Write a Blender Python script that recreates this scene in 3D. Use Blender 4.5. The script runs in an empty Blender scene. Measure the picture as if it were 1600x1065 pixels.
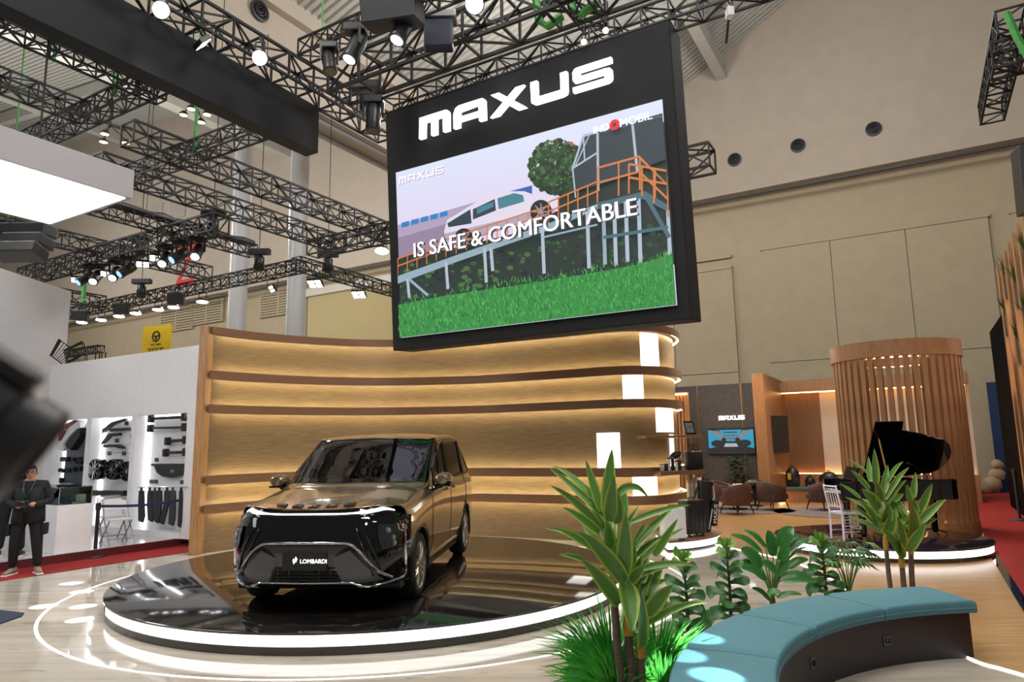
import bpy, bmesh, math, random
from mathutils import Vector, Matrix, Quaternion
random.seed(7)
C = bpy.context.scene.collection
R = math.radians
PI = math.pi

# ------------------------------------------------------------------ camera
FPX, CX, CY, CAMH = 1067.0, 800.0, 532.5, 1.90
_v = Vector((685 - CX, -6500 - CY, FPX))
_up = _v.normalized()
_fw = Vector((0, 0, 1)); _fw = (_fw - _up * _fw.dot(_up)).normalized()
_rt = _fw.cross(_up)
if _rt.x < 0: _rt = -_rt
def ray(x, y):
    d = Vector((x - CX, y - CY, FPX))
    return Vector((d.dot(_rt), d.dot(_fw), d.dot(_up)))
def onz(x, y, z=0.0):                      # photograph point -> point on the horizontal plane at height z
    d = ray(x, y); t = (z - CAMH) / d.z
    return Vector((d.x * t, d.y * t, z))
def atY(x, y, Y):                          # photograph point -> point at forward distance Y
    d = ray(x, y); t = Y / d.y
    return Vector((d.x * t, Y, CAMH + d.z * t))
def proj(p):
    d = Vector((p[0], p[1], p[2] - CAMH))
    c = _rt * d.x + _fw * d.y + _up * d.z
    return CX + FPX * c.x / c.z, CY + FPX * c.y / c.z
cam_d = bpy.data.cameras.new('camera'); cam = bpy.data.objects.new('camera', cam_d); C.objects.link(cam)
cr = Vector((_rt.x, _fw.x, _up.x)); cdn = Vector((_rt.y, _fw.y, _up.y)); cf = Vector((_rt.z, _fw.z, _up.z))
m = Matrix((cr, -cdn, -cf)).transposed().to_4x4(); m.translation = (0, 0, CAMH)
cam.matrix_world = m
cam_d.sensor_width = 36; cam_d.lens = FPX / 1600 * 36; cam_d.clip_start = 0.05; cam_d.clip_end = 300
cam_d.dof.use_dof = True; cam_d.dof.focus_distance = 9.0; cam_d.dof.aperture_fstop = 2.8
bpy.context.scene.camera = cam

# ------------------------------------------------------------------ colour, world, lamps
S = bpy.context.scene
S.view_settings.view_transform = 'Standard'; S.view_settings.look = 'None'
S.view_settings.gamma = 1; S.view_settings.use_curve_mapping = False
S.view_settings.exposure = 0.0
wd = bpy.data.worlds.new('world'); S.world = wd; wd.use_nodes = True
wd.node_tree.nodes['Background'].inputs[0].default_value = (1.0, 0.97, 0.93, 1)
wd.node_tree.nodes['Background'].inputs[1].default_value = 0.14

TH = R(30.46)                              # the hall is turned against the camera: U runs away, W to the right
U = Vector((math.sin(TH), math.cos(TH), 0)); W = Vector((math.cos(TH), -math.sin(TH), 0))
def H(a, b, z=0.0): return W * a + U * b + Vector((0, 0, z))
def onb(x, y, b):
    d = ray(x, y); p = d * (b / d.dot(U)); return p.dot(W), p.z + CAMH

def lamp(name, kind, loc, power, color=(1, 1, 1), aim=None, **kw):
    l = bpy.data.lights.new(name, kind); l.energy = power; l.color = color
    for k, v in kw.items(): setattr(l, k, v)
    o = bpy.data.objects.new(name, l); C.objects.link(o); o.location = loc
    if aim is not None:
        o.rotation_euler = (Vector(aim) - Vector(loc)).to_track_quat('-Z', 'Y').to_euler()
    return o
# unseen high-bay lamps; far-left ones added to brighten the aisle wall and roof
for a, b, z, pw in [(-8, 2, 13.5, 1500), (-3, 7, 14, 1500), (4, -4, 14, 1800), (-9, 18, 13, 1500), (-1, 19, 14, 1700), (-25, 6, 13, 2600), (-36, 14, 14, 3200), (-26, 20, 13, 2400), (-52, 18, 15, 3500)]:
    lamp('hall_lamp', 'POINT', H(a, b, z), pw, (1.0, 0.975, 0.945), shadow_soft_size=1.2)
# unseen area lamps overhead that brighten the stage and the bench
lamp('stage_wash', 'AREA', (-1.0, 4.0, 8.2), 190, (1.0, 0.97, 0.94), (-2.0, 9.5, 0.8), shape='RECTANGLE', size=3.0, size_y=0.5)
lamp('bench_wash', 'AREA', (4.0, 3.0, 8.2), 90, (1.0, 0.95, 0.88), (2.5, 7.0, 0.2), shape='RECTANGLE', size=2.0, size_y=0.5)

# ------------------------------------------------------------------ materials
MATS = {}
def nodes_of(name):
    mt = bpy.data.materials.new(name); mt.use_nodes = True
    nt = mt.node_tree; b = nt.nodes['Principled BSDF']; MATS[name] = mt
    return mt, nt, b
def mat(name, col, rough=0.5, metal=0.0, var=0.0, scale=8.0, bump=0.0, stretch=(1, 1, 1), coat=0.0, spec=0.5, col2=None, detail=4, coord='Object', lo=0.35, hi=0.65):
    mt, nt, b = nodes_of(name)
    b.inputs['Roughness'].default_value = rough; b.inputs['Metallic'].default_value = metal
    b.inputs['Coat Weight'].default_value = coat; b.inputs['Coat Roughness'].default_value = 0.05
    b.inputs['Specular IOR Level'].default_value = spec
    c1 = tuple(col) + (1,)
    tc = nt.nodes.new('ShaderNodeTexCoord'); mp = nt.nodes.new('ShaderNodeMapping')
    mp.inputs['Scale'].default_value = stretch
    nz = nt.nodes.new('ShaderNodeTexNoise'); nz.inputs['Scale'].default_value = scale; nz.inputs['Detail'].default_value = detail
    nt.links.new(tc.outputs[coord], mp.inputs[0]); nt.links.new(mp.outputs[0], nz.inputs[0])
    rp = nt.nodes.new('ShaderNodeValToRGB')
    if col2 is None:
        col2 = tuple(max(0, c * (1 - var)) for c in col); c1 = tuple(min(1, c * (1 + var * 0.5)) for c in col) + (1,)
    rp.color_ramp.elements[0].position = lo; rp.color_ramp.elements[1].position = hi
    rp.color_ramp.elements[0].color = tuple(col2) + (1,); rp.color_ramp.elements[1].color = c1
    nt.links.new(nz.outputs[0], rp.inputs[0]); nt.links.new(rp.outputs[0], b.inputs['Base Color'])
    if bump:
        bp = nt.nodes.new('ShaderNodeBump'); bp.inputs['Strength'].default_value = bump; bp.inputs['Distance'].default_value = 0.01
        nt.links.new(nz.outputs[0], bp.inputs['Height']); nt.links.new(bp.outputs[0], b.inputs['Normal'])
    return mt
def emit(name, col, st, base=None):
    mt, nt, b = nodes_of(name)
    b.inputs['Base Color'].default_value = tuple(base or col) + (1,)
    b.inputs['Emission Color'].default_value = tuple(col) + (1,); b.inputs['Emission Strength'].default_value = st
    b.inputs['Roughness'].default_value = 0.6
    return mt
def srgb(r, g, b):
    f = lambda c: ((c / 255 + 0.055) / 1.055) ** 2.4 if c > 10 else c / 255 / 12.92
    return f(r), f(g), f(b)
def glass(name, col, alpha, rough=0.02, ior=1.5):   # thin pane: part clear, part mirror
    mt, nt, b = nodes_of(name)
    nt.nodes.remove(b)
    out = nt.nodes['Material Output']
    tr = nt.nodes.new('ShaderNodeBsdfTransparent'); tr.inputs[0].default_value = tuple(col) + (1,)
    gl = nt.nodes.new('ShaderNodeBsdfGlossy'); gl.inputs['Roughness'].default_value = rough
    fr = nt.nodes.new('ShaderNodeFresnel'); fr.inputs[0].default_value = ior
    ad = nt.nodes.new('ShaderNodeMath'); ad.operation = 'ADD'; ad.inputs[1].default_value = alpha
    mx = nt.nodes.new('ShaderNodeMixShader')
    nt.links.new(fr.outputs[0], ad.inputs[0]); nt.links.new(ad.outputs[0], mx.inputs[0])
    nt.links.new(tr.outputs[0], mx.inputs[1]); nt.links.new(gl.outputs[0], mx.inputs[2]); nt.links.new(mx.outputs[0], out.inputs[0])
    return mt

# floor: pale striated vinyl marble, very glossy
def floor_mat(name, c1, c2, c3, rough, sc, stretch, rot):
    mt, nt, b = nodes_of(name)
    tc = nt.nodes.new('ShaderNodeTexCoord'); mp = nt.nodes.new('ShaderNodeMapping')
    mp.inputs['Scale'].default_value = stretch; mp.inputs['Rotation'].default_value = (0, 0, rot)
    nt.links.new(tc.outputs['Object'], mp.inputs[0])
    n1 = nt.nodes.new('ShaderNodeTexNoise'); n1.inputs['Scale'].default_value = sc; n1.inputs['Detail'].default_value = 8; n1.inputs['Distortion'].default_value = 0.6
    n2 = nt.nodes.new('ShaderNodeTexNoise'); n2.inputs['Scale'].default_value = sc * 2.7; n2.inputs['Detail'].default_value = 6; n2.inputs['Distortion'].default_value = 1.0
    nt.links.new(mp.outputs[0], n1.inputs[0]); nt.links.new(mp.outputs[0], n2.inputs[0])
    r1 = nt.nodes.new('ShaderNodeValToRGB'); r1.color_ramp.elements[0].position = .35; r1.color_ramp.elements[1].position = .65
    r1.color_ramp.elements[0].color = c2 + (1,); r1.color_ramp.elements[1].color = c1 + (1,)
    r2 = nt.nodes.new('ShaderNodeValToRGB'); r2.color_ramp.elements[0].position = .62; r2.color_ramp.elements[1].position = .72
    r2.color_ramp.elements[0].color = (0, 0, 0, 1); r2.color_ramp.elements[1].color = (1, 1, 1, 1)
    mx = nt.nodes.new('ShaderNodeMixRGB'); mx.inputs[2].default_value = c3 + (1,)
    nt.links.new(n1.outputs[0], r1.inputs[0]); nt.links.new(n2.outputs[0], r2.inputs[0])
    nt.links.new(r2.outputs[0], mx.inputs[0]); nt.links.new(r1.outputs[0], mx.inputs[1]); nt.links.new(mx.outputs[0], b.inputs['Base Color'])
    b.inputs['Roughness'].default_value = rough
    bp = nt.nodes.new('ShaderNodeBump'); bp.inputs['Strength'].default_value = 0.012; bp.inputs['Distance'].default_value = 0.02
    n3 = nt.nodes.new('ShaderNodeTexNoise'); n3.inputs['Scale'].default_value = 3.0; nt.links.new(tc.outputs['Object'], n3.inputs[0])
    nt.links.new(n3.outputs[0], bp.inputs['Height']); nt.links.new(bp.outputs[0], b.inputs['Normal'])
    return mt
M_floor = floor_mat('marble_vinyl', srgb(198, 189, 176), srgb(178, 168, 153), srgb(128, 114, 99), 0.04, 1.6, (0.35, 3.2, 1), 0)
M_wfloor = floor_mat('wood_floor', srgb(198, 158, 110), srgb(180, 140, 94), srgb(162, 122, 78), 0.22, 2.0, (0.5, 9, 1), TH)
M_dais = floor_mat('black_marble', srgb(30, 27, 25), srgb(20, 18, 17), srgb(66, 58, 50), 0.075, 1.2, (1, 2.2, 1), 0.3)
M_dais.node_tree.nodes['Principled BSDF'].inputs['Specular IOR Level'].default_value = 1.0
M_white = mat('white_paint', srgb(243, 243, 245), 0.45, var=0.02)
M_white_gloss = mat('white_gloss', srgb(236, 236, 238), 0.15, var=0.02)
M_black = mat('black_cloth', srgb(20, 21, 24), 0.85, var=0.15, scale=40)
M_blackm = mat('black_metal', srgb(12, 12, 13), 0.6, var=0.2, scale=20)
M_blackg = mat('black_gloss', srgb(10, 10, 11), 0.06, coat=0.6)
M_blackp = mat('black_plastic', srgb(28, 28, 30), 0.4, var=0.1)
M_dgrey = mat('dark_grey_plastic', srgb(52, 54, 58), 0.5, var=0.1)
M_grey = mat('grey_metal', srgb(150, 150, 152), 0.35, metal=0.6, var=0.05)
M_chrome = mat('chrome', srgb(225, 225, 228), 0.08, metal=1.0)
M_wood = mat('oak_veneer', srgb(134, 111, 80), 0.42, scale=3.0, stretch=(1.2, 1.2, 26), col2=srgb(114, 92, 65), bump=0.02, detail=6)
M_woodv = mat('oak_veneer_upright', srgb(178, 134, 90), 0.42, scale=3.0, stretch=(14, 14, 1.0), col2=srgb(150, 108, 68), bump=0.02, detail=6)
M_woodd = mat('walnut_veneer', srgb(138, 100, 72), 0.42, scale=3.0, stretch=(1.2, 1.2, 26), col2=srgb(128, 94, 68), bump=0.02, detail=6)
M_red = mat('red_carpet', srgb(160, 32, 28), 0.95, var=0.25, scale=120, bump=0.15)
M_wallw = mat('warm_plaster', srgb(172, 160, 146), 0.9, var=0.04, scale=1.5)
M_wallg = mat('beige_panel', srgb(166, 152, 126), 0.85, var=0.04, scale=2)
M_wallp = mat('pale_plaster', srgb(190, 184, 174), 0.9, var=0.04, scale=1.5)
M_roof = mat('roof_sheet', srgb(176, 174, 166), 0.6, var=0.06, scale=2)
M_roofd = mat('roof_rib', srgb(150, 148, 142), 0.6)
M_column = mat('column_paint', srgb(176, 176, 178), 0.4, var=0.03)
M_led = emit('led_white', (1.0, 0.985, 0.96), 2.2, (1, 1, 1))
M_ledwarm = emit('led_warm', (1.0, 0.90, 0.56), 29.0, (1, 1, 1))
M_ledamber = emit('led_amber', (1.0, 0.52, 0.18), 16.0, (1, 1, 1))
M_sign = emit('sign_white', (1, 1, 1), 1.6, (1, 1, 1))
M_lightbox = emit('lightbox_white', (1, 1, 1), 1.7, (1, 1, 1))
M_lampw = emit('lamp_white', (0.95, 0.98, 1.0), 8, (1, 1, 1))
M_lampwarm = emit('lamp_warm', (1.0, 0.80, 0.52), 2.2, (1, 1, 1))
M_lampblue = emit('lamp_blue', (0.12, 0.50, 1.0), 1.3, (1, 1, 1))
M_gold = mat('brass_strip', srgb(190, 150, 84), 0.3, metal=0.8)

# ------------------------------------------------------------------ mesh helpers
class MB:
    def __init__(s): s.v = []; s.f = []; s.m = []; s.mi = 0
    def add(s, vs, fs):
        n = len(s.v); s.v += [Vector(p) for p in vs]; s.f += [tuple(i + n for i in f) for f in fs]; s.m += [s.mi] * len(fs); return s
    def box(s, lo, hi, mx=None):
        x0, y0, z0 = lo; x1, y1, z1 = hi
        vs = [(x0, y0, z0), (x1, y0, z0), (x1, y1, z0), (x0, y1, z0), (x0, y0, z1), (x1, y0, z1), (x1, y1, z1), (x0, y1, z1)]
        if mx is not None: vs = [mx @ Vector(p) for p in vs]
        return s.add(vs, [(0, 3, 2, 1), (4, 5, 6, 7), (0, 1, 5, 4), (1, 2, 6, 5), (2, 3, 7, 6), (3, 0, 4, 7)])
    def cbox(s, c, size, mx=None):
        c = Vector(c); h = Vector(size) / 2
        return s.box(c - h, c + h, mx)
    def bbox(s, lo, hi, r=0.01, mx=None):       # box with bevelled edges
        x0, y0, z0 = lo; x1, y1, z1 = hi; r = min(r, (x1 - x0) / 2.1, (y1 - y0) / 2.1, (z1 - z0) / 2.1)
        bm = bmesh.new(); bmesh.ops.create_cube(bm, size=1)
        for v in bm.verts: v.co = Vector(((x0 + x1) / 2 + v.co.x * (x1 - x0), (y0 + y1) / 2 + v.co.y * (y1 - y0), (z0 + z1) / 2 + v.co.z * (z1 - z0)))
        bmesh.ops.bevel(bm, geom=bm.edges[:], offset=r, segments=2, profile=0.6, affect='EDGES')
        bm.verts.index_update()
        vs = [(mx @ v.co) if mx is not None else v.co.copy() for v in bm.verts]; fs = [[v.index for v in f.verts] for f in bm.faces]
        bm.free(); return s.add(vs, fs)
    def tube(s, pts, r, n=6, cap=True, closed=False):
        pts = [Vector(p) for p in pts]; k = len(pts); rs = r if isinstance(r, (list, tuple)) else [r] * k
        vs = []; fs = []; nx = None
        for i, p in enumerate(pts):
            if closed: t = pts[(i + 1) % k] - pts[i - 1]
            else: t = pts[min(i + 1, k - 1)] - pts[max(i - 1, 0)]
            if t.length < 1e-9: t = Vector((0, 0, 1))
            t.normalize()
            if nx is None:
                a = Vector((0, 0, 1)) if abs(t.z) < 0.9 else Vector((1, 0, 0)); nx = t.cross(a).normalized()
            nx = (nx - t * nx.dot(t));
            if nx.length < 1e-6: nx = t.orthogonal()
            nx.normalize(); ny = t.cross(nx)
            for j in range(n):
                a = 2 * PI * (j + 0.5) / n; vs.append(p + (nx * math.cos(a) + ny * math.sin(a)) * rs[i])
        for i in range(k if closed else k - 1):
            for j in range(n):
                i2 = (i + 1) % k
                fs.append((i * n + j, i * n + (j + 1) % n, i2 * n + (j + 1) % n, i2 * n + j))
        if cap and not closed: fs.append(tuple(range(n - 1, -1, -1))); fs.append(tuple((k - 1) * n + j for j in range(n)))
        return s.add(vs, fs)
    def lathe(s, prof, n=24, mx=None, cap=True):   # profile of (radius, z)
        vs = []; fs = []; k = len(prof)
        for r, z in prof:
            for j in range(n):
                a = 2 * PI * j / n; vs.append(Vector((r * math.cos(a), r * math.sin(a), z)))
        for i in range(k - 1):
            for j in range(n): fs.append((i * n + j, i * n + (j + 1) % n, (i + 1) * n + (j + 1) % n, (i + 1) * n + j))
        if cap:
            if prof[0][0] > 1e-6: fs.append(tuple(range(n - 1, -1, -1)))
            if prof[-1][0] > 1e-6: fs.append(tuple((k - 1) * n + j for j in range(n)))
        if mx is not None: vs = [mx @ p for p in vs]
        return s.add(vs, fs)
    def prism(s, poly, h0, h1, mx=None):           # polygon in xy extruded in z
        n = len(poly); vs = [Vector((x, y, h0)) for x, y in poly] + [Vector((x, y, h1)) for x, y in poly]
        if mx is not None: vs = [mx @ p for p in vs]
        fs = [tuple(range(n - 1, -1, -1)), tuple(range(n, 2 * n))] + [(i, (i + 1) % n, n + (i + 1) % n, n + i) for i in range(n)]
        return s.add(vs, fs)
    def grid(s, rows, close=False):
        k = len(rows[0]); vs = [p for r in rows for p in r]; fs = []
        for i in range(len(rows) - 1):
            for j in range(k if close else k - 1):
                fs.append((i * k + j, i * k + (j + 1) % k, (i + 1) * k + (j + 1) % k, (i + 1) * k + j))
        return s.add(vs, fs)
    def ellipsoid(s, c, r, n=12, k=8, mx=None):
        c = Vector(c); rows = []
        for i in range(k + 1):
            t = PI * i / k
            rows.append([c + Vector((r[0] * math.sin(t) * math.cos(2 * PI * j / n), r[1] * math.sin(t) * math.sin(2 * PI * j / n), r[2] * -math.cos(t))) for j in range(n)])
        if mx is not None: rows = [[mx @ p for p in q] for q in rows]
        return s.grid(rows, True)
    def build(s, name, mats, parent=None, world=False, smooth=False, kind=None):
        me = bpy.data.meshes.new(name)
        vs = s.v
        if parent is not None and world:
            inv = wmat(parent).inverted(); vs = [inv @ p for p in vs]
        me.from_pydata([tuple(p) for p in vs], [], s.f); me.validate(); 
        if not isinstance(mats, (list, tuple)): mats = [mats]
        for mm in mats: me.materials.append(mm)
        if len(mats) > 1 and len(me.polygons) == len(s.m):
            me.polygons.foreach_set('material_index', s.m)
        bm = bmesh.new(); bm.from_mesh(me); bmesh.ops.recalc_face_normals(bm, faces=bm.faces); bm.to_mesh(me); bm.free()
        if smooth:
            me.polygons.foreach_set('use_smooth', [True] * len(me.polygons))
            try: me.set_sharp_from_angle(angle=R(smooth if smooth > 1 else 40))
            except Exception: pass
        o = bpy.data.objects.new(name, me); C.objects.link(o)
        if parent is not None: o.parent = parent
        if kind: o['kind'] = kind
        return o
def wmat(o):
    m = Matrix.LocRotScale(o.location, o.rotation_euler, o.scale)
    return wmat(o.parent) @ m if o.parent else m
def tag(o, label=None, cat=None, group=None, kind=None):
    if label: o['label'] = label
    if cat: o['category'] = cat
    if group: o['group'] = group
    if kind: o['kind'] = kind
    return o
def thing(name, label, cat, loc=(0, 0, 0), rz=0.0, group=None):
    o = bpy.data.objects.new(name, None); C.objects.link(o); o.location = loc; o.rotation_euler = (0, 0, rz)
    o.empty_display_size = 0.1
    return tag(o, label, cat, group)
def dup(root, loc, rz=0.0, label=None, group=None, scale=None):
    r = root.copy(); C.objects.link(r); r.location = loc; r.rotation_euler = (0, 0, rz)
    if scale: r.scale = (scale,) * 3
    if label: r['label'] = label
    if group: r['group'] = group
    for ch in list(root.children):
        c = ch.copy(); C.objects.link(c); c.parent = r
        for g in list(ch.children):
            d = g.copy(); C.objects.link(d); d.parent = c
    return r
def struct(name, mb, mt, smooth=False):
    return tag(mb.build(name, mt, smooth=smooth), kind='structure')
def rotz(a): return Matrix.Rotation(a, 4, 'Z')
def frame(o, xdir, zdir=None):             # matrix: x axis along xdir, z up
    x = Vector(xdir).normalized(); z = Vector(zdir or (0, 0, 1)).normalized(); y = z.cross(x).normalized(); z = x.cross(y)
    m = Matrix((x, y, z)).transposed().to_4x4(); m.translation = Vector(o); return m
def catmull(pts, per):
    out = []; n = len(pts)
    for i in range(n - 1):
        p0, p1, p2, p3 = pts[max(i - 1, 0)], pts[i], pts[i + 1], pts[min(i + 2, n - 1)]
        for k in range(per):
            t = k / per
            out.append(tuple(0.5 * (2 * b + (c - a) * t + (2 * a - 5 * b + 4 * c - d) * t * t + (3 * b - a - 3 * c + d) * t ** 3) for a, b, c, d in zip(p0, p1, p2, p3)))
    out.append(tuple(pts[-1])); return out
def text_mb(body, size, extrude=0.0, font=None, align='CENTER'):
    cu = bpy.data.curves.new('lettering', 'FONT'); cu.body = body; cu.size = size; cu.extrude = extrude; cu.align_x = align; cu.align_y = 'CENTER'; cu.resolution_u = 3
    o = bpy.data.objects.new('lettering', cu); C.objects.link(o)
    dg = bpy.context.evaluated_depsgraph_get(); me = bpy.data.meshes.new_from_object(o.evaluated_get(dg))
    vs = [v.co.copy() for v in me.vertices]; fs = [tuple(p.vertices) for p in me.polygons]
    bpy.data.objects.remove(o); bpy.data.curves.remove(cu); bpy.data.meshes.remove(me)
    return vs, fs
# ================================================================== THE HALL
mb = MB(); mb.grid([[Vector((x, y, 0)) for x in (-70, -30, 0, 40)] for y in (-8, 8, 30, 70)]); struct('floor', mb, M_floor)
# oak floor of the lounge, bounded by the curved edge of the marble
edge = [(3.4, 17.5), (3.55, 14.5), (3.72, 13.1), (4.33, 11.4), (4.36, 10.1), (4.2, 9.1), (3.98, 7.6), (3.92, 6.3), (4.05, 5.88), (4.5, 4.6), (5.5, 3.2)]
ed = catmull(edge, 6)
rows = []
for p in ed:
    q = Vector((p[0], p[1], 0)); b = max(q.dot(U), 1.0); e = H(0.80, b)
    rows.append([q.lerp(e, k / 6) + Vector((0, 0, 0.005)) for k in range(7)])
mb = MB(); mb.grid(rows)
r0 = rows[0]; mb.grid([[H(-7.5 + (8.3) * k / 6, 23.5, .005) for k in range(7)], r0]); struct('floor', mb, M_wfloor)
mb = MB(); mb.tube([Vector((p[0], p[1], 0.005)) for p in ed], 0.012, 4); struct('trim_1', mb, M_led)
# round inlaid light line
mb = MB()
n = 160
pi_, po_ = [], []
for i in range(n):
    a = 2 * PI * i / n; pi_.append(Vector((-1.8 + 4.17 * math.cos(a), 10.2 + 4.17 * math.sin(a), 0.004))); po_.append(Vector((-1.8 + 4.205 * math.cos(a), 10.2 + 4.205 * math.sin(a), 0.004)))
mb.grid([pi_, po_], True); struct('trim_2', mb, emit('inlay_line', (1, 1, 1), 0.9, (1, 1, 1)))
def strip(name, a0, a1, b0, b1, h, mt):
    mb = MB(); p = [H(a0, b0), H(a1, b0), H(a1, b1), H(a0, b1)]
    mb.prism([(q.x, q.y) for q in p], 0.0, h); return struct(name, mb, mt)
strip('floor', 0.90, 5.0, 2, 29.9, 0.012, M_red)
strip('trim_3', 0.80, 0.90, 2, 29.9, 0.016, M_blackg)
strip('floor', -13.4, -12.05, 1.0, 16.0, 0.010, M_red)

# far end wall: upper bulkhead over a recessed, panelled lower wall
B = 30.0
mb = MB()
def wallpoly(pts, b, th=0.3):
    k = len(pts); f = [H(a, b, z) for a, z in pts]; g = [H(a, b + th, z) for a, z in pts]
    mb.add(f + g, [tuple(range(k)), tuple(range(2 * k - 1, k - 1, -1))] + [(i, (i + 1) % k, k + (i + 1) % k, k + i) for i in range(k)])
roofprof = [(-85, 30.0), (-64, 29.5), (-46, 27.6), (-26, 19.6), (-17, 15.6), (-7.85, 18.55), (-3, 21.2), (4, 25.5), (20, 35)]
wallpoly([(20, 12.75), (-85, 12.75)] + roofprof, B, 1.2)
struct('wall_back', mb, M_wallw)
mb = MB(); wallpoly([(20, 0), (-85, 0), (-85, 12.75), (20, 12.75)], B + 1.0); struct('wall_back', mb, M_wallg)
mb = MB(); mb.tube([H(-85, B - 0.1, 12.5), H(20, B - 0.1, 12.5)], 0.06, 6); struct('trim_4', mb, M_dgrey)
# raised panel fields on the lower wall (right half) with shadow joints
def field(a0, a1, z0, z1, na, nz, name):
    root = tag(thing(name, None, None), kind='structure')
    for i in range(na):
        for j in range(nz):
            q = MB(); x0 = a0 + (a1 - a0) * i / na + 0.014; x1 = a0 + (a1 - a0) * (i + 1) / na - 0.014
            y0 = z0 + (z1 - z0) * j / nz + 0.014; y1 = z0 + (z1 - z0) * (j + 1) / nz - 0.014
            q.box((x0, B + 0.88, y0), (x1, B + 1.02, y1), Matrix((W, U, Vector((0, 0, 1)))).transposed().to_4x4())
            q.build('panel', M_wallg, root)
field(-5.3, 3.0, 0.2, 10.2, 3, 2, 'wall_back_panels')
field(-15.0, -6.6, 0.2, 9.6, 3, 2, 'wall_back_panels')
field(3.7, 12, 0.2, 10.2, 3, 2, 'wall_back_panels')
mb = MB()
for a0, a1, z in [(-5.35, 3.05, 10.2), (3.65, 12, 10.2), (-15, -6.6, 9.6), (-15, -6.6, 10.1)]:
    mb.box((a0, B + 0.84, z), (a1, B + 1.02, z + 0.14), Matrix((W, U, Vector((0, 0, 1)))).transposed().to_4x4())
struct('trim_5', mb, M_wallg)
WU = Matrix((W, U, Vector((0, 0, 1)))).transposed().to_4x4()     # box coordinates (a, b, z) -> world
# pleated folding partition, far left of the screen
mb = MB(); rows = [[], []]
for i in range(121):
    a = -33.5 + 12.5 * i / 120; b = B + (0.75 if i % 2 else 0.92)
    rows[0].append(H(a, b, 0)); rows[1].append(H(a, b, 11.6))
mb.grid(rows); o = tag(mb.build('folding_partition', mat('partition_beige', srgb(186, 172, 132), 0.8, var=0.04), None), kind='structure'); o.name = 'wall_partition'
mb = MB(); mb.box((-34.2, B + 0.6, 11.6), (-20, B + 0.95, 12.1), WU); mb.box((-34.4, B + 0.6, 0), (-33.7, B + 0.95, 12), WU); struct('trim_6', mb, M_wallp)
# ventilation louvres high on the far wall
def louvre(a0, a1, z0, z1, n, name='wall_louvre'):
    root = tag(thing(name, None, None), kind='structure')
    q = MB(); q.box((a0, B + 0.93, z0), (a1, B + 1.0, z1), WU); q.build('backing', M_dgrey, root)
    q = MB()
    for i in range(n):
        z = z0 + (z1 - z0) * (i + 0.5) / n
        q.box((a0, B + 0.84, z - 0.5 * (z1 - z0) / n * 0.7), (a1, B + 0.93, z + 0.5 * (z1 - z0) / n * 0.7), WU)
    q.build('slats', M_wallg, root, kind='stuff')
    q = MB()
    for a in (a0, (a0 + a1) / 2, a1): q.box((a - 0.08, B + 0.80, z0), (a + 0.08, B + 0.95, z1), WU)
    q.build('mullion', M_wallg, root)
for x0, x1, yt, yb in [(236, 282, 482, 512), (284, 330, 470, 500), (340, 358, 468, 492), (392, 448, 455, 487)]:
    a0, zt = onb(x0, (yt + yb) / 2 - 14, B); a1, zb = onb(x1, (yt + yb) / 2 + 14, B); louvre(a0, a1, min(zt, zb), max(zt, zb), 9)
for x0, y0, x1, y1 in [(236, 322, 254, 344), (268, 312, 290, 338), (345, 288, 367, 308)]:
    a0, zt = onb(x0, y0, B); a1, zb = onb(x1, y1, B)
    q = MB(); q.box((min(a0, a1), B - 0.06, zb), (max(a0, a1), B + 0.02, zt), WU)
    for k in range(5): q.box((min(a0, a1), B - 0.1, zb + (zt - zb) * k / 5), (max(a0, a1), B - 0.04, zb + (zt - zb) * (k + .4) / 5), WU)
    struct('wall_grille', q, mat('grille_grey', srgb(160, 156, 148), 0.8))
# side bulkhead with its soffit, carried by round columns
mb = MB(); mb.box((-17.6, -2, 12.9), (-16.2, B, 15.4), WU); struct('wall_left', mb, M_wallw)
mb = MB()
for b_, r_ in ((-16.5, .07), (-17.2, .07)): mb.tube([H(b_, -2, 12.8), H(b_, B, 12.8)], r_, 6)
struct('trim_7', mb, M_grey)
mb = MB(); mb.box((-17.9, -4, 15.4), (-15.9, B, 16.1), WU); struct('trim_8', mb, M_wallw)
# roof sheeting: ribs run up the slope
def roof(pts, b0, b1, ribs):
    mb = MB(); mb.grid([[H(a, b, z) for a, z in pts] for b in (b0, b1)]); struct('ceiling', mb, M_roof)
    mb = MB()
    for i in range(ribs):
        b = b0 + (b1 - b0) * (i + 0.5) / ribs
        for (a, z), (c, y) in zip(pts[:-1], pts[1:]): mb.add([H(a, b - .03, z - .02), H(a, b + .03, z - .02), H(c, b + .03, y - .02), H(c, b - .03, y - .02), H(a, b, z - .09), H(c, b, y - .09)], [(0, 4, 5, 3), (4, 1, 2, 5)])
    tag(mb.build('ceiling_ribs', M_roofd), kind='structure')
roof([(-16.5, 15.8), (-7.85, 18.55), (-3, 21.2), (4, 25.5), (14, 31.5)], -2, B, 110)
roof([(-85, 30.2), (-64, 29.5), (-46, 27.6), (-26, 19.6), (-17, 15.8)], -2, B, 110)
def beam(p, q, w, h, name='ceiling_beam'):
    mb = MB(); L = (q - p).length; mb.box((0, -w / 2, -h), (L, w / 2, 0), frame(p, q - p)); tag(mb.build(name, M_roof), kind='structure')
beam(H(-6.3, 8, 18.9), H(-6.3, B, 18.9), 0.45, 0.7)
beam(H(-35, 6, 22.8), H(-35, B, 22.8), 0.8, 1.6)
beam(H(-55, 6, 28.2), H(-55, B, 28.2), 0.6, 1.0)
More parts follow.
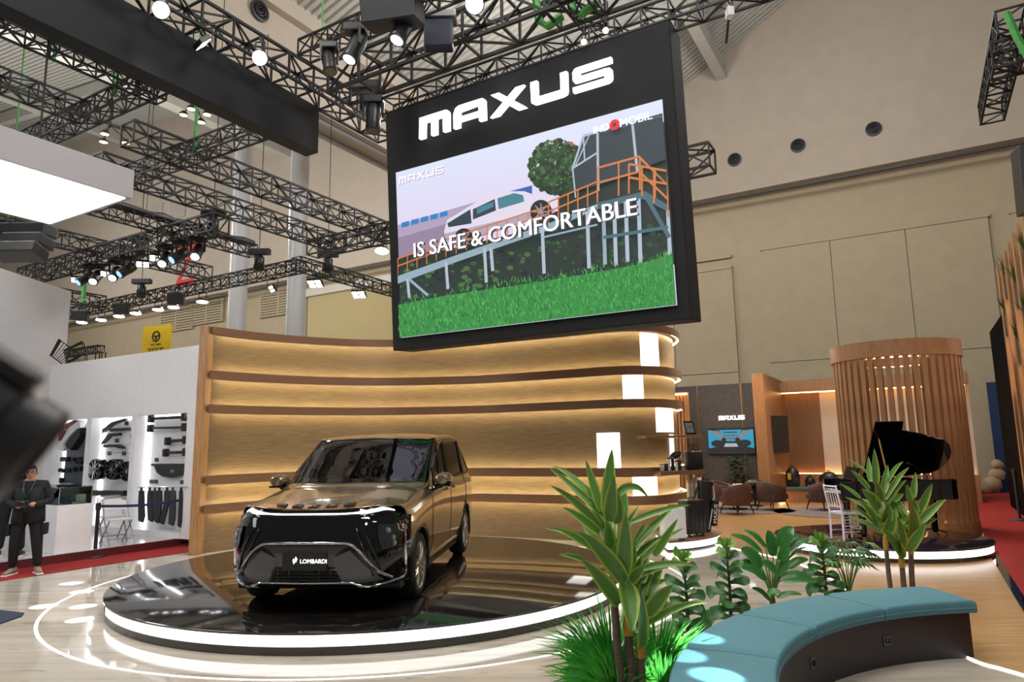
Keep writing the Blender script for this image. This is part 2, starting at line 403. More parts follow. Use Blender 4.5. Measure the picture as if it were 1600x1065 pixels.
for b in (12, 24): 
    for (a, z), (c, y) in (((-64, 29.3), (-46, 27.4)), ((-46, 27.4), (-26, 19.4)), ((-26, 19.4), (-17, 15.6)), ((-15.8, 15.8), (-7.85, 18.3)), ((-7.85, 18.3), (4, 25.2))):
        if b == 24 or a < -16: beam(H(a, b, z), H(c, b, y), 0.5, 0.9)
# columns
for i, (px, w_, Y) in enumerate([(372, 28, 27.0), (463, 29, 27.0)]):
    p = atY(px, 450, Y); r = w_ / 2 * Y / FPX
    mb = MB(); mb.lathe([(r, 0), (r, 17.0)], 32, Matrix.Translation((p.x, p.y, 0))); mb.lathe([(r * 1.12, 0), (r * 1.12, 0.3)], 32, Matrix.Translation((p.x, p.y, 0)))
    o = tag(mb.build('column', M_column, smooth=True), ['left one of two tall round grey columns above the slatted wood wall', 'right one of two tall round grey columns, beside the hanging screen'][i], 'column', 'round hall columns')
# air nozzles
def nozzle(p, nrm, r, label):
    t = thing('air_nozzle', label, 'vent', p, 0, 'round air nozzles in the upper wall')
    f = frame(Vector((0, 0, 0)), Vector((0, 0, 1)).cross(nrm) if abs(nrm.z) < .9 else (1, 0, 0)); z = Vector(nrm).normalized()
    x = Vector((0, 0, 1)).cross(z).normalized(); y = z.cross(x); fm = Matrix((x, y, z)).transposed().to_4x4()
    q = MB(); q.lathe([(r, 0), (r, .06), (r * .8, .08), (r * .78, 0.02)], 24, fm, False); q.build('rim', M_dgrey, t, smooth=True)
    q = MB(); q.lathe([(r * .78, .01), (0.0, .012)], 24, fm, False); q.build('throat', M_blackm, t)
    for k in (.56, .3):
        q = MB(); q.lathe([(r * k, .02), (r * k, .09), (r * (k - .07), .1), (r * (k - .07), .02)], 20, fm, False); q.build('ring', M_dgrey, t, smooth=True)
for x, y, l in [(1148, 250, 'round air nozzle nearest the hanging screen in the right-hand upper wall'), (1247, 228, 'round air nozzle in the middle of three on the right-hand upper wall'), (1365, 202, 'largest of three round air nozzles on the right-hand upper wall')]:
    a, z = onb(x, y, B); nozzle(H(a, B - 0.02, z), -U, 0.30, l)
d = ray(405, 17); s_ = -16.15 / d.dot(W); p = d * s_; nozzle(Vector((p.x, p.y, p.z + CAMH)), W, 0.33, 'round air nozzle in the warm bulkhead above the trusses, upper left')
# large red letter on the far wall
a0, z0 = onb(276, 449, B); a1, z1 = onb(302, 441, B); a2, z2 = onb(277, 386, B); a3, z3 = onb(303, 381, B)
t = thing('wall_letter', 'large red letter Z painted shape on the far wall behind trusses', 'sign', H(a0, B - .05, z0))
h_ = z2 - z0; w_ = a3 - a2
def zz(poly, nm): q = MB(); q.prism(poly, -0.05, 0.0, Matrix((W, Vector((0, 0, 1)), -U)).transposed().to_4x4()); return q.build(nm, mat('sign_red', srgb(196, 40, 36), 0.6) if 'sign_red' not in MATS else MATS['sign_red'], t)
zz([(0, 0), (w_, 0), (w_, h_ * .15), (w_ * .22, h_ * .15), (w_ * 1.0, h_ * .86), (w_ * 1.0, h_), (0, h_), (0, h_ * .86), (w_ * .76, h_ * .86), (0, h_ * .14)], 'letter')
# blue hoarding and its red edge far right
strip('trim_9', 2.2, 6.0, 29.2, 29.5, 3.8, mat('blue_hoarding', srgb(20, 44, 84), 0.8, var=0.1))
# ================================================================== DISPLAY STAGE
SC = Vector((-1.9, 10.05, 0)); SR = 3.40; SH = 0.21
t = thing('car_stage', 'round low black marble car stage with a white light band around it', 'stage', SC)
mb = MB(); mb.lathe([(SR - .02, 0), (SR - .02, .077)], 128); mb.build('base_ring', M_dais, t, smooth=True)
mb = MB(); mb.lathe([(SR - .035, .077), (SR - .035, .182)], 128); mb.build('light_band', M_led, t, smooth=True)
mb = MB(); mb.lathe([(SR - .02, .182), (SR, .186), (SR, .206), (SR - .006, .21)], 128); mb.build('top_slab', M_dais, t, smooth=True)

# ================================================================== CURVED WOOD WALL
plan = [(-5.86, 13.02), (-5.25, 13.80), (-4.35, 14.50), (-3.4, 14.95), (-2.4, 15.10), (-0.87, 14.98), (0.18, 14.52), (1.17, 14.02), (1.95, 13.58), (2.42, 13.50), (2.9, 13.72), (3.3, 14.25), (3.55, 14.95), (3.6, 15.8)]
cv = [Vector((p[0], p[1], 0)) for p in catmull(plan, 8)]
nrm = []
for i, p in enumerate(cv):
    d = cv[min(i + 1, len(cv) - 1)] - cv[max(i - 1, 0)]; d.normalize(); nrm.append(Vector((d.y, -d.x, 0)))   # towards the stage
def band(o0, o1, z0, z1, i0=0, i1=None):
    i1 = len(cv) if i1 is None else i1; mb = MB(); r = [[], [], [], []]
    for i in range(i0, i1):
        r[0].append(cv[i] + nrm[i] * o1 + Vector((0, 0, z0))); r[1].append(cv[i] + nrm[i] * o1 + Vector((0, 0, z1)))
        r[2].append(cv[i] + nrm[i] * o0 + Vector((0, 0, z1))); r[3].append(cv[i] + nrm[i] * o0 + Vector((0, 0, z0)))
    k = i1 - i0; vs = r[0] + r[1] + r[2] + r[3]; fs = []
    for q in range(4):
        for i in range(k - 1): fs.append((q * k + i, q * k + i + 1, ((q + 1) % 4) * k + i + 1, ((q + 1) % 4) * k + i))
    fs += [(0, k, 2 * k, 3 * k), (k - 1, 4 * k - 1, 3 * k - 1, 2 * k - 1)]
    mb.add(vs, fs); return mb
wallt = thing('feature_wall', 'tall curved oak wall behind the car with glowing horizontal ledges', 'wall', cv[0])
ZL = [(4.10, 4.24), (3.235, 3.385), (2.59, 2.735), (1.26, 1.41), (0.73, 0.875)]
zb = [(3.385, 4.10), (2.735, 3.235), (1.41, 2.59), (0.875, 1.26), (0.0, 0.73)]
for z0, z1 in zb: band(-0.14, 0.0, z0, z1).build('wall_panel', M_wood, wallt, True, smooth=True)
for k, (z0, z1) in enumerate(ZL):
    band(-0.14, 0.13, z0 + .014, z1 - (.014 if k else 0)).build('ledge', M_woodd, wallt, True, smooth=True)
    band(0.13, 0.15, z0 - .012, z1 + (.012 if k else 0)).build('ledge_front', M_woodd, wallt, True, smooth=True)
    band(0.095, 0.125, z0 + 0.004, z0 + 0.012, 2).build('light_strip', M_ledwarm, wallt, True)
    if k: band(0.095, 0.125, z1 - 0.012, z1 - 0.004, 2).build('light_strip', M_ledwarm, wallt, True)
mb = MB(); d0 = (cv[1] - cv[0]).normalized()
mb.bbox((-0.10, -0.16, 0), (0.06, 0.20, 4.24), 0.005, frame(cv[0], (1, 0.0, 0))); mb.build('end_post', M_woodv, wallt, True)
# white light boxes let into the right-hand end
def lightbox(x0, x1, z0, z1):              # follows the curve of the wall, 2 cm proud
    zc = (z0 + z1) / 2
    def pt(px):
        for i in range(len(cv) - 1):
            a = proj(cv[i] + nrm[i] * .02 + Vector((0, 0, zc)))[0]; b = proj(cv[i + 1] + nrm[i + 1] * .02 + Vector((0, 0, zc)))[0]
            if cv[i].x > 0 and a <= px <= b: return i + (px - a) / (b - a)
        return len(cv) - 22.0
    s0, s1 = pt(x0), pt(x1); mb = MB(); rows = []
    for k in range(9):
        s = s0 + (s1 - s0) * k / 8; i = min(int(s), len(cv) - 2); p = cv[i].lerp(cv[i + 1], s - i); n_ = nrm[i].lerp(nrm[i + 1], s - i)
        rows.append([p + n_ * o_ + Vector((0, 0, z)) for o_, z in ((0, z0), (.022, z0), (.022, z1), (0, z1))])
    mb.grid(rows, True); mb.add(rows[0] + rows[-1], [(0, 1, 2, 3), (4, 7, 6, 5)]); mb.build('light_panel', M_lightbox, wallt, True)
lightbox(1001, 1029, 3.385, 4.08); lightbox(973, 1005, 2.75, 3.22); lightbox(1026, 1052, 2.10, 2.58)
lightbox(933, 969, 1.42, 2.10); lightbox(989, 1027, 0.89, 1.24)
mb = band(0.0, 0.03, 1.42, 2.05, len(cv) - 20, len(cv) - 17); mb.build('light_panel', M_lightbox, wallt, True)
# two display shelves that run past the rounded end
for nm, y, x0, x1, dep, th in (('shelf', 682, 1007, 1096, .5, .05), ('shelf', 738, 1030, 1101, .55, .075)):
    z = atY(1050, y, 13.6).z; p = atY(x0, y, 13.25); q = atY(x1, y, 13.75)
    mb = MB(); f = frame(Vector((p.x, p.y, z)), Vector((q.x - p.x, q.y - p.y, 0))); mb.bbox((0, -.05, -th / 2), ((q - p).length, dep, th / 2), 0.006, f); mb.build(nm, M_woodd, wallt, True)
mb = MB(); p = atY(1078, 740, 14.05); mb.box((-.04, -.04, 0.15), (.04, .04, 2.1), Matrix.Translation((p.x, p.y, 0))); mb.build('shelf_post', M_woodd, wallt, True)

# end platform with its light band
t = thing('end_platform', 'low curved wood platform with white light band at the wall end', 'platform', (2.3, 14.1, 0))
pl = [(1.75 * math.cos(R(a)), 1.75 * math.sin(R(a))) for a in range(-77, 30, 3)] + [(1.45, 0.85), (1.08, 0.12), (0.68, -0.43), (0.40, -0.62)]
def shr(p, k): return [(x * k, y * k) for x, y in p]
mb = MB(); mb.prism(shr(pl, .985), 0, .03); mb.build('base', M_dgrey, t)
mb = MB(); mb.prism(shr(pl, .985), .03, .145); mb.build('light_band', M_led, t)
mb = MB(); mb.prism(pl, .145, .17); mb.build('top', M_woodd, t)
EPZ = 0.17

# ================================================================== HANGING SCREEN
TL = R(3.7)
k_ = 1.1
lp = atY(614, 548, 11.0 * k_)
Xs = W.copy(); Ns = -U; Zs = (Ns * math.sin(TL) + Vector((0, 0, 1)) * math.cos(TL)); Nf = Xs.cross(Zs); Nf = Nf if Nf.dot(-U) > 0 else -Nf
def scr(px, py):                           # photograph point -> (s, t) on the screen's face
    d = ray(px, py); o_ = Vector((0, 0, CAMH)); s = (lp - o_).dot(Nf) / d.dot(Nf); p = o_ + d * s - lp; return p.dot(Xs), p.dot(Zs)
LW = scr(1080, 500)[0]; LH = (scr(605, 178)[1] + scr(1050, 29)[1]) / 2
fm = Matrix((Xs, Zs, Nf)).transposed().to_4x4(); fm.translation = lp     # local x right, y up, z towards the viewer
led = bpy.data.objects.new('hanging_screen', None); C.objects.link(led); led.matrix_world = fm; led.location = lp; led.rotation_euler = fm.to_euler()
tag(led, 'huge black hanging screen box showing a white car video above the stage', 'screen')
mb = MB(); mb.bbox((0, 0, -0.55), (LW, LH, 0), 0.02); mb.build('housing', M_black, led)
print('LED', LW, LH, lp)
# --- the wordmark in raised letters
def letters(ch):
    if ch == 'M': return 1.62, [[(0, 0), (.30, 0), (.36, 1), (.06, 1)] , [(.06, .72), (1.30, .74), (1.5, .98), (1.36, 1.0), (.06, 1)], [(.66, 0), (.94, 0), (.97, .8), (.69, .8)], [(1.30, 0), (1.60, 0), (1.62, .86), (1.56, .96), (1.46, 1), (1.30, .98)]]
    if ch == 'A': return 1.62, [[(0, 0), (.30, 0), (.34, .76), (.10, .76), (.02, .62)], [(.02, .66), (.34, .72), (1.34, .77), (1.5, .98), (1.40, 1), (.32, 1), (.14, .92)], [(1.30, 0), (1.60, 0), (1.62, .86), (1.56, .96), (1.46, 1), (1.30, .98)], [(.25, .26), (1.4, .26), (1.4, .46), (.25, .46)]]
    if ch == 'X': return 1.7, [[(0, 0), (.40, 0), (1.66, 1), (1.26, 1)], [(.08, 1), (.48, 1), (1.70, 0), (1.28, 0)]]
    if ch == 'U': return 1.62, [[(.02, .1), (.30, .2), (.32, 1), (.02, 1)], [(.02, .14), (.12, .02), (.24, 0), (1.40, 0), (1.56, .06), (1.60, .2), (1.5, .28), (.2, .28), (.04, .22)], [(1.32, .18), (1.60, .16), (1.62, 1), (1.34, 1)]]
    if ch == 'S': return 1.62, [[(0, 0), (1.42, 0), (1.56, .06), (1.60, .16), (1.58, .21), (0, .21)], [(1.32, .2), (1.60, .16), (1.60, .46), (1.54, .58), (1.32, .58)], [(.06, .42), (.18, .40), (1.42, .40), (1.6, .5), (1.42, .60), (.18, .60), (.04, .54)], [(.02, .5), (.3, .5), (.3, .8), (.10, .96), (.02, .84)], [(.06, .88), (.2, .79), (1.62, .79), (1.62, 1), (.20, 1), (.10, .96)]]
def wordmark(parent, x0, y0, x1, h, z0, z1, mt, gap=0.22, name='letter'):
    tot = sum(letters(c)[0] for c in 'MAXUS') + gap * 4; sx = (x1 - x0) / tot; x = x0
    for c in 'MAXUS':
        w_, ps = letters(c); mb = MB()
        for i, p in enumerate(ps): mb.prism([(x + a * sx, y0 + b * h) for a, b in p], z0, z1 + 0.0002 * i)
        mb.build(name, mt, parent); x += (w_ + gap) * sx
s0 = scr(660, 219); s1 = scr(961, 131); s2 = scr(657, 186); s3 = scr(960, 95)
wordmark(led, s0[0], (s0[1] + s1[1]) / 2, s1[0], ((s2[1] - s0[1]) + (s3[1] - s1[1])) / 2, 0.03, 0.10, M_sign)
# --- picture on the screen
cA, cB, cC, cD = scr(627, 527), scr(1057, 478), scr(1037, 157), scr(620, 268)
px0, px1 = (cA[0] + cD[0]) / 2, (cB[0] + cC[0]) / 2; py0, py1 = (cA[1] + cB[1]) / 2, (cC[1] + cD[1]) / 2
print('pic', px0, px1, py0, py1)
pic = MB(); pmats = []
def pm(name, r, g, b, st=1.0):
    pmats.append(emit('screen_' + name, srgb(r, g, b), st, (0.01, 0.01, 0.01))); return len(pmats) - 1
lay = [0]
def clampq(p): return min(max(p[0], px0), px1), min(max(p[1], py0), py1)
def pq(mi, pts, px=True):                  # one flat patch of the picture
    lay[0] += 1; pic.mi = mi; z = 0.012 + lay[0] * 0.00004
    q = [clampq(scr(*p)) if px else p for p in pts]; pic.add([(x, y, z) for x, y in q], [tuple(range(len(q)))])
def pline(mi, a, b, w):
    A = Vector(scr(*a)).to_3d(); B_ = Vector(scr(*b)).to_3d(); d = (B_ - A).normalized(); n = Vector((-d.y, d.x, 0)) * w / 2
    pq(mi, [clampq((A + n)[:2]), clampq((B_ + n)[:2]), clampq((B_ - n)[:2]), clampq((A - n)[:2])], False)
rnd = random.Random(3)
# sky: pale violet at the left to white at right
mt = emit('screen_sky', srgb(214, 206, 238), 1.0, (0.01, 0.01, 0.01)); nt = mt.node_tree; b_ = nt.nodes['Principled BSDF']
tc = nt.nodes.new('ShaderNodeTexCoord'); sp = nt.nodes.new('ShaderNodeSeparateXYZ'); rp = nt.nodes.new('ShaderNodeValToRGB'); mr = nt.nodes.new('ShaderNodeMapRange')
nt.links.new(tc.outputs['Object'], sp.inputs[0]); nt.links.new(sp.outputs[1], mr.inputs[0]); mr.inputs[1].default_value = py0 + (py1 - py0) * .45; mr.inputs[2].default_value = py1
nt.links.new(mr.outputs[0], rp.inputs[0]); rp.color_ramp.elements[0].color = srgb(226, 206, 236) + (1,); rp.color_ramp.elements[1].color = srgb(222, 228, 250) + (1,)
nt.links.new(rp.outputs[0], b_.inputs['Emission Color']); pmats.append(mt); sky = len(pmats) - 1
pq(sky, [(px0, py0), (px1, py0), (px1, py1), (px0, py1)], False)
wall_ = pm('warehouse', 150, 132, 158); wall2 = pm('warehouse_band', 176, 160, 190); blue = pm('window_blue', 46, 130, 196); blue2 = pm('roof_blue', 52, 92, 180); dark = pm('undergrowth', 34, 48, 44); dk2 = pm('shade', 26, 30, 34); bush = pm('bush', 44, 84, 48)
grs = pm('grass', 52, 140, 64); grs2 = pm('grass_light', 96, 186, 92); grs3 = pm('grass_deep', 28, 96, 48); tree = pm('tree', 40, 74, 40); tree2 = pm('tree_light', 74, 108, 58); tree3 = pm('tree_deep', 22, 46, 28); trr = pm('tree_red', 170, 96, 72)
car = pm('car_white', 226, 218, 236); car2 = pm('car_shade', 176, 166, 190); cwin = pm('car_window', 40, 62, 74); cwin2 = pm('car_window_light', 70, 128, 146); tyre = pm('tyre', 30, 30, 38); rim = pm('wheel_rim', 150, 150, 164)
orange = pm('railing', 206, 122, 66); conc = pm('concrete', 150, 172, 186); steel = pm('steel', 176, 190, 204); steel2 = pm('steel_dark', 74, 104, 116); shed = pm('shed', 44, 58, 66); white = pm('caption_white', 255, 255, 255, 1.3); red = pm('mark_red', 214, 30, 40, 1.2); lav = pm('caption_pale', 246, 240, 250, 1.1); shadow = pm('caption_shadow', 60, 60, 70)
pq(wall_, [(621, 362), (700, 342), (700, 420), (624, 440)]); pq(wall2, [(621, 352), (830, 290), (830, 312), (621, 372)])
for a in range(5): pq(blue, [(628 + a * 15, 356 - a * 4), (640 + a * 15, 353 - a * 4), (640 + a * 15, 345 - a * 4), (628 + a * 15, 348 - a * 4)])
pq(blue2, [(770, 306), (832, 290), (832, 304), (770, 318)])
# dark ground behind the ramp
pq(dark, [(622, 404), (650, 396), (700, 390), (800, 366), (870, 330), (880, 280), (1040, 190), (1070, 186), (1075, 410), (1000, 420), (940, 436), (800, 460), (700, 476), (624, 492)])
for _ in range(260):
    x = rnd.uniform(625, 1040); y = 470 - (x - 625) * 0.16 - rnd.uniform(2, 55); r_ = rnd.uniform(2, 6)
    pq(rnd.choice([bush, dk2, dark, tree2]) if x < 880 else rnd.choice([dk2, dark, dark, bush]), [(x + r_ * math.cos(k * PI / 3), y + .7 * r_ * math.sin(k * PI / 3)) for k in range(6)])
# tree
for _ in range(900):
    a = rnd.uniform(0, 2 * PI); q = math.sqrt(rnd.random()); x = 872 + 44 * q * math.cos(a); y = 262 + 42 * q * math.sin(a) ; r_ = rnd.uniform(1.6, 5)
    if y > 300 and x < 850: continue
    c = rnd.choice([tree, tree, tree2, tree3, tree3] + ([trr] if y < 236 else [])); pq(c, [(x + r_ * math.cos(k * PI / 3 + a), y + r_ * math.sin(k * PI / 3 + a)) for k in range(6)])
# shed frame
pq(shed, [(897, 262), (915, 216), (936, 208), (1040, 178), (1046, 250), (940, 290), (900, 300)])
for a, b, w in [((898, 262), (914, 214), .035), ((914, 214), (936, 208), .035), ((898, 264), (936, 240), .03), ((914, 214), (916, 252), .025), ((924, 211), (900, 264), .02), ((936, 208), (937, 300), .04), ((897, 262), (902, 310), .025), ((990, 192), (998, 270), .04)]: pline(steel, a, b, w)
for k in range(7): pline(steel2, (936 + k * 15, 209 - k * 4), (950 + k * 15, 204 - k * 4 + 3), .02)
# white MPV on the ramp
pq(car, [(697, 362), (702, 344), (716, 336), (745, 318), (772, 304), (800, 300), (822, 300), (838, 306), (868, 306), (876, 316), (875, 330), (866, 334), (800, 356), (730, 376), (700, 378)])
pq(car2, [(698, 366), (866, 326), (870, 332), (800, 356), (730, 376), (700, 378)])
pq(cwin, [(702, 350), (738, 328), (740, 350), (704, 356)]); pq(cwin, [(742, 328), (776, 312), (778, 330), (742, 344)]); pq(cwin2, [(780, 311), (806, 303), (820, 306), (822, 316), (782, 328)]); pq(cwin2, [(748, 326), (774, 316), (774, 324), (748, 336)])
for x, y, r_ in ((848, 332, 17), (728, 374, 15)):
    pq(tyre, [(x + r_ * math.cos(k * PI / 9), y + 1.1 * r_ * math.sin(k * PI / 9)) for k in range(18)])
    for k in range(8): pline(rim, (x, y), (x + r_ * .75 * math.cos(k * PI / 4), y + r_ * .8 * math.sin(k * PI / 4)), .02)
# ramp deck, posts, railing
pq(conc, [(624, 432), (720, 398), (860, 350), (940, 318), (940, 326), (862, 360), (722, 408), (624, 444)])
pq(steel2, [(936, 318), (1010, 300), (1046, 322), (1046, 332), (1006, 312), (936, 328)])
for x, y0_, y1_ in ((640, 436, 466), (700, 410, 452), (760, 388, 442), (850, 356, 428), (920, 330, 420), (945, 326, 414), (962, 322, 416), (980, 316, 410), (1000, 312, 412), (1046, 330, 400), (770, 388, 424)):
    pline(steel if x % 3 else conc, (x, y0_), (x + 3, y1_), .06)
pline(conc, (642, 436), (672, 462), .05); pline(conc, (850, 372), (936, 352), .03); pline(steel2, (945, 372), (1046, 356), .05); pline(steel2, (1010, 306), (1048, 372), .06)
def rail(p, q, h, n, w=.026):
    (x0, y0), (x1, y1) = p, q
    for k in (1.0, .55): pline(orange, (x0, y0 - h * k), (x1, y1 - h * k), w)
    for i in range(n + 1): f = i / n; x = x0 + (x1 - x0) * f; y = y0 + (y1 - y0) * f; pline(orange, (x, y), (x, y - h), w * .8)
rail((625, 430), (700, 402), 25, 5); rail((700, 402), (860, 350), 27, 10); rail((860, 350), (936, 318), 33, 5); rail((936, 316), (1002, 298), 52, 2, .034); rail((985, 304), (1046, 314), 46, 3, .034); rail((1002, 298), (1046, 340), 50, 2, .034)
# grass
pq(grs, [(610, 479), (700, 462), (800, 448), (900, 432), (1000, 414), (1075, 394), (1080, 500), (1060, 520), (600, 560), (600, 480)])
for _ in range(1500):
    x = rnd.uniform(626, 1055); f = (x - 626) / 430; yt = 474 - 74 * f; yb = 528 - 50 * f; y = rnd.uniform(yt - 3, yb); dx = rnd.uniform(-4, 4); h_ = rnd.uniform(4, 10)
    pq(rnd.choice([grs2, grs2, grs3, grs3, grs]), [(x, y), (x + 1.5, y), (x + dx, y - h_)])
# captions
def caption(body, px, py, width_to, mi, bold=0.0, dz=0.0):
    vs, fs = text_mb(body, 1.0, 0, align='LEFT'); x_0 = min(v.x for v in vs); x_1 = max(v.x for v in vs); y_0 = min(v.y for v in vs)
    A = scr(px, py); B_ = scr(*width_to); sc = (B_[0] - A[0]) / (x_1 - x_0)
    lay[0] += 1; z = 0.012 + lay[0] * 0.00004; pic.mi = mi
    for ox in ((0,) if not bold else (-bold, 0, bold)): lay[0] += 1; pic.add([(A[0] + (v.x - x_0) * sc + ox, A[1] + (v.y - y_0) * sc, z + lay[0] * 1e-6) for v in vs], fs)
caption('IS SAFE & COMFORTABLE', 657, 405, (1003, 338), shadow, .006); caption('IS SAFE & COMFORTABLE', 654, 404, (1000, 337), white, .006)
caption('IND', 933, 213, (957, 207), white, .003); caption('MOBIL', 974, 203, (1024, 191), white, .003)
x, y = 965, 199
lay[0] += 1; c_ = scr(x, y)
pq(red, [(c_[0] + .085 * math.cos(k * PI / 4 + .39), c_[1] + .085 * math.sin(k * PI / 4 + .39)) for k in range(8)], False); pq(shed, [(c_[0] + .03 * math.cos(k * PI / 4 + .39), c_[1] + .03 * math.sin(k * PI / 4 + .39)) for k in range(8)], False)
def flatmark(x0, y0, x1, y1, h, mi, dx=0, dy=0):
    A = scr(x0, y0); B_ = scr(x1, y1); tot = sum(letters(c)[0] for c in 'MAXUS') + .22 * 4; sx = (B_[0] - A[0]) / tot; x = A[0] + dx
    for c in 'MAXUS':
        w_, ps = letters(c)
        for p in ps: pq(mi, [(x + a * sx, A[1] + dy + b * h) for a, b in p], False)
        x += (w_ + .22) * sx
flatmark(630, 291, 700, 274, .13, car2, .015, -.015); flatmark(630, 291, 700, 274, .13, lav)
po = pic.build('picture', pmats, led)
mb = MB(); mb.box((px0 - .01, py0 - .01, -0.01), (px1 + .01, py1 + .01, 0.011)); mb.build('display_panel', M_blackp, led)

# ================================================================== BLACK FABRIC BANNER
zB = 7.9
bl = onz(497, 239, zB); ab_ = bl.dot(W); bb_ = bl.dot(U)
mb = MB(); mb.bbox((ab_ - .35, -1.0, zB), (ab_, bb_, 8.9), 0.01, WU)
tag(mb.build('fascia_banner', M_black), 'long matt black fascia hung under the truss, upper left', 'banner')
# ================================================================== TRUSSES OVERHEAD
def truss(label, p, ax, L, size, z, bays=None, name='lighting_truss', r=None, group='black box trusses overhead', loc_up=0):
    ax = Vector(ax).normalized(); n = bays or max(2, round(L / (size * 1.25))); r = r or max(.024, size * .07)
    t = thing(name, label, 'truss', (p.x, p.y, z), math.atan2(ax.y, ax.x), group)
    h = size / 2
    cs = [(-h, 0), (h, 0), (h, size), (-h, size)]
    for y, zz in cs:
        q = MB(); q.tube([(0, y, zz), (L, y, zz)], r, 4); q.build('chord', M_blackm, t)
    for k in range(4):
        a, b = cs[k], cs[(k + 1) % 4]; q = MB(); st = L / n
        for i in range(n + 1): q.tube([(i * st, a[0], a[1]), (i * st, b[0], b[1])], r * .7, 4, cap=False)
        for i in range(n):
            p0, p1 = (a, b) if (i + k) % 2 else (b, a); q.tube([(i * st, p0[0], p0[1]), ((i + 1) * st, p1[0], p1[1])], r * .6, 4, cap=False)
            if k == 1: q.tube([(i * st, p1[0], p1[1]), ((i + 1) * st, p0[0], p0[1])], r * .5, 4, cap=False)
        q.build('lacing', M_blackm, t, kind='stuff')
    return t
def reach(p, ax, px):                      # run along ax from p until the image column px
    ax = Vector(ax); lo, hi = 0.0, 60.0; f0 = proj(p)[0] - px
    best = 0.0
    for k in range(601):
        s = k * .1; q = p + ax * s
        if q.y < .5: break
        if (proj(q)[0] - px) * f0 <= 0: return s
        best = s
    return best
TR = {}
def tr(key, pt, x1, ax, z, size, label, **kw):
    p = onz(pt[0], pt[1], z); L = reach(p, ax, x1); TR[key] = (p, Vector(ax), L, z)
    return truss(label, p, ax, L, size, z, **kw)
nW = -W
tr('t3', (120, -52), 604, U, 8.9, .5, 'long truss along the top of the black fascia carrying two lit floodlights')
tr('u1', (-40, 31), 246, U, 8.2, .3, 'thin truss running just under the black fascia, top left')
tr('w1', (249, 139), 20, nW, 8.2, .34, 'truss crossing from under the fascia down to the white ceiling box')
tr('u2', (-40, 125), 124, U, 8.2, .34, 'short truss at the left edge between two crossing trusses')
tr('w2', (424, 206), 150, nW, 8.2, .36, 'truss from the left column towards the corner of the white ceiling box')
tr('u3', (198, 224), 606, U, 8.2, .46, 'truss passing high behind both round columns, with open box end')
tr('u4', (150, 270), 528, U, 8.2, .46, 'second truss passing behind both columns, just below the higher one')
tr('u5', (120, 326), 395, U, 7.9, .36, 'truss with a thick bundle of black cable along its top')
tr('u6', (-30, 357), 322, U, 7.8, .42, 'truss leading from the left edge to an end beside the red letter')
tr('w3', (345, 362), 40, nW, 7.4, .46, 'truss carrying a dense row of moving spotlights')
tr('w4', (470, 424), 60, nW, 7.0, .34, 'low truss with a row of round floodlights and small loudspeakers')
tr('w5', (640, 368), 488, nW, 7.4, .42, 'truss meeting the left edge of the hanging screen')
tr('u8', (462, 420), 640, U, 7.2, .36, 'truss with two square floodlights running behind the hanging screen')
tr('stub', (80, 468), 158, U, 7.0, .40, 'short truss end poking out beside the tall white wall')
tr('w6', (800, -44), 476, nW, 8.9, .30, 'thin truss with hanging moving heads and a dark loudspeaker box')
tr('w7', (1010, -22), 530, nW, 8.9, .62, 'deep truss between the moving heads and the hanging screen')
tr('mid', (820, -95), 930, U, 8.9, .42, 'truss wrapped with cables and green straps above the screen')
tr('r1', (1114, 264), 980, nW, 8.2, .56, 'truss end sticking out right of the hanging screen')
tr('r2', (1640, 95), 1553, nW, 8.2, .46, 'truss end with a green strap in the top right corner')
# the truss the screen hangs from, straight above its back
pb = lp + Zs * LH + U * .30
truss('truss directly above the hanging screen that carries it', pb - W * .2, W, LW + 4.0, .34, pb.z + .10); TRLED = pb.z + .10
for s_ in (.2, .5, .8):
    q = MB(); p = pb + W * (LW * s_); q.tube([(p.x, p.y, p.z - .08), (p.x, p.y, p.z + .14)], .03, 6); q.build('hanger', M_blackm, led, True)
p = onz(1585, 60, 8.6); truss('upright truss piece in the top right corner', p, U, 4.0, .42, 8.75)
# slender goal-post truss behind the white booth
p = atY(158, 545, 22); q_ = atY(70, 524, 22)
truss('slender black truss gantry behind the white booth', Vector((p.x, p.y, 0)), nW, 4.2, .22, p.z - .1, r=.018, name='truss_gantry')
g_ = thing('truss_upright', 'slender black truss upright carrying the gantry behind the white booth', 'truss', (p.x, p.y, 0), 0, 'black box trusses overhead')
q = MB()
for a, b in ((-.1, -.1), (.1, -.1), (.1, .1), (-.1, .1)): q.tube([(a, b, 0), (a, b, p.z - .1)], .02, 4)
q.build('chord', M_blackm, g_, kind='stuff'); q = MB()
for i in range(18): q.tube([(-.1, -.1, i * .25), (.1, -.1, i * .25 + .25)], .012, 4, cap=False)
q.build('lacing', M_blackm, g_, kind='stuff')
# cable bundle
p, ax, L, z = TR['u5']; q = MB(); q.tube([(p + ax * (L * k / 14)) + Vector((random.uniform(-.03, .03), 0, .42 + random.uniform(-.04, .05))) for k in range(15)], .10, 8); tag(q.build('cable_bundle', M_blackp, None, smooth=True), 'thick black cable bundle lying along a truss', 'cable')

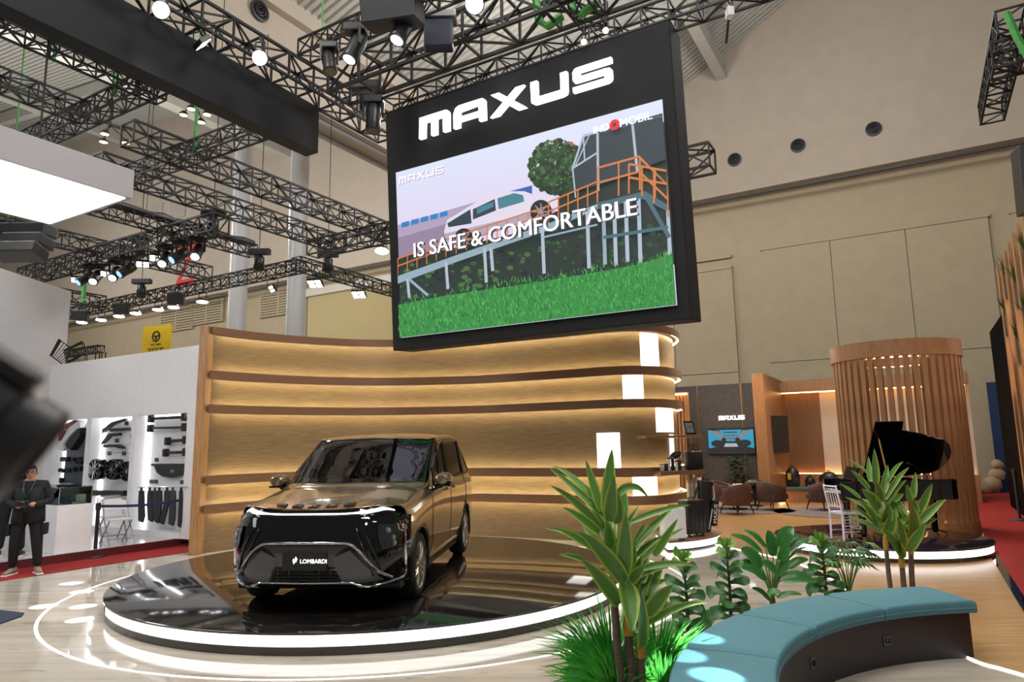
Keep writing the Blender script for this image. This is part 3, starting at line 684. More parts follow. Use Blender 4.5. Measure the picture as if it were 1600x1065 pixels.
# ---------------- fixtures
def moving_head(label, p, aim, lens, group='moving heads on the trusses', sc=1.0, drop=.35):
    t = thing('moving_head', label, 'spotlight', p, 0, group)
    q = MB(); q.bbox((-.16 * sc, -.10 * sc, -.12 * sc), (.16 * sc, .10 * sc, 0), .02); q.build('base', M_blackp, t)
    d = Vector(aim).normalized(); c = Vector((0, 0, -drop * sc))
    q = MB(); x = Vector((0, 0, 1)).cross(d); x = x.normalized() if x.length > .01 else Vector((1, 0, 0))
    for s in (1, -1): q.tube([x * s * .15 * sc + Vector((0, 0, -.1 * sc)), x * s * .15 * sc + c], .025 * sc, 4)
    q.tube([x * .15 * sc + Vector((0, 0, -.1 * sc)), x * -.15 * sc + Vector((0, 0, -.1 * sc))], .03 * sc, 4); q.build('yoke', M_blackp, t)
    m_ = d.to_track_quat('Z', 'Y').to_matrix().to_4x4(); m_.translation = c
    q = MB(); q.lathe([(.06, -.24), (.11, -.2), (.125, -.05), (.115, .1), (.125, .22), (.12, .23)], 14, m_ @ Matrix.Scale(sc, 4)); b = q.build('lamp_body', M_blackp, t, smooth=50)
    q = MB(); q.lathe([(0, .236), (.09, .236)], 16, m_ @ Matrix.Scale(sc, 4), False); q.build('lens', lens, b)
    q = MB(); q.tube([(0, 0, 0), (0, 0, .14)], .03, 6); q.build('clamp', M_blackm, t)
    return t
def flood(label, p, aim, group='floodlights on the trusses', r=.2, lens=None, drop=.3):
    t = thing('floodlight', label, 'floodlight', p, 0, group); d = Vector(aim).normalized(); c = Vector((0, 0, -drop))
    m_ = d.to_track_quat('Z', 'Y').to_matrix().to_4x4(); m_.translation = c
    q = MB(); q.lathe([(.05, -.10), (r * .7, -.06), (r, .02), (r * .94, .04)], 18, m_, False); b = q.build('housing', M_blackp, t, smooth=50)
    q = MB(); q.lathe([(0, .035), (r * .90, .035)], 18, m_, False); q.build('lens', lens or M_lampw, b)
    q = MB()
    x = Vector((1, 0, 0)); 
    for s in (1, -1): q.tube([x * s * r * .6, x * s * r * .6 + c], .014, 4)
    q.tube([x * r * .6, x * r * -.6], .014, 4); q.tube([(0, 0, 0), (0, 0, .1)], .02, 4); q.build('bracket', M_blackm, t)
    return t
def panel_flood(label, p, aim, w=.32, h=.22, group='square floodlights on the trusses'):
    t = thing('panel_floodlight', label, 'floodlight', p, 0, group); d = Vector(aim).normalized(); m_ = d.to_track_quat('Z', 'Y').to_matrix().to_4x4(); m_.translation = (0, 0, -.3)
    q = MB(); q.bbox((-w / 2, -h / 2, -.06), (w / 2, h / 2, .02), .01, m_); b = q.build('housing', M_blackp, t)
    q = MB()
    for i in range(2):
        for j in range(2): q.box((-w / 2 + .02 + i * w / 2, -h / 2 + .02 + j * h / 2, .021), (-.02 + i * w / 2, -.02 + j * h / 2, .026), m_)
    q.build('lens', M_lampw, b, kind='stuff')
    q = MB(); q.tube([(-w / 2, 0, -.3), (-w / 2, 0, -.02), (w / 2, 0, -.02), (w / 2, 0, -.3)], .013, 4); q.tube([(0, 0, -.02), (0, 0, .1)], .02, 4); q.build('bracket', M_blackm, t)
    return t
def hang(px, py, z): return onz(px, py, z)
M_lampdim = emit('lamp_bluewhite', (0.75, 0.88, 1.0), 5, (1, 1, 1))
# moving heads above the stage, aimed at the floor
moving_head('moving head with white lens, left of the pair below the thin truss', hang(556, 40, 8.88), (-.35, -.25, -1), M_lampdim, sc=1.15)
moving_head('moving head with white lens, right of the pair below the thin truss', hang(630, 8, 8.88), (-.35, -.25, -1), M_lampdim, sc=1.15)
flood('bright round lamp throwing a beam near the top edge, centre', hang(742, -22, 8.9), (-.3, -.8, -.6), r=.16)
moving_head('dark moving head at the truss corner, unlit', hang(515, 68, 8.88), (.2, -.3, -1), M_blackg, sc=1.0)
moving_head('dark unlit moving head above the end of the black fascia', hang(584, 152, 8.5), (0, -.1, -1), M_blackg, sc=1.2)
flood('bright round floodlight above the black fascia near the top edge', hang(254, -12, 8.92), (.25, -.8, -.5), r=.135, drop=.30)
flood('bright round floodlight above the right half of the black fascia', hang(407, 66, 8.92), (.25, -.85, -.4), r=.135, drop=.30)
panel_flood('dark barn-door lamp between the two bright floodlights', hang(318, 42, 8.92), (.6, .6, -.8))
k = 0
for x, y, kd in [(122, 434, 'f'), (136, 426, 'b'), (152, 424, 'w'), (168, 424, 'f'), (182, 418, 'w'), (200, 412, 'b'), (224, 408, 'f'), (245, 398, 'f'), (259, 394, 'w'), (282, 388, 'b'), (310, 382, 'w')]:
    p = hang(x, y - 12, 7.4); o_ = ['first', 'second', 'third', 'fourth', 'fifth', 'sixth', 'seventh', 'eighth', 'ninth', 'tenth', 'last'][k]; k += 1
    if kd == 'f': panel_flood('square floodlight, %s from the left in the dense spotlight row' % o_, p, (.25, -.5, -1), .34, .24, 'lamps in the dense spotlight row')
    else: moving_head('%s moving head, %s from the left in the dense spotlight row' % ('blue' if kd == 'b' else 'white', o_), p, (.1 if kd == 'w' else -.5, -.7, -.7), M_lampblue if kd == 'b' else M_lampw, 'lamps in the dense spotlight row', 1.15)
k = 0
for x, y in [(129, 504), (159, 500), (187, 494), (213, 489), (248, 483), (272, 479), (317, 470)]:
    flood('round floodlight, %s from the left under the low truss' % ['first', 'second', 'third', 'fourth', 'fifth', 'sixth', 'last'][k], hang(x, y - 14, 7.0), (.05, -.12, -1), 'round floodlights under the low truss', .20); k += 1
panel_flood('tilted floodlight between the two columns', hang(426, 436, 7.0), (-.6, -.5, -.5))
panel_flood('square floodlight right of the second column', hang(493, 428, 7.2), (-.1, -.55, -.8), .45, .32)
panel_flood('square floodlight left of the hanging screen edge', hang(561, 446, 7.2), (-.1, -.55, -.8), .45, .32)
flood('round floodlight hanging close to the screen edge', hang(597, 366, 7.4), (0, -.3, -1), r=.20, drop=.42)
def speaker(name, label, p, aim, w=.45, h=.32, d=.34):
    t = thing(name, label, 'loudspeaker', p); dd = Vector(aim).normalized(); m_ = dd.to_track_quat('Z', 'Y').to_matrix().to_4x4(); m_.translation = (0, 0, -h * .6)
    q = MB(); q.bbox((-w / 2, -h / 2, -d), (w / 2, h / 2, 0), .02, m_); q.build('cabinet', M_blackp, t)
    q = MB(); q.bbox((-w / 2 + .02, -h / 2 + .02, 0), (w / 2 - .02, h / 2 - .02, .015), .005, m_); q.build('grille', M_dgrey, t)
    q = MB(); q.tube([(0, 0, -h * .6), (0, 0, .2)], .02, 4); q.build('bracket', M_blackm, t)
for x, y, l in [(124, 490, 'small black loudspeaker left under the low truss'), (189, 479, 'small black loudspeaker in the middle under the low truss'), (274, 463, 'small black loudspeaker right under the low truss')]:
    speaker('loudspeaker', l, hang(x, y - 6, 7.05), (.3, -1, -.4), .5, .36, .4)
speaker('loudspeaker', 'big dark loudspeaker box at the top edge over the moving heads', hang(605, -14, 8.9), (-.2, -1, -.25), .9, .42, .5)
p = atY(46, 352, 18)
t = thing('line_array', 'hanging line-array loudspeaker under the white ceiling box', 'loudspeaker', p)
for k in range(3):
    q = MB(); q.bbox((-.6, -.3, -.32), (.6, .3, 0), .03, Matrix.Translation((0, -.06 * k * k, -.34 * k)) @ Matrix.Rotation(R(-9 * k), 4, 'X')); q.build('cabinet', M_dgrey, t)
q = MB(); q.tube([(-.4, 0, 0), (-.4, 0, 1.4)], .02, 4); q.tube([(.4, 0, 0), (.4, 0, 1.4)], .02, 4); q.build('rigging', M_blackm, t, kind='stuff')
# projector-like unit and its strap
t = thing('dimmer_box', 'dark blue box unit hung between the trusses over the screen', 'box', hang(686, 24, 9.2))
q = MB(); q.bbox((-.24, -.14, -.62), (.24, .14, -.12), .03); q.build('case', mat('navy_case', srgb(26, 32, 52), .5), t); q = MB(); q.bbox((-.30, -.18, -.12), (.30, .18, 0), .02); q.build('bracket', M_grey, t); q = MB(); q.tube([(0, 0, 0), (0, 0, .5)], .03, 6); q.build('clamp', M_blackm, t)
# chain hoists
def hoist(label, p):
    t = thing('chain_hoist', label, 'hoist', p, 0, 'chain hoists on the trusses')
    q = MB(); q.lathe([(.09, 0), (.15, .05), (.15, .42), (.09, .48)], 12); q.build('motor', M_blackp, t, smooth=50)
    q = MB(); q.bbox((-.32, -.1, .5), (.32, .1, .68), .03); q.build('bracket', M_dgrey, t)
    q = MB(); q.tube([(0, 0, .6), (0, 0, 7.5)], .012, 4); q.build('chain', M_blackm, t)
for x, y, z, l in [(220, 466, 7.0, 'chain hoist left on the low truss'), (404, 424, 7.0, 'chain hoist between the columns on the low truss'), (512, 426, 7.3, 'chain hoist at the truss joint right of the columns'), (332, 366, 7.6, 'chain hoist at the end of the spotlight row'), (218, 402, 7.6, 'chain hoist in the middle of the spotlight row'), (572, 176, 8.6, 'chain hoist at the corner over the fascia end')]: hoist(l, onz(x, y, z))
# straps and wires
M_green = mat('green_strap', srgb(70, 150, 70), .7, var=.2)
def strap(label, pts, r=.05, name='lifting_strap', mt=None, cat='strap'):
    q = MB(); q.tube(pts, r, 6); tag(q.build(name, mt or M_green, None, smooth=True), label, cat)
def lineUp(x, y, z, h=9, r=.012, mt=None, label='', name='suspension_wire'):
    p = onz(x, y, z); strap(label, [p, p + Vector((0, 0, h))], r, name, mt, 'wire')
lineUp(84, 96, 8.4, h=6, label='green sling rising left of the crossing trusses', mt=M_green, r=.03); lineUp(180, 150, 8.4, h=6, label='green sling rising under the fascia at left', mt=M_green, r=.045); lineUp(304, 235, 8.4, h=6, label='yellow green sling beside the four warm hall lamps', mt=M_green, r=.04)
lineUp(503, 60, 9.1, h=5.5, label='thin wire rising from the truss corner', r=.012, mt=M_green); lineUp(12, 340, 7.9, h=7, label='thin green sling at the left edge', mt=M_green, r=.02)
p = onz(838, 38, 9.0)
for dx, l in ((0, 'left green strap looped round the truss over the screen'), (.62, 'right green strap looped round the truss over the screen')):
    c = p + W * dx; strap(l, [c + Vector((0, 0, 1.4)), c + Vector((0, 0, .5)), c + W * .05 + Vector((0, 0, .05)), c + W * .22 + Vector((0, 0, -.12)), c + W * .5 + Vector((0, 0, -.02))], .07)
p = onz(1590, 60, 8.5); strap('green strap on the truss end, top right corner', [p + W * -.1 + Vector((0, 0, .5)), p, p + W * .1 + Vector((0, 0, -.35))], .06)
p = onz(290, 392, 7.8); strap('green strap on the truss end beside the red letter', [p + Vector((0, 0, .5)), p, p + W * .06 + Vector((0, 0, -.1))], .07)
p = onz(130, 468, 7.1); strap('green strap on the short truss end by the white wall', [p + Vector((0, 0, .6)), p, p + W * .1 + Vector((0, 0, -.1))], .08)
a0 = ray(1215, 0); strap('thin dark rod hanging off the roof at the right', [H(-4.5, 26, 22), H(-5.2, 26, 17.5)], .05, 'hanging_rod', M_blackm, 'rod')
# small white camera hung at top right
t = thing('security_camera', 'small white camera hanging from the truss right of the screen', 'camera', hang(1139, 5, 8.1))
q = MB(); q.bbox((-.05, -.07, -.22), (.05, .07, -.08), .02); q.build('housing', M_white, t); q = MB(); q.tube([(0, 0, -.1), (0, 0, .12)], .02, 6); q.build('stem', M_white, t)
p = atY(1606, 250, 9.0); speaker('loudspeaker', 'black loudspeaker cut off by the right edge, high up', p + Vector((.22, 0, .35)), (-.4, -1, -.1), .55, .95, .4)
# clusters of warm hall lamps
def cluster(label, px, py, Y, offs):
    p = atY(px, py, Y); t = thing('hall_lamp_cluster', label, 'lamp', p, 0, 'warm hall lamp clusters')
    q = MB()
    for dx, dy in offs: q.tube([(0, 0, .5), (dx, dy, .08)], .025, 4)
    q.tube([(0, 0, .4), (0, 0, 3.5)], .03, 6); q.build('arms', M_blackm, t, kind='stuff')
    for dx, dy in offs:
        q = MB(); q.lathe([(.05, .14), (.13, .06), (.16, -.02)], 14, Matrix.Translation((dx, dy, 0)), False); b = q.build('shade', M_blackp, t, smooth=True)
        q = MB(); q.lathe([(0, -.02), (.135, -.02)], 14, Matrix.Translation((dx, dy, 0)), False); q.build('bulb', M_lampwarm, b)
cluster('three warm hall lamps hanging above the white ceiling box', 170, 217, 22, [(-.25, -.5), (.25, .3), (.62, -.2)][:3] if False else [(-.3, .2), (.1, -.4), (.4, .3)])
cluster('four warm hall lamps hanging under the black fascia', 305, 181, 22, [(-.35, -.1), (.0, .45), (.1, -.5), (.45, -.1)])
cluster('four warm hall lamps at the left edge under the fascia', 26, 40, 20, [(-.35, .1), (.1, .5), (.1, -.5), (.5, .0)])
for x, y, l in ((912, 68, 'small warm spot just above the hanging screen, left'), (946, 50, 'small warm spot just above the hanging screen, right')):
    flood(l, onz(x, y - 14, TRLED + .05), (-.2, -1, -.7), 'warm spots above the screen', .05, M_lampwarm, .12)
# real beams: patches on the marble at left and on the bench
def gobo(src, tgt, ang, power, col=(.86, .93, 1)):
    lamp('beam', 'SPOT', src, power, col, tgt, spot_size=R(ang), spot_blend=.12, shadow_soft_size=.02)
for x, y in ((112, 911), (128, 924), (68, 947), (130, 947), (125, 968)): gobo(hang(548, 52, 8.6), onz(x, y, 0), 1.7, 26000)
for x, y in ((318, 880), (300, 894), (345, 903), (260, 910)): gobo(hang(622, 22, 8.6), onz(x, y, .21), 1.5, 12000)
for x, y in ((1092, 996), (1063, 1023), (1118, 1056)): gobo((5.5, -1.0, 8.6), onz(x, y, .49), 1.5, 26000)

pf = hang(254, 20, 8.80) - Vector((0, .12, 0))
lamp('flood_beam', 'SPOT', pf + W * .12, 90, (.85, .92, 1), pf + Vector((0, .10, -1)), spot_size=R(58), spot_blend=.9, shadow_soft_size=.12)

# ================================================================== ACCESSORY BOOTH, LEFT
PZ = 0.15
mb = MB(); mb.prism([tuple(p[:2]) for p in (H(-12.97, 2), H(-12.97, 9.2), H(-18.4, 9.1), H(-18.4, 2))], 0.012, PZ); bf = thing('booth_platform', 'low booth platform with pale top and dark red edge, left', 'platform', H(-12.97, 2))
mb.build('riser', mat('dark_red_riser', srgb(92, 30, 32), .5), bf, True)
mb = MB(); mb.prism([tuple(p[:2]) for p in (H(-12.99, 2), H(-12.99, 9.2), H(-18.4, 9.1), H(-18.4, 2))], PZ, PZ + .004); mb.build('top', mat('booth_floor', srgb(205, 205, 206), .12, var=.06, scale=3), bf, True)
PZ += .004
b0, bb = 8.71, 9.02
bw = thing('display_booth', 'white booth wall with three lit niches of car accessories', 'booth', H(-15, b0, PZ))
def ubox(q, a0, a1, b0_, b1_, z0, z1): q.box((a0, b0_, z0), (a1, b1_, z1), WU); return q
q = MB(); ubox(q, -18.42, -12.60, b0, bb + .1, 2.66, 4.03); q.build('header_panel', M_white, bw, True)
q = MB(); ubox(q, -18.42, -12.60, bb, bb + .1, PZ, 2.66); q.build('back_panel', M_white, bw, True)
for a0, a1 in ((-18.42, -18.0), (-16.60, -16.40), (-14.80, -14.62), (-12.86, -12.60)):
    q = MB(); ubox(q, a0, a1, b0, bb, PZ, 2.66); q.build('pillar', M_white, bw, True)
q = MB(); ubox(q, -18.0, -12.86, b0 - .02, bb, PZ, .27); q.build('base_shelf', M_white_gloss, bw, True)
M_strip = emit('booth_strip', (1, 1, 1), 5.0, (1, 1, 1))
for a in (-17.98, -16.38, -14.60):
    q = MB(); ubox(q, a, a + .025, bb - .035, bb - .005, .3, 2.62); q.build('light_strip', M_strip, bw, True)
for a0, a1 in ((-17.98, -16.62), (-16.38, -14.82), (-14.6, -12.88)):
    q = MB(); ubox(q, a0, a1, bb - .035, bb - .005, 2.62, 2.645); q.build('light_strip', M_strip, bw, True)
q = MB(); ubox(q, -17.95, -16.62, bb - .03, bb - .004, .9, 2.60); q.build('dark_backboard', mat('slate_board', srgb(96, 102, 110), .5), bw, True)
q = MB(); ubox(q, -17.9, -16.62, bb - .07, bb - .03, 1.12, 1.78); q.build('gadget_board', mat('navy_board', srgb(62, 72, 88), .5), bw, True)
# lettering on the first niche
vs, fs = text_mb('STARGAZER', .17, .004); q = MB(); fmx = Matrix((W, Vector((0, 0, 1)), -U)).transposed().to_4x4(); fmx.translation = H(-17.2, bb - .035, 2.52)
q.add([fmx @ v for v in vs], fs); q.build('lettering', M_white, bw, True)
bk = lambda x, y, off=.06: (lambda t: H(t[0], bb - off, t[1]))(onb(x, y, bb - off))
bkc = lambda x, y, off=.06: onb(x, y, bb - off)
def bprism(pts, name, mt, label, cat, group=None, off=.03, th=.08, raw=False):
    q = MB(); pp = [bkc(x, y, off) for x, y in pts]; m_ = Matrix((W, Vector((0, 0, 1)), -U)).transposed().to_4x4(); m_.translation = U * (bb - off)
    q.prism(pp, 0, th, m_); return tag(q.build(name, mt), label, cat, group)
def bblob(path, rads, name, mt, label, cat, group=None, off=.12, flat=.6):
    q = MB(); pts = [bk(x, y, off) for x, y in path]; q.tube(catmull([tuple(p) for p in pts], 5), [r for r in [catmull([(v,) for v in rads], 5)][0] for r in r], 10)
    return tag(q.build(name, mt, None, smooth=True), label, cat, group)
M_red2 = mat('bumper_red', srgb(150, 26, 32), .25, coat=.6); M_bwht = mat('bumper_white', srgb(226, 226, 228), .25, coat=.6); M_bblk = mat('bumper_black', srgb(26, 26, 28), .3)
for pts, mt, l in [([(126, 656), (104, 667), (97, 684), (89, 694), (88, 700), (93, 705), (99, 700), (101, 690), (112, 672), (131, 658)], M_red2, 'red bumper piece slanting across the first booth niche'),
                   ([(135, 656), (118, 668), (108, 686), (100, 695), (99, 700), (109, 704), (111, 700), (109, 694), (118, 682), (130, 670), (136, 668)], M_bwht, 'white bumper piece between the red and black ones'),
                   ([(136, 668), (121, 682), (113, 694), (114, 698), (121, 703), (126, 695), (136, 680)], M_bblk, 'black bumper piece right of the white one')]:
    bprism(pts, 'bumper_piece', mt, l, 'bumper', 'bumper pieces in the first niche', .05, .16)
# gadgets on the navy board
gl = [(103, 717, 13, 6), (117, 718, 3, 4), (126, 716, 4, 2), (121, 722, 5, 2), (128, 722, 4, 3), (95, 734, 4, 4), (101, 735, 2, 5), (107, 735, 2, 5), (110, 735, 2, 5), (118, 733, 4, 6), (127, 732, 4, 6), (97, 750, 3, 7)]
lab = ['wide black box on the upper row of the navy gadget board', 'small square unit right of the wide box', 'thin dark bar at the right of the upper gadget row', 'thin dark bar under the upper one', 'small dark block at the right edge of the gadget board', 'dark block at the left of the lower gadget row', 'first upright stick on the lower gadget row', 'second upright stick on the lower gadget row', 'third upright stick on the lower gadget row', 'square black unit on the lower gadget row', 'black unit at the right end of the lower gadget row', 'upright black box below the navy gadget board']
for (x, y, w_, h_), l in zip(gl, lab):
    a, z = bkc(x, y, .1); k = 12.5 / 1067; q = MB(); q.bbox((a - w_ * k, bb - .16, z - h_ * k / 2 - .02), (a + w_ * k, bb - .07, z + h_ * k / 2 + .02), .01, WU); tag(q.build('gadget', M_blackp), l, 'gadget', 'gadgets on the navy board')
a, z = bkc(108, 757, .1); q = MB(); q.bbox((a - .25, bb - .2, z - .05), (a + .25, bb - .08, z + .05), .03, WU); tag(q.build('grey_device', M_grey), 'grey device above the glass case in the first niche', 'gadget')
q = MB(); a, z = bkc(97, 762, .1); q.bbox((-17.9, bb - .25, z - .02), (-16.62, bb - .03, z), .005, WU); q.build('inner_shelf', M_white, bw, True)
# niche two: visors, wheels, running board
for pts, l in [([(163, 677), (164, 670), (178, 660), (199, 653), (200, 656), (180, 664), (166, 675)], 'long curved black window visor, top of the second niche'), ([(174, 671), (178, 669), (204, 668), (205, 672), (176, 674)], 'straight black window visor under the curved one'), ([(162, 695), (163, 690), (173, 677), (190, 676), (191, 680), (176, 682), (165, 693)], 'bent black window visor, third from top'), ([(164, 696), (167, 694), (190, 694), (195, 697), (197, 701), (189, 700), (183, 698), (165, 699)], 'thick black visor with a hooked end, fourth from top')]:
    bprism(pts, 'window_visor', M_bblk, l, 'visor', 'window visors in the second niche', .04, .06)
for (x, y), pl_c in zip(((198, 661), (183, 688), (207, 693), (171, 708), (194, 708), (207, 681)), ('below the curved visor', 'below the bent visor', 'beside the hooked visor', 'left over the alloy rims', 'right over the alloy rims', 'at the right edge beside the straight visor')): bprism([(x - 3, y - 3), (x + 3, y - 3), (x + 3, y + 3), (x - 3, y + 3)], 'price_tag', mat('tag_navy', srgb(52, 62, 84), .6) if 'tag_navy' not in MATS else MATS['tag_navy'], 'small dark square price tag ' + pl_c, 'tag', 'price tags in the second niche', .005, .008)
q = MB(); a0, z = bkc(162, 707, .02); ubox(q, -16.38, -14.82, bb - .02, bb, z - .01, z + .0); q.build('rail', M_grey, bw, True)
def boothwheel(x, y, r, l):
    a, z = bkc(x, y, .22); t = thing('alloy_rim', l, 'wheel', H(a, bb - .24, z), 0, 'alloy rims in the second niche')
    m_ = Matrix((W, Vector((0, 0, 1)), -U)).transposed().to_4x4()
    q = MB(); q.lathe([(r * .9, -.16), (r, -.15), (r, .04), (r * .93, .06), (r * .88, .03), (r * .88, -.16)], 28, m_, False); q.build('barrel', M_blackg, t, smooth=50)
    q = MB()
    for k in range(10):
        g = 2 * PI * k / 10
        q.tube([m_ @ Vector((.03 * math.cos(g), .03 * math.sin(g), .03)), m_ @ Vector((r * .9 * math.cos(g + .12), r * .9 * math.sin(g + .12), .04))], [.022, .02], 4)
    q.build('spokes', M_chrome if l.startswith('two-tone') else M_blackg, t, kind='stuff')
    q = MB(); q.lathe([(0, .05), (.05, .045), (.06, .0)], 14, m_); q.build('hub_cap', M_grey, t); q = MB(); q.lathe([(0, -.10), (r * .88, -.10)], 24, m_, False); q.build('back_disc', M_dgrey, t)
boothwheel(151, 733, .235, 'two-tone alloy rim leftmost of three in the second niche'); boothwheel(178, 733, .23, 'black alloy rim in the middle of three in the second niche'); boothwheel(202, 736, .22, 'black alloy rim partly behind the right pillar of the second niche')
t = bprism([(150, 765), (203, 766), (203, 774), (150, 773)], 'running_board', M_bblk, 'long black running board low in the second niche', 'running board', None, .05, .16)
# niche three: roof bars, parcel shelf, mud flaps on a rail
for y0, y1, x0, x1, l in [(654, 651, 234, 291, 'topmost black roof bar in the third niche'), (669, 667, 233, 291, 'second black roof bar in the third niche'), (689, 687, 260, 293, 'third, shorter black roof bar in the third niche'), (707, 706, 257, 293, 'lowest short black roof bar in the third niche')]:
    t = thing('roof_bar', l, 'roof bar', bk(x0, y0, .1), 0, 'roof bars in the third niche')
    q = MB(); q.tube([bk(x0, y0, .1), bk(x1, y1, .1)], .035, 8); q.build('bar', M_bblk, t, True, smooth=50)
    for x, y, s in ((x0 + 2, y0, 1), (x1 - 3, y1, 1)):
        p = bk(x, y, .1); q = MB(); q.bbox((-.05, -.06, -.085), (.07, .05, .085), .03, Matrix.Translation(p) @ rotz(-TH)); q.build('foot', M_bblk, t, True)
bprism([(240, 724), (291, 724), (291, 738), (285, 743), (272, 746), (258, 744), (249, 738), (245, 728), (240, 727)], 'parcel_shelf', M_bblk, 'half-moon black parcel shelf hung in the third niche', 'parcel shelf', None, .03, .06)
bprism([(266, 735), (270, 733), (273, 736), (269, 739)], 'shelf_badge', M_grey, 'small grey badge on the half-moon parcel shelf', 'badge', None, .10, .01)
for (x, y), pl_c in zip(((245, 718), (237, 752), (244, 752), (285, 753)), ('above the half-moon shelf', 'left of a pair above the hanging mats', 'right of a pair above the hanging mats', 'at the right end above the hanging mats')): bprism([(x - 3, y - 3), (x + 3, y - 3), (x + 3, y + 3), (x - 3, y + 3)], 'price_tag', MATS['tag_navy'], 'small dark square price tag ' + pl_c, 'tag', 'price tags in the third niche', .005, .008)
t = thing('hanging_rail', 'thin chrome rail with hanging black mats in the third niche', 'rail', bk(218, 762, .35)); q = MB(); q.tube([bk(216, 761, .34), bk(293, 760, .34)], .012, 6); q.build('rail', M_chrome, t, True)
for x in (232, 285): q = MB(); q.tube([bk(x, 761, .34), bk(x, 758, .02)], .01, 5); q.build('bracket', M_chrome, t, True)
for i, (x, w_, yb, lean) in enumerate([(222, 9, 816, 0), (235, 8, 815, 2), (243, 7, 817, 3), (250, 8, 814, -3), (262, 9, 819, -8), (271, 9, 821, -2), (284, 6, 824, -2)]):
    pts = [(x - w_ * .35, 766), (x - .8, 766), (x - .8, 761), (x + 1, 761), (x + 1, 766), (x + w_ * .45, 766), (x + w_ * .5, 780), (x + w_ * .6 + lean, yb - 10), (x + w_ * .3 + lean, yb), (x - w_ * .45 + lean, yb - 3), (x - w_ * .45, 785)]
    bprism(pts, 'floor_mat_set', [M_bblk, M_blackp, M_dgrey][i % 3], 'black mat hanging %s from the left on the chrome rail' % ['first', 'second', 'third', 'fourth', 'fifth', 'sixth', 'last'][i], 'car mat', 'black mats on the chrome rail', .30 + .012 * (i % 2), .03)
# cage-like stands on top of the booth
for px, py, l in ((90, 556, 'upright dark wire basket on top of the white booth'), (103, 562, 'fallen dark wire basket on top of the white booth')):
    p = atY(px, py, 16.9); p.z = 4.03; t = thing('wire_basket', l, 'basket', p, .4); q = MB(); up = px == 90
    m_ = Matrix.Rotation(R(38) if up else R(75), 4, 'Y')
    k0 = [(-.18, -.1, 0), (.18, -.1, 0), (.18, .1, 0), (-.18, .1, 0)]; k1 = [(-.3, -.16, .42), (.3, -.16, .42), (.3, .16, .42), (-.3, .16, .42)]
    vs = [m_ @ Vector(v) for v in k0 + k1]; zmin = min(v.z for v in vs); 
    for i in range(8): vs[i].z -= zmin - .02
    for i in range(4):
        q.tube([vs[i], vs[(i + 1) % 4]], .014, 4); q.tube([vs[4 + i], vs[4 + (i + 1) % 4]], .014, 4)
        for f in (0, .25, .5, .75): q.tube([vs[i].lerp(vs[(i + 1) % 4], f), vs[4 + i].lerp(vs[4 + (i + 1) % 4], f)], .010, 4)
    q.build('wires', M_blackm, t, kind='stuff')
# white wall of the next stand, and its glowing ceiling box
p1 = atY(112, 446, 18); p2 = atY(0, 408, 15.5); d = (p2 - p1); d.z = 0; d.normalize(); p3 = p1 + d * 9
q = MB(); nn = Vector((d.y, -d.x, 0)) * .3; nn = nn if nn.y > 0 else -nn
q.prism([(p1.x, p1.y), (p3.x, p3.y), (p3.x + nn.x, p3.y + nn.y), (p1.x + nn.x, p1.y + nn.y)], 0, 6.18); tag(q.build('stand_wall', mat('stand_grey_white', srgb(206, 206, 210), .5, var=.02)), 'tall blank white wall of the neighbouring stand at the left edge', 'wall')
t = thing('ceiling_lightbox', 'hanging white ceiling box with glowing underside, upper left', 'light', H(-9.46, 5.35, 5.5))
q = MB(); q.box((-11.66, -2.0, 5.5), (-9.46, 5.36, 5.92), WU); q.build('frame', mat('unlit_fascia', srgb(168, 164, 166), .6), t, True)  # grey colour stands in for the unlit sides of the white box
q = MB(); q.box((-11.60, -2.0, 5.485), (-9.53, 5.29, 5.499), WU); q.build('diffuser', emit('ceiling_box_glow', (1, 1, 1), 5.5, (1, 1, 1)), t, True)
for a, b in ((-11.2, 1.0), (-10.6, 4.6)):
    q = MB(); q.tube([H(a, b, 5.9), H(a, b, 8.2)], .015, 5); q.build('suspension_rod', M_blackm, t, True)
# glass case on its plinth
k0 = H(-13.07, 6.48, PZ)
t = thing('display_plinth', 'white plinth carrying a glass showcase, left', 'plinth', k0)
q = MB(); q.bbox((-14.6, 6.48, PZ), (-13.07, 7.08, PZ + .82), .006, WU); q.build('body', M_white, t, True)
q = MB(); q.box((-14.57, 6.51, PZ), (-13.10, 7.05, PZ + .06), WU); q.build('kick_board', M_grey, t, True)
t = thing('glass_showcase', 'glass showcase with small goods on the white plinth', 'showcase', H(-13.8, 6.8, PZ + .82))
zt = PZ + .822
M_gl = glass('showcase_glass', (.82, .92, .90), .04)
for lo, hi in (((-14.55, 6.50, zt), (-13.09, 6.508, zt + .30)), ((-14.55, 7.05, zt), (-13.09, 7.058, zt + .30)), ((-13.10, 6.508, zt), (-13.09, 7.05, zt + .30)), ((-14.55, 6.508, zt), (-14.54, 7.05, zt + .30)), ((-14.55, 6.50, zt + .30), (-13.09, 7.058, zt + .308))):
    q = MB(); q.box(lo, hi, WU); q.build('glass_pane', M_gl, t, True)
q = MB()
for a in (-14.55, -13.095):
    for b in (6.504, 7.054): q.tube([H(a, b, zt), H(a, b, zt + .30)], .007, 4)
q.tube([H(-14.55, 6.504, zt + .3), H(-13.095, 6.504, zt + .3), H(-13.095, 7.054, zt + .3)], .007, 4); q.build('edge_frame', mat('glass_edge', srgb(150, 180, 172), .2), t, True)
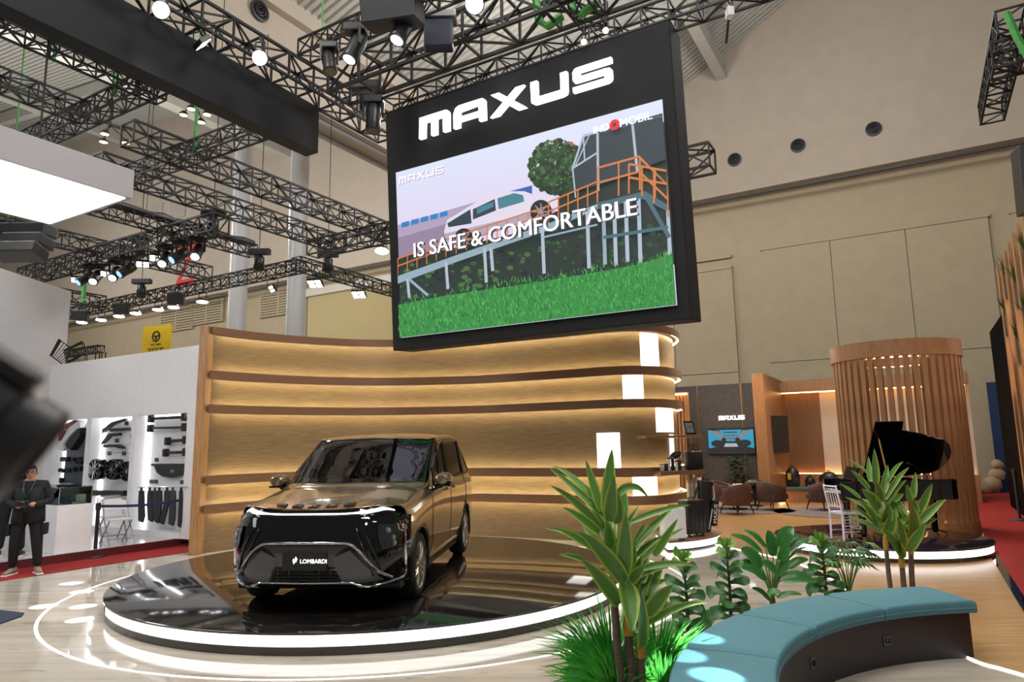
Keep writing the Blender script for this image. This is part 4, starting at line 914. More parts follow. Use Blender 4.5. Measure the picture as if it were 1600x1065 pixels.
for i, (a, b, w_, h_, c, l) in enumerate([(-13.35, 6.75, .10, .03, (40, 90, 150), 'blue flat pack in the glass showcase'), (-13.6, 6.85, .09, .14, (60, 80, 110), 'slate upright pack in the glass showcase'), (-13.85, 6.7, .08, .10, (40, 44, 52), 'dark block in the glass showcase'), (-13.25, 6.95, .06, .16, (230, 232, 230), 'white upright box in the glass showcase')]):
    q = MB(); q.bbox((a - w_, b - .06, zt), (a + w_, b + .06, zt + h_), .008, WU); tag(q.build('packaged_item', mat('pack_%d' % i, srgb(*c), .4)), l, 'box', 'goods in the glass showcase')
# folding chairs
def folding_chair():
    t = thing('folding_chair', 'x', 'chair'); 
    q = MB(); q.bbox((-.21, -.20, .44), (.21, .18, .465), .012); q.build('seat', M_white, t)
    q = MB(); q.bbox((-.20, .16, .62), (.20, .185, .80), .012, Matrix.Translation((0, .17, .7)) @ Matrix.Rotation(R(-12), 4, 'X') @ Matrix.Translation((0, -.17, -.7))); q.build('backrest', M_white, t)
    for s in (1, -1):
        q = MB(); q.tube([(s * .22, -.28, 0), (s * .22, .06, .46), (s * .22, .20, .82), (s * .16, .215, .85)], .012, 6); q.build('leg', M_grey, t)
        q = MB(); q.tube([(s * .20, .26, 0), (s * .20, -.16, .44)], .012, 6); q.build('leg', M_grey, t)
    q = MB(); q.tube([(-.16, .215, .85), (.16, .215, .85)], .012, 6); q.tube([(-.22, -.20, .10), (.22, -.20, .10)], .009, 5); q.build('crossbar', M_grey, t)
    return t
fc = folding_chair(); p = H(-13.42, 7.75, PZ); fc.location = p; fc.rotation_euler = (0, 0, R(50)); fc['label'] = 'nearer white folding chair behind the belt barrier'; fc['group'] = 'white folding chairs'
dup(fc, H(-14.1, 8.02, PZ), R(46), 'farther white folding chair, partly behind the glass case plinth', 'white folding chairs')
# belt barrier
def stanchion(p, l, h=.95, grp='belt barrier posts', mt=None):
    t = thing('barrier_post', l, 'barrier post', p, 0, grp); mt = mt or M_blackp
    q = MB(); q.lathe([(.17, 0), (.17, .02), (.14, .045), (.04, .06)], 24); q.build('base', mt, t, smooth=50)
    q = MB(); q.lathe([(.032, .05), (.032, h - .1)], 12); q.build('pole', mt, t, smooth=True)
    q = MB(); q.lathe([(.04, h - .12), (.045, h - .1), (.045, h), (.03, h + .01)], 12); q.build('head', mt, t, smooth=50); return t
s1 = onz(148, 870, .01); s2 = onz(292, 850, .01)
stanchion(s1, 'left black belt barrier post on the red carpet'); stanchion(s2, 'right black belt barrier post beside the wood wall')
q = MB(); d = (s2 - s1).normalized(); rws = [[s1.lerp(s2, k / 16) + d * .0 + Vector((0, 0, z - .05 * math.sin(PI * k / 16))) + Vector((0, -.045, 0)) for z in (.88, .93)] for k in range(17)]
q.grid(rws); o = q.build('barrier_belt', mat('belt_navy', srgb(40, 46, 92), .6)); tag(o, 'dark blue belt stretched between the two black barrier posts', 'barrier belt'); o.modifiers.new('t', 'SOLIDIFY').thickness = .004
# yellow sign over the booth
pa, pb_, Y_ = (224, 511), (267, 507), 26
p0 = atY(224, 511, Y_); p1 = atY(267, 507, Y_ - .6); t = thing('yellow_sign', 'yellow test drive sign with steering wheel mark above the booth', 'sign', (p0.x, p0.y, 0))
L = (Vector((p1.x, p1.y, 0)) - Vector((p0.x, p0.y, 0))).length; f = frame(Vector((p0.x, p0.y, 0)), Vector((p1.x - p0.x, p1.y - p0.y, 0)))
q = MB(); q.box((0, 0, p0.z - 2.6), (L, .08, p0.z), f); q.build('board', mat('sign_yellow', srgb(226, 190, 30), .5), t, True)
for x in (.1, L - .1): q = MB(); q.tube([f @ Vector((x, .1, 0)), f @ Vector((x, .1, p0.z - 2.5))], .04, 6); q.build('post', M_grey, t, True)
def sg(vs, fs, cx_, cz_): q = MB(); q.add([f @ Vector((cx_ + v.x, -.006 - v.z, cz_ + v.y)) for v in vs], fs); return q
q = MB(); cz_ = p0.z - .42; q.tube([f @ Vector((L * .5 + .19 * math.cos(k * PI / 12), -.01, cz_ + .19 * math.sin(k * PI / 12))) for k in range(24)], .028, 5, closed=True)
for a in (PI * .06, PI * .94, PI * 1.5): q.tube([f @ Vector((L * .5, -.01, cz_)), f @ Vector((L * .5 + .18 * math.cos(a), -.01, cz_ + .18 * math.sin(a)))], .03, 5)
q.build('steering_wheel_mark', M_blackp, t, True)
sg(*text_mb('YOGYAKARTA'[:0] + 'VINFAST'[:0] + 'TEST AREA', .12, .002), L / 2, p0.z - .74).build('small_lettering', M_blackp, t, True); sg(*text_mb('TEST', .40, .002), L / 2, p0.z - 1.02).build('lettering', M_blackp, t, True)
sg(*text_mb('DRIVE', .33, .002), L / 2, p0.z - 1.55).build('lettering', M_blackp, t, True)

# ================================================================== PEOPLE
M_skin = mat('skin', srgb(196, 148, 118), .5, var=.08, scale=30); M_hair = mat('hair', srgb(20, 18, 18), .5, var=.3, scale=80); M_jack = mat('black_jacket', srgb(24, 24, 27), .85, var=.25, scale=30); M_trou = mat('black_trousers', srgb(20, 20, 22), .9, var=.25, scale=30); M_tee = mat('black_tee', srgb(18, 18, 20), .9)
M_shoe = mat('beige_shoe', srgb(150, 136, 118), .7)
def skinmesh(name, verts, edges, radii, root=0, sub=1):
    me = bpy.data.meshes.new(name); me.from_pydata(verts, edges, []); o = bpy.data.objects.new(name, me); C.objects.link(o)
    md = o.modifiers.new('skin', 'SKIN'); md.use_smooth_shade = True
    if not me.skin_vertices: me.skin_vertices.new()
    for i, r in enumerate(radii):
        sv = me.skin_vertices[0].data[i]; sv.radius = r if isinstance(r, tuple) else (r, r); sv.use_root = i == root
    s = o.modifiers.new('sub', 'SUBSURF'); s.levels = sub; s.render_levels = sub
    dg = bpy.context.evaluated_depsgraph_get(); m2 = bpy.data.meshes.new_from_object(o.evaluated_get(dg)); bpy.data.objects.remove(o); return m2
def person(name, label, loc, rz, J, mats, scale=1.0, glasses=False, shoe=None):
    t = thing(name, label, 'person', loc, rz)
    V, E, Rr = [], [], []; ix = {}
    def pt(k, p, r): ix[k] = len(V); V.append(tuple(p)); Rr.append(r)
    pt('pelvis', J['pelvis'], (.165, .125)); pt('waist', J['waist'], (.165, .125)); pt('chest', J['chest'], (.20, .135)); pt('neck', J['neck'], .062); pt('skull', J['skull'], .06)
    E += [(0, 1), (1, 2), (2, 3), (3, 4)]
    for s in 'LR':
        pt('sh' + s, J['sh' + s], .082); pt('el' + s, J['el' + s], .062); pt('wr' + s, J['wr' + s], .043); pt('ha' + s, J['ha' + s], (.040, .026))
        pt('hi' + s, J['hi' + s], .115); pt('kn' + s, J['kn' + s], .085); pt('an' + s, J['an' + s], .062)
        E += [(ix['chest'], ix['sh' + s]), (ix['sh' + s], ix['el' + s]), (ix['el' + s], ix['wr' + s]), (ix['wr' + s], ix['ha' + s]), (0, ix['hi' + s]), (ix['hi' + s], ix['kn' + s]), (ix['kn' + s], ix['an' + s])]
    me = skinmesh('body', V, E, Rr, 0, 2)
    bm = bmesh.new(); bm.from_mesh(me)
    # head: shaped ellipsoid, wider at the cranium, narrowing to the chin, joined into the same mesh
    hc = Vector(J['head']); hd = R(J.get('nod', 0)); rm = Matrix.Translation(hc) @ Matrix.Rotation(J.get('turn', 0), 4, 'Z') @ Matrix.Rotation(hd, 4, 'X')
    q = MB(); rows = []
    for i in range(15):
        th = PI * i / 14; z = -.118 * math.cos(th); k = math.sin(th) ** .8
        w_ = .076 * k * (1 - .22 * max(0, -z / .118)); dpt = .093 * k * (1 - .12 * max(0, -z / .118))
        rows.append([rm @ Vector((w_ * math.cos(2 * PI * j / 20), dpt * math.sin(2 * PI * j / 20) + (-.012 if z < -.03 else 0), z)) for j in range(20)])
    q.grid(rows, True)
    q.tube([rm @ Vector((0, -.088, .012)), rm @ Vector((0, -.110, -.022)), rm @ Vector((0, -.094, -.032))], [.008, .014, .012], 6)
    for s in (1, -1): q.ellipsoid((0, 0, 0), (.012, .022, .032), 8, 6, rm @ Matrix.Translation((s * .076, .005, -.005)))
    # fingers
    for s in 'LR':
        wv, hv = Vector(J['wr' + s]), Vector(J['ha' + s]); d = (hv - wv).normalized(); tip = J.get('grip', Vector((0, -1, 0)));
        side = Vector((0, 0, 1)).cross(d).normalized() if abs(d.z) < .9 else Vector((1, 0, 0)); nrm_ = d.cross(side)
        for f, (off, ln) in enumerate(((-.030, .068), (-.010, .078), (.010, .074), (.028, .058))):
            b0_ = hv + side * off; q.tube([b0_ - d * .02, b0_ + d * ln * .5, b0_ + d * ln * .8 - nrm_ * .02, b0_ + d * ln * .85 - nrm_ * .045], [.010, .0095, .009, .007], 6)
        q.tube([hv - d * .03 + side * (.034 if s == 'L' else -.034), hv + d * .012 + side * (.055 if s == 'L' else -.055), hv + d * .04 + side * (.045 if s == 'L' else -.045)], [.012, .011, .008], 6)
    for v_ in q.v: pass
    n0 = len(bm.verts); vv = [bm.verts.new(p) for p in q.v]; bm.verts.ensure_lookup_table(); hf = []
    for f_ in q.f:
        try: hf.append(bm.faces.new([vv[i] for i in f_]))
        except ValueError: pass
    hfs = set(hf)
    for f_ in bm.faces:
        c_ = f_.calc_center_median(); f_.smooth = True
        if f_ in hfs: f_.material_index = 0
        elif c_.z > J['neck'][2] - .005 and abs(c_.x - J['neck'][0]) < .09: f_.material_index = 0
        elif min((c_ - Vector(J['ha' + s])).length for s in 'LR') < .075: f_.material_index = 0
        elif c_.z > J['pelvis'][2] - .06: f_.material_index = 1
        else: f_.material_index = 2
    bmesh.ops.recalc_face_normals(bm, faces=bm.faces); me.materials.clear()
    for mm in mats: me.materials.append(mm)
    bm.to_mesh(me); bm.free()
    b = bpy.data.objects.new('body', me); C.objects.link(b); b.parent = t
    q = MB(); rows = []                        # hair cap
    for i in range(9):
        th = PI * (.0 + .50 * i / 8); k = math.sin(th)
        rows.append([rm @ Vector((.083 * k * math.cos(2 * PI * j / 20), .008 + .098 * k * math.sin(2 * PI * j / 20), .02 + .108 * math.cos(th) + (-.055 * (i / 8) ** 3 if math.sin(2 * PI * j / 20) > -.35 else (.045 * (i / 8) ** 2)))) for j in range(20)])
    q.grid(rows, True); hr = q.build('hair', M_hair, t, smooth=True)
    for s, nm in ((1, 'eye'), (-1, 'eye')):
        q = MB(); q.ellipsoid((0, 0, 0), (.013, .008, .007), 8, 6, rm @ Matrix.Translation((s * .031, -.083, .018))); q.build(nm, M_blackg, t)
        q = MB(); q.tube([rm @ Vector((s * .016, -.092, .040)), rm @ Vector((s * .045, -.083, .040))], .005, 5); q.build('eyebrow', M_hair, t)
    q = MB(); q.tube([rm @ Vector((-.022, -.086, -.056)), rm @ Vector((0, -.092, -.055)), rm @ Vector((.022, -.086, -.056))], .006, 6); q.build('mouth', mat('lips', srgb(150, 92, 84), .5) if 'lips' not in MATS else MATS['lips'], t)
    if glasses:
        q = MB()
        for s in (1, -1): q.tube([rm @ Vector((s * .034 + .026 * math.cos(2 * PI * k / 14), -.098, .018 + .019 * math.sin(2 * PI * k / 14))) for k in range(14)], .003, 4, closed=True); q.tube([rm @ Vector((s * .06, -.096, .022)), rm @ Vector((s * .078, .0, .02))], .003, 4)
        q.tube([rm @ Vector((-.01, -.1, .02)), rm @ Vector((.01, -.1, .02))], .003, 4); gf = q.build('glasses', M_blackp, t)
        q = MB()
        for s in (1, -1): q.add([rm @ Vector((s * .034 + .024 * math.cos(2 * PI * k / 12), -.0985, .018 + .017 * math.sin(2 * PI * k / 12))) for k in range(12)], [tuple(range(12))])
        q.build('lens', glass('lens_violet', (.6, .5, .95), .35), gf)
    for s in 'LR':
        a = Vector(J['an' + s]); tdir = Vector(J.get('toe' + s, (0, -1, 0))).normalized(); m_ = frame(Vector((a.x, a.y, 0)), tdir)
        q = MB(); rows = []
        for i in range(9):
            x = -.09 + .28 * i / 8; w_ = .042 * math.sin(PI * min(.96, max(.08, (i + .9) / 9.4))) ** .5 + .006; h_ = .10 - .055 * max(0, (i - 3) / 5)
            rows.append([m_ @ Vector((x, w_ * math.cos(2 * PI * j / 12), .012 + h_ * .5 + h_ * .5 * math.sin(2 * PI * j / 12))) for j in range(12)])
        q.grid(rows, True); q.f += [tuple(range(12)), tuple(range(96, 108))]; q.m += [0, 0]; sh = q.build('shoe', shoe or M_shoe, t, smooth=50)
        q = MB(); q.bbox((-.095, -.048, 0), (.195, .048, .022), .01, m_); q.build('sole', M_white, sh)
    return t
J1 = dict(pelvis=(0, .02, .93), waist=(0, .02, 1.10), chest=(0, .01, 1.29), neck=(0, 0, 1.45), skull=(0, -.01, 1.54), head=(0, -.02, 1.575), nod=6, turn=.12,
    shL=(-.20, .02, 1.38), elL=(-.295, .03, 1.12), wrL=(-.10, -.20, 1.06), haL=(-.04, -.25, 1.08), shR=(.20, .02, 1.38), elR=(.29, .04, 1.12), wrR=(.13, -.20, 1.08), haR=(.08, -.25, 1.09),
    hiL=(-.11, .02, .88), knL=(-.145, -.02, .49), anL=(-.165, .03, .10), hiR=(.11, .02, .88), knR=(.155, -.02, .49), anR=(.18, .03, .10), toeL=(-.25, -1, 0), toeR=(.55, -1, 0))
pp = onz(36, 897, .01)
face = math.atan2(-pp.x, pp.y) * .0 + R(18)
man = person('person', 'person in black jacket, trousers and glasses holding a camera, on red carpet', (pp.x, pp.y, .01), face, J1, [M_skin, M_jack, M_trou], glasses=True)
# lanyard and jacket hem
q = MB(); q.tube([(-.075, -.06, 1.44), (-.05, -.155, 1.30), (0, -.165, 1.20), (.05, -.155, 1.30), (.075, -.06, 1.44)], .007, 4); q.build('lanyard', M_dgrey, man)
q = MB(); rows = []
for z, rx, ry in ((1.34, .225, .15), (1.15, .215, .155), (.95, .225, .165), (.80, .235, .17)): rows.append([Vector((rx * math.cos(a), .02 + ry * math.sin(a), z)) for a in [(-PI / 2 + .14 + (2 * PI - .28) * k / 28) for k in range(29)]])
q.grid(rows); jk = q.build('jacket', M_jack, man, smooth=True); jk.modifiers.new('t', 'SOLIDIFY').thickness = .012
for s in (1, -1):
    q = MB(); q.bbox((s * .245 - .03, -.08, .60), (s * .245 + .03, .10, .78), .02); q.build('trouser_pocket', M_trou, man)
ca = thing('hand_camera', 'small black camera held in the hands of the person in the jacket', 'camera', man.matrix_world @ Vector((0, 0, 0)) if False else (pp.x, pp.y, .01), face)
q = MB(); q.bbox((-.09, -.34, 1.06), (.09, -.27, 1.155), .015); q.build('body', M_blackp, ca); q = MB(); q.lathe([(.035, 0), (.038, .07), (.03, .075)], 16, Matrix.Translation((.03, -.34, 1.10)) @ Matrix.Rotation(PI / 2, 4, 'X')); q.build('lens', M_blackg, ca, smooth=50); q = MB(); q.tube([(.02, -.30, 1.04), (.05, -.27, .98)], .012, 6); q.build('strap', M_blackp, ca)
J2 = dict(pelvis=(0, .0, .95), waist=(0, .0, 1.12), chest=(0, .0, 1.33), neck=(0, 0, 1.50), skull=(0, .01, 1.59), head=(0, -.0, 1.63), nod=0, turn=0,
    shL=(-.19, .0, 1.42), elL=(-.25, .03, 1.14), wrL=(-.22, -.14, .95), haL=(-.21, -.19, .90), shR=(.19, .0, 1.42), elR=(.27, .02, 1.16), wrR=(.24, -.12, .96), haR=(.23, -.16, .90),
    hiL=(-.10, .0, .90), knL=(-.14, .06, .50), anL=(-.20, .18, .10), hiR=(.10, .0, .90), knR=(.13, -.04, .50), anR=(.15, -.02, .10), toeL=(-.1, -1, 0), toeR=(.3, -1, 0))
q2 = onz(13, 868, PZ)
man2 = person('person', 'person in black T-shirt at the left edge, behind the one in a jacket', (q2.x, q2.y, PZ), R(205), J2, [M_skin, M_tee, M_trou], shoe=M_blackp)
vs, fs = text_mb('COMMUNITY CENTRE'[:9], .05, .001); q = MB(); q.add([Vector((-v.x, .150 + v.z, 1.36 + v.y)) for v in vs], fs); q.build('shirt_print', M_white, man2)
# dark blue mat corner at the left edge
p = [onz(-40, 950, .003), onz(2, 954, .003), onz(38, 958, .003), onz(34, 963, .003), onz(2, 974, .003), onz(-40, 985, .003)]
q = MB(); q.prism([(v.x, v.y) for v in p], .001, .014); tag(q.build('floor_mat', mat('navy_mat', srgb(34, 40, 66), .9)), 'corner of a navy mat on the marble at the left edge', 'mat')
# out-of-focus camera rig close to the lens at the left edge
c0 = atY(-32, 664, .50); t = thing('video_camera', 'black video camera very close at the left edge, out of focus', 'camera', c0)
ax = (cr * .70 - cdn * -.62 + cf * .35).normalized(); ax = (cr * .74 + cdn * .60 + cf * .30).normalized()
f = frame(c0, ax, up_ := (cf * -1 + cr * .3)) if False else frame(c0, ax, -cdn)
q = MB(); q.lathe([(.030, -.05), (.040, -.045), (.040, .010), (.036, .012), (.036, .018), (.0395, .020), (.0395, .040), (.034, .044), (.032, .036)], 32, f @ Matrix.Rotation(PI / 2, 4, 'Y'), False); q.build('lens_barrel', M_blackp, t, True, smooth=50)
q = MB(); q.lathe([(0, .030), (.032, .036)], 24, f @ Matrix.Rotation(PI / 2, 4, 'Y'), False); q.build('front_glass', M_dgrey, t, True)
q = MB(); q.bbox((-.14, -.045, -.040), (-.04, .045, .045), .012, f); q.build('body', M_blackp, t, True, smooth=50)
q = MB(); q.bbox((-.05, -.016, .038), (.012, .016, .052), .006, f); q.build('top_knob', M_blackp, t, True)
q = MB(); q.tube([f @ Vector((-.02, 0, -.036)), f @ Vector((-.03, 0, -.075)), f @ Vector((-.07, 0, -.12))], .016, 10); q.build('handle', M_grey, t, True, smooth=True)
# ================================================================== THE CAR
M_paint = mat('champagne_paint', srgb(140, 122, 94), 0.17, metal=0.75, coat=1.0, var=0.03, scale=300)
M_pano = mat('car_black_gloss', srgb(8, 8, 10), 0.05, spec=.6)
M_glassd = glass('windscreen_glass', (0.55, 0.59, 0.59), 0.02)
M_glasss = glass('side_glass', (0.10, 0.10, 0.10), 0.02, ior=1.25)
M_tyre = mat('tyre_rubber', srgb(22, 22, 23), 0.75)
M_seat = mat('seat_leather', srgb(58, 54, 52), 0.55)
M_inner = mat('car_interior', srgb(30, 29, 29), 0.7)
M_lampc = glass('lamp_cover', (0.7, 0.72, 0.75), 0.10)
M_alloy = mat('alloy_wheel', srgb(196, 194, 190), 0.22, metal=0.9)
M_drl = emit('car_light_bar', (1, 1, 1), 1.5, (1, 1, 1))
M_hood_refl = mat('hood_edge_reflection', srgb(196, 138, 92), 0.3, metal=0.85, coat=1.0)  # orange reflection along the hood edge, put into the colour
axf, axr = Vector((-2.06, 8.2, 0)), Vector((-1.77, 11.39, 0))
fwd = (axf - axr).normalized(); cpos = (axf + axr) / 2; cpos.z = SH
crz = math.atan2(-fwd.x, fwd.y)
car = thing('people_carrier', 'champagne gold people carrier with black front parked on the round stage', 'car', cpos, crz)
ctl = [
 # sill, sill side, mid door, shoulder, window base, window top, roof edge, roof mid, centre
 [(.86, 2.06, .26), (.95, 2.05, .46), (.962, 2.04, .72), (.93, 2.08, .94), (.86, 2.17, 1.02), (.72, 2.30, 1.03), (.54, 2.39, 1.02), (.28, 2.44, 1.005), (0, 2.455, 1.00)],
 [(.90, 1.78, .24), (.975, 1.78, .46), (.985, 1.78, .74), (.955, 1.80, .95), (.89, 1.84, 1.03), (.74, 1.90, 1.065), (.54, 1.95, 1.075), (.28, 1.98, 1.085), (0, 1.99, 1.085)],
 [(.92, 1.40, .24), (.985, 1.40, .46), (.995, 1.40, .78), (.975, 1.40, .99), (.915, 1.40, 1.075), (.76, 1.45, 1.125), (.55, 1.52, 1.145), (.28, 1.56, 1.15), (0, 1.57, 1.15)],
 [(.92, 1.02, .24), (.985, 1.02, .46), (.998, 1.02, .80), (.985, 1.00, 1.02), (.93, .98, 1.11), (.905, 1.00, 1.17), (.72, 1.16, 1.195), (.35, 1.29, 1.195), (0, 1.33, 1.195)],
 [(.92, .66, .24), (.982, .66, .46), (.998, .66, .80), (.988, .62, 1.04), (.94, .58, 1.13), (.885, .58, 1.40), (.73, .70, 1.43), (.36, .80, 1.445), (0, .84, 1.45)],
 [(.92, .20, .24), (.98, .20, .46), (.998, .20, .80), (.99, .18, 1.05), (.945, .16, 1.14), (.845, .12, 1.665), (.71, .22, 1.69), (.34, .31, 1.705), (0, .34, 1.715)],
 [(.92, -.12, .24), (.98, -.12, .46), (.998, -.12, .80), (.99, -.12, 1.05), (.947, -.12, 1.145), (.84, -.14, 1.715), (.72, -.10, 1.765), (.32, -.04, 1.79), (0, -.02, 1.795)],
 [(.92, -.8, .24), (.98, -.8, .46), (.998, -.8, .80), (.99, -.8, 1.055), (.95, -.8, 1.15), (.835, -.8, 1.745), (.72, -.8, 1.80), (.32, -.8, 1.835), (0, -.8, 1.84)],
 [(.92, -1.6, .24), (.98, -1.6, .46), (.998, -1.6, .80), (.99, -1.6, 1.06), (.948, -1.6, 1.155), (.82, -1.6, 1.735), (.70, -1.6, 1.79), (.32, -1.6, 1.825), (0, -1.6, 1.83)],
 [(.90, -2.2, .28), (.965, -2.22, .48), (.985, -2.24, .80), (.97, -2.25, 1.06), (.925, -2.25, 1.16), (.73, -2.2, 1.69), (.6, -2.22, 1.74), (.3, -2.24, 1.77), (0, -2.25, 1.775)],
 [(.84, -2.56, .34), (.91, -2.60, .50), (.925, -2.65, .80), (.91, -2.64, 1.06), (.86, -2.6, 1.16), (.68, -2.46, 1.62), (.54, -2.48, 1.67), (.27, -2.5, 1.70), (0, -2.5, 1.705)],
]
for r in ctl:
    for j, (x, y, z) in enumerate(r): r[j] = (x, y, z + .05)
def spl(pts, per): return [Vector(p) for p in catmull(pts, per)]
PR, PC = 10, 6
cols = [[Vector(p) for p in catmull(r, PC)] for r in ctl]
grid = [[None] * len(cols[0]) for _ in range((len(ctl) - 1) * PR + 1)]
for j in range(len(cols[0])):
    line = catmull([tuple(c[j]) for c in cols], PR)
    for i, p in enumerate(line): grid[i][j] = Vector(p)
NR, NC = len(grid), len(grid[0])
wheels = [(1.6, .355), (-1.6, .355)]; WR = 0.355; ARCH = 0.415
for i in range(NR):                        # snap the skin to the arch circles so that the opening is round
    for j in range(NC):
        p = grid[i][j]
        if p.x > .8 and p.z < 0.95:
            for wy, wz in wheels:
                d = math.hypot(p.y - wy, p.z - wz)
                if 0 < abs(d - ARCH) < 0.034: k = ARCH / d; p.y = wy + (p.y - wy) * k; p.z = wz + (p.z - wz) * k
def region(i, j):                          # row / column of a skin cell -> what it is made of
    r = (i + .5) / PR; c = (j + .5) / PC
    P = (grid[i][j] + grid[i + 1][j + 1]) / 2
    if P.x > .8:
        for wy, wz in wheels:
            if math.hypot(P.y - wy, P.z - wz) < ARCH + .002: return None
    if 3.12 < r < 5.35 and c > 5.06: return 'screen'
    if c > 4.12 and c < 4.93 and r > 3.75 and r < 9.35:
        for s0, s1 in ((3.75, 4.62), (4.80, 6.12), (6.28, 7.80), (7.95, 9.35)):
            if s0 < r < s1: return 'side%d' % int(s0 * 100)
        return 'pillar'
    return 'paint'
parts = {}
for side in (1, -1):
    for i in range(NR - 1):
        for j in range(NC - 1):
            g = region(i, j)
            if g is None: continue
            key = g if g in ('paint', 'screen', 'pillar') else g + ('L' if side < 0 else 'R')
            parts.setdefault(key, []).append([Vector((q.x * side, q.y, q.z)) for q in (grid[i][j], grid[i + 1][j], grid[i + 1][j + 1], grid[i][j + 1])])
def weld(name, quads, mt, parent, off=0.0, solid=0.0):
    vid = {}; mb = MB()
    for q in quads:
        ids = []
        for p in q:
            k = (round(p.x, 4), round(p.y, 4), round(p.z, 4))
            if k not in vid: vid[k] = len(mb.v); mb.v.append(Vector(k))
            if not ids or vid[k] not in ids: ids.append(vid[k])
        if len(ids) > 2: mb.f.append(tuple(ids)); mb.m.append(0)
    o = mb.build(name, mt, parent, smooth=50)
    me = o.data                                # outward normals
    if sum(p.normal.dot(p.center - Vector((0, -.6, .9))) * p.area for p in me.polygons) < 0: me.flip_normals()
    return o
# rear closure belongs to the body
for side in (1, -1):
    last = [Vector((q.x * side, q.y, q.z)) for q in grid[-1]]
    for j in range(NC - 1): parts['paint'].append([last[j], Vector((0, last[j].y, last[j].z)), Vector((0, last[j + 1].y, last[j + 1].z)), last[j + 1]])
body = weld('body', parts['paint'], M_paint, car)
ms = body.modifiers.new('thickness', 'SOLIDIFY'); ms.thickness = 0.018; ms.offset = -1; ms.material_offset = 1; body.data.materials.append(M_inner); ms.material_offset_rim = 0
weld('windscreen', parts['screen'], M_glassd, car)
pz = {}
for q in parts['pillar']:
    c_ = sum((p for p in q), Vector()) / 4; pz.setdefault((c_.x > 0, int(sum(c_.y < v for v in (.0, -.9, -1.75)))), []).append(q)
for q in pz.values(): weld('window_pillar', q, M_pano, car)
for k in parts:
    if k.startswith('side'): weld('side_window', parts[k], M_glasss, car)
# dark surround strip at the windscreen head and base, wipers
def skin(r, c, off=0.004):
    i = min(max(r * PR, 0), NR - 1.001); j = min(max(c * PC, 0), NC - 1.001); a, b = int(i), int(j); fi, fj = i - a, j - b
    p = grid[a][b].lerp(grid[a + 1][b], fi).lerp(grid[a][b + 1].lerp(grid[a + 1][b + 1], fi), fj)
    n = (grid[a + 1][b] - grid[a][b]).cross(grid[a][b + 1] - grid[a][b])
    n = n.normalized() if n.length > 1e-9 else Vector((0, 0, 1))
    if n.dot(p - Vector((0, p.y, .7))) < 0: n = -n
    return p + n * off
def both(p, s): return Vector((p.x * s, p.y, p.z))
mb = MB(); rr = []
for k in range(25):
    c = 5.06 + 2.94 * k / 24; rr.append([skin(3.10, c, .006), skin(3.28, c, .006)])
mb.grid(rr); mb.grid([[both(a, -1), both(b, -1)] for a, b in rr]); mb.build('cowl', M_pano, car, smooth=True)
mb = MB(); rr = [[skin(5.22, 5.1 + 2.9 * k / 24, .004), skin(5.36, 5.1 + 2.9 * k / 24, .004)] for k in range(25)]
mb.grid(rr); mb.grid([[both(a, -1), both(b, -1)] for a, b in rr]); mb.build('windscreen_band', M_pano, car, smooth=True)
for x0, x1 in ((-.62, -.05), (.10, .66)):
    mb = MB(); mb.tube([(x0, 1.27 - .12 * abs(x0), 1.215), ((x0 + x1) / 2, 1.22, 1.245), (x1, 1.20 - .12 * abs(x1), 1.255)], .010, 6); mb.build('wiper', M_blackp, car)
# door seams, window trim line, sill, handles, mirrors
def seam(r0, c0, r1, c1, s, rad=.006, n=14, name='door_seam', mt=None, off=.0):
    mb = MB(); mb.tube([both(skin(r0 + (r1 - r0) * k / n, c0 + (c1 - c0) * k / n, off), s), ][:0] + [both(skin(r0 + (r1 - r0) * k / n, c0 + (c1 - c0) * k / n, off), s) for k in range(n + 1)], rad, 5); return mb.build(name, mt or M_blackp, car)
for s in (1, -1):
    seam(3.0, .6, 3.0, 3.9, s); seam(6.2, .5, 6.2, 4.1, s); seam(7.9, 1.4, 7.9, 4.1, s); seam(3.8, 4.06, 9.35, 4.06, s, .010, 30, 'window_trim', M_chrome, .004); seam(3.0, .35, 8.0, .35, s, .02, 20, 'sill_trim', M_chrome, .0)
    seam(0.35, 3.95, 3.05, 4.6, s, .006, 18, 'hood_seam')
    for r in (5.6, 6.55):
        p = both(skin(r, 3.05, .02), s); mb = MB(); mb.bbox((p.x - .022, p.y - .12, p.z - .018), (p.x + .022, p.y + .12, p.z + .018), .012); mb.build('door_handle', M_paint, car, smooth=True)
    # mirror
    p = Vector((s * 1.085, .78, 1.26)); mb = MB()
    rows = []
    for k in range(9):
        t = k / 8; yy = .13 - .24 * t; sc_ = math.sin(PI * (0.16 + .62 * t)) ** .7
        rows.append([p + Vector((s * .125 * sc_ * math.cos(2 * PI * q / 16) * (1.0), yy, .088 * sc_ * math.sin(2 * PI * q / 16) + .012 * sc_)) for q in range(16)])
    mb.grid(rows, True); mb.f.append(tuple(range(16))); mb.m.append(0); mb.f.append(tuple(range(8 * 16, 9 * 16))); mb.m.append(0)
    mr = mb.build('mirror', M_paint, car, smooth=60)
    mb = MB(); mb.tube([(s * .93, .82, 1.14), (s * 1.0, .80, 1.17), (s * 1.06, .79, 1.20)], [.03, .028, .04], 8); mb.build('stalk', M_pano, mr, smooth=True)
    mb = MB(); mb.bbox((s * 1.085 - .11, .67, 1.185), (s * 1.085 + .11, .88, 1.21), .012); mb.build('mirror_base', M_pano, mr)
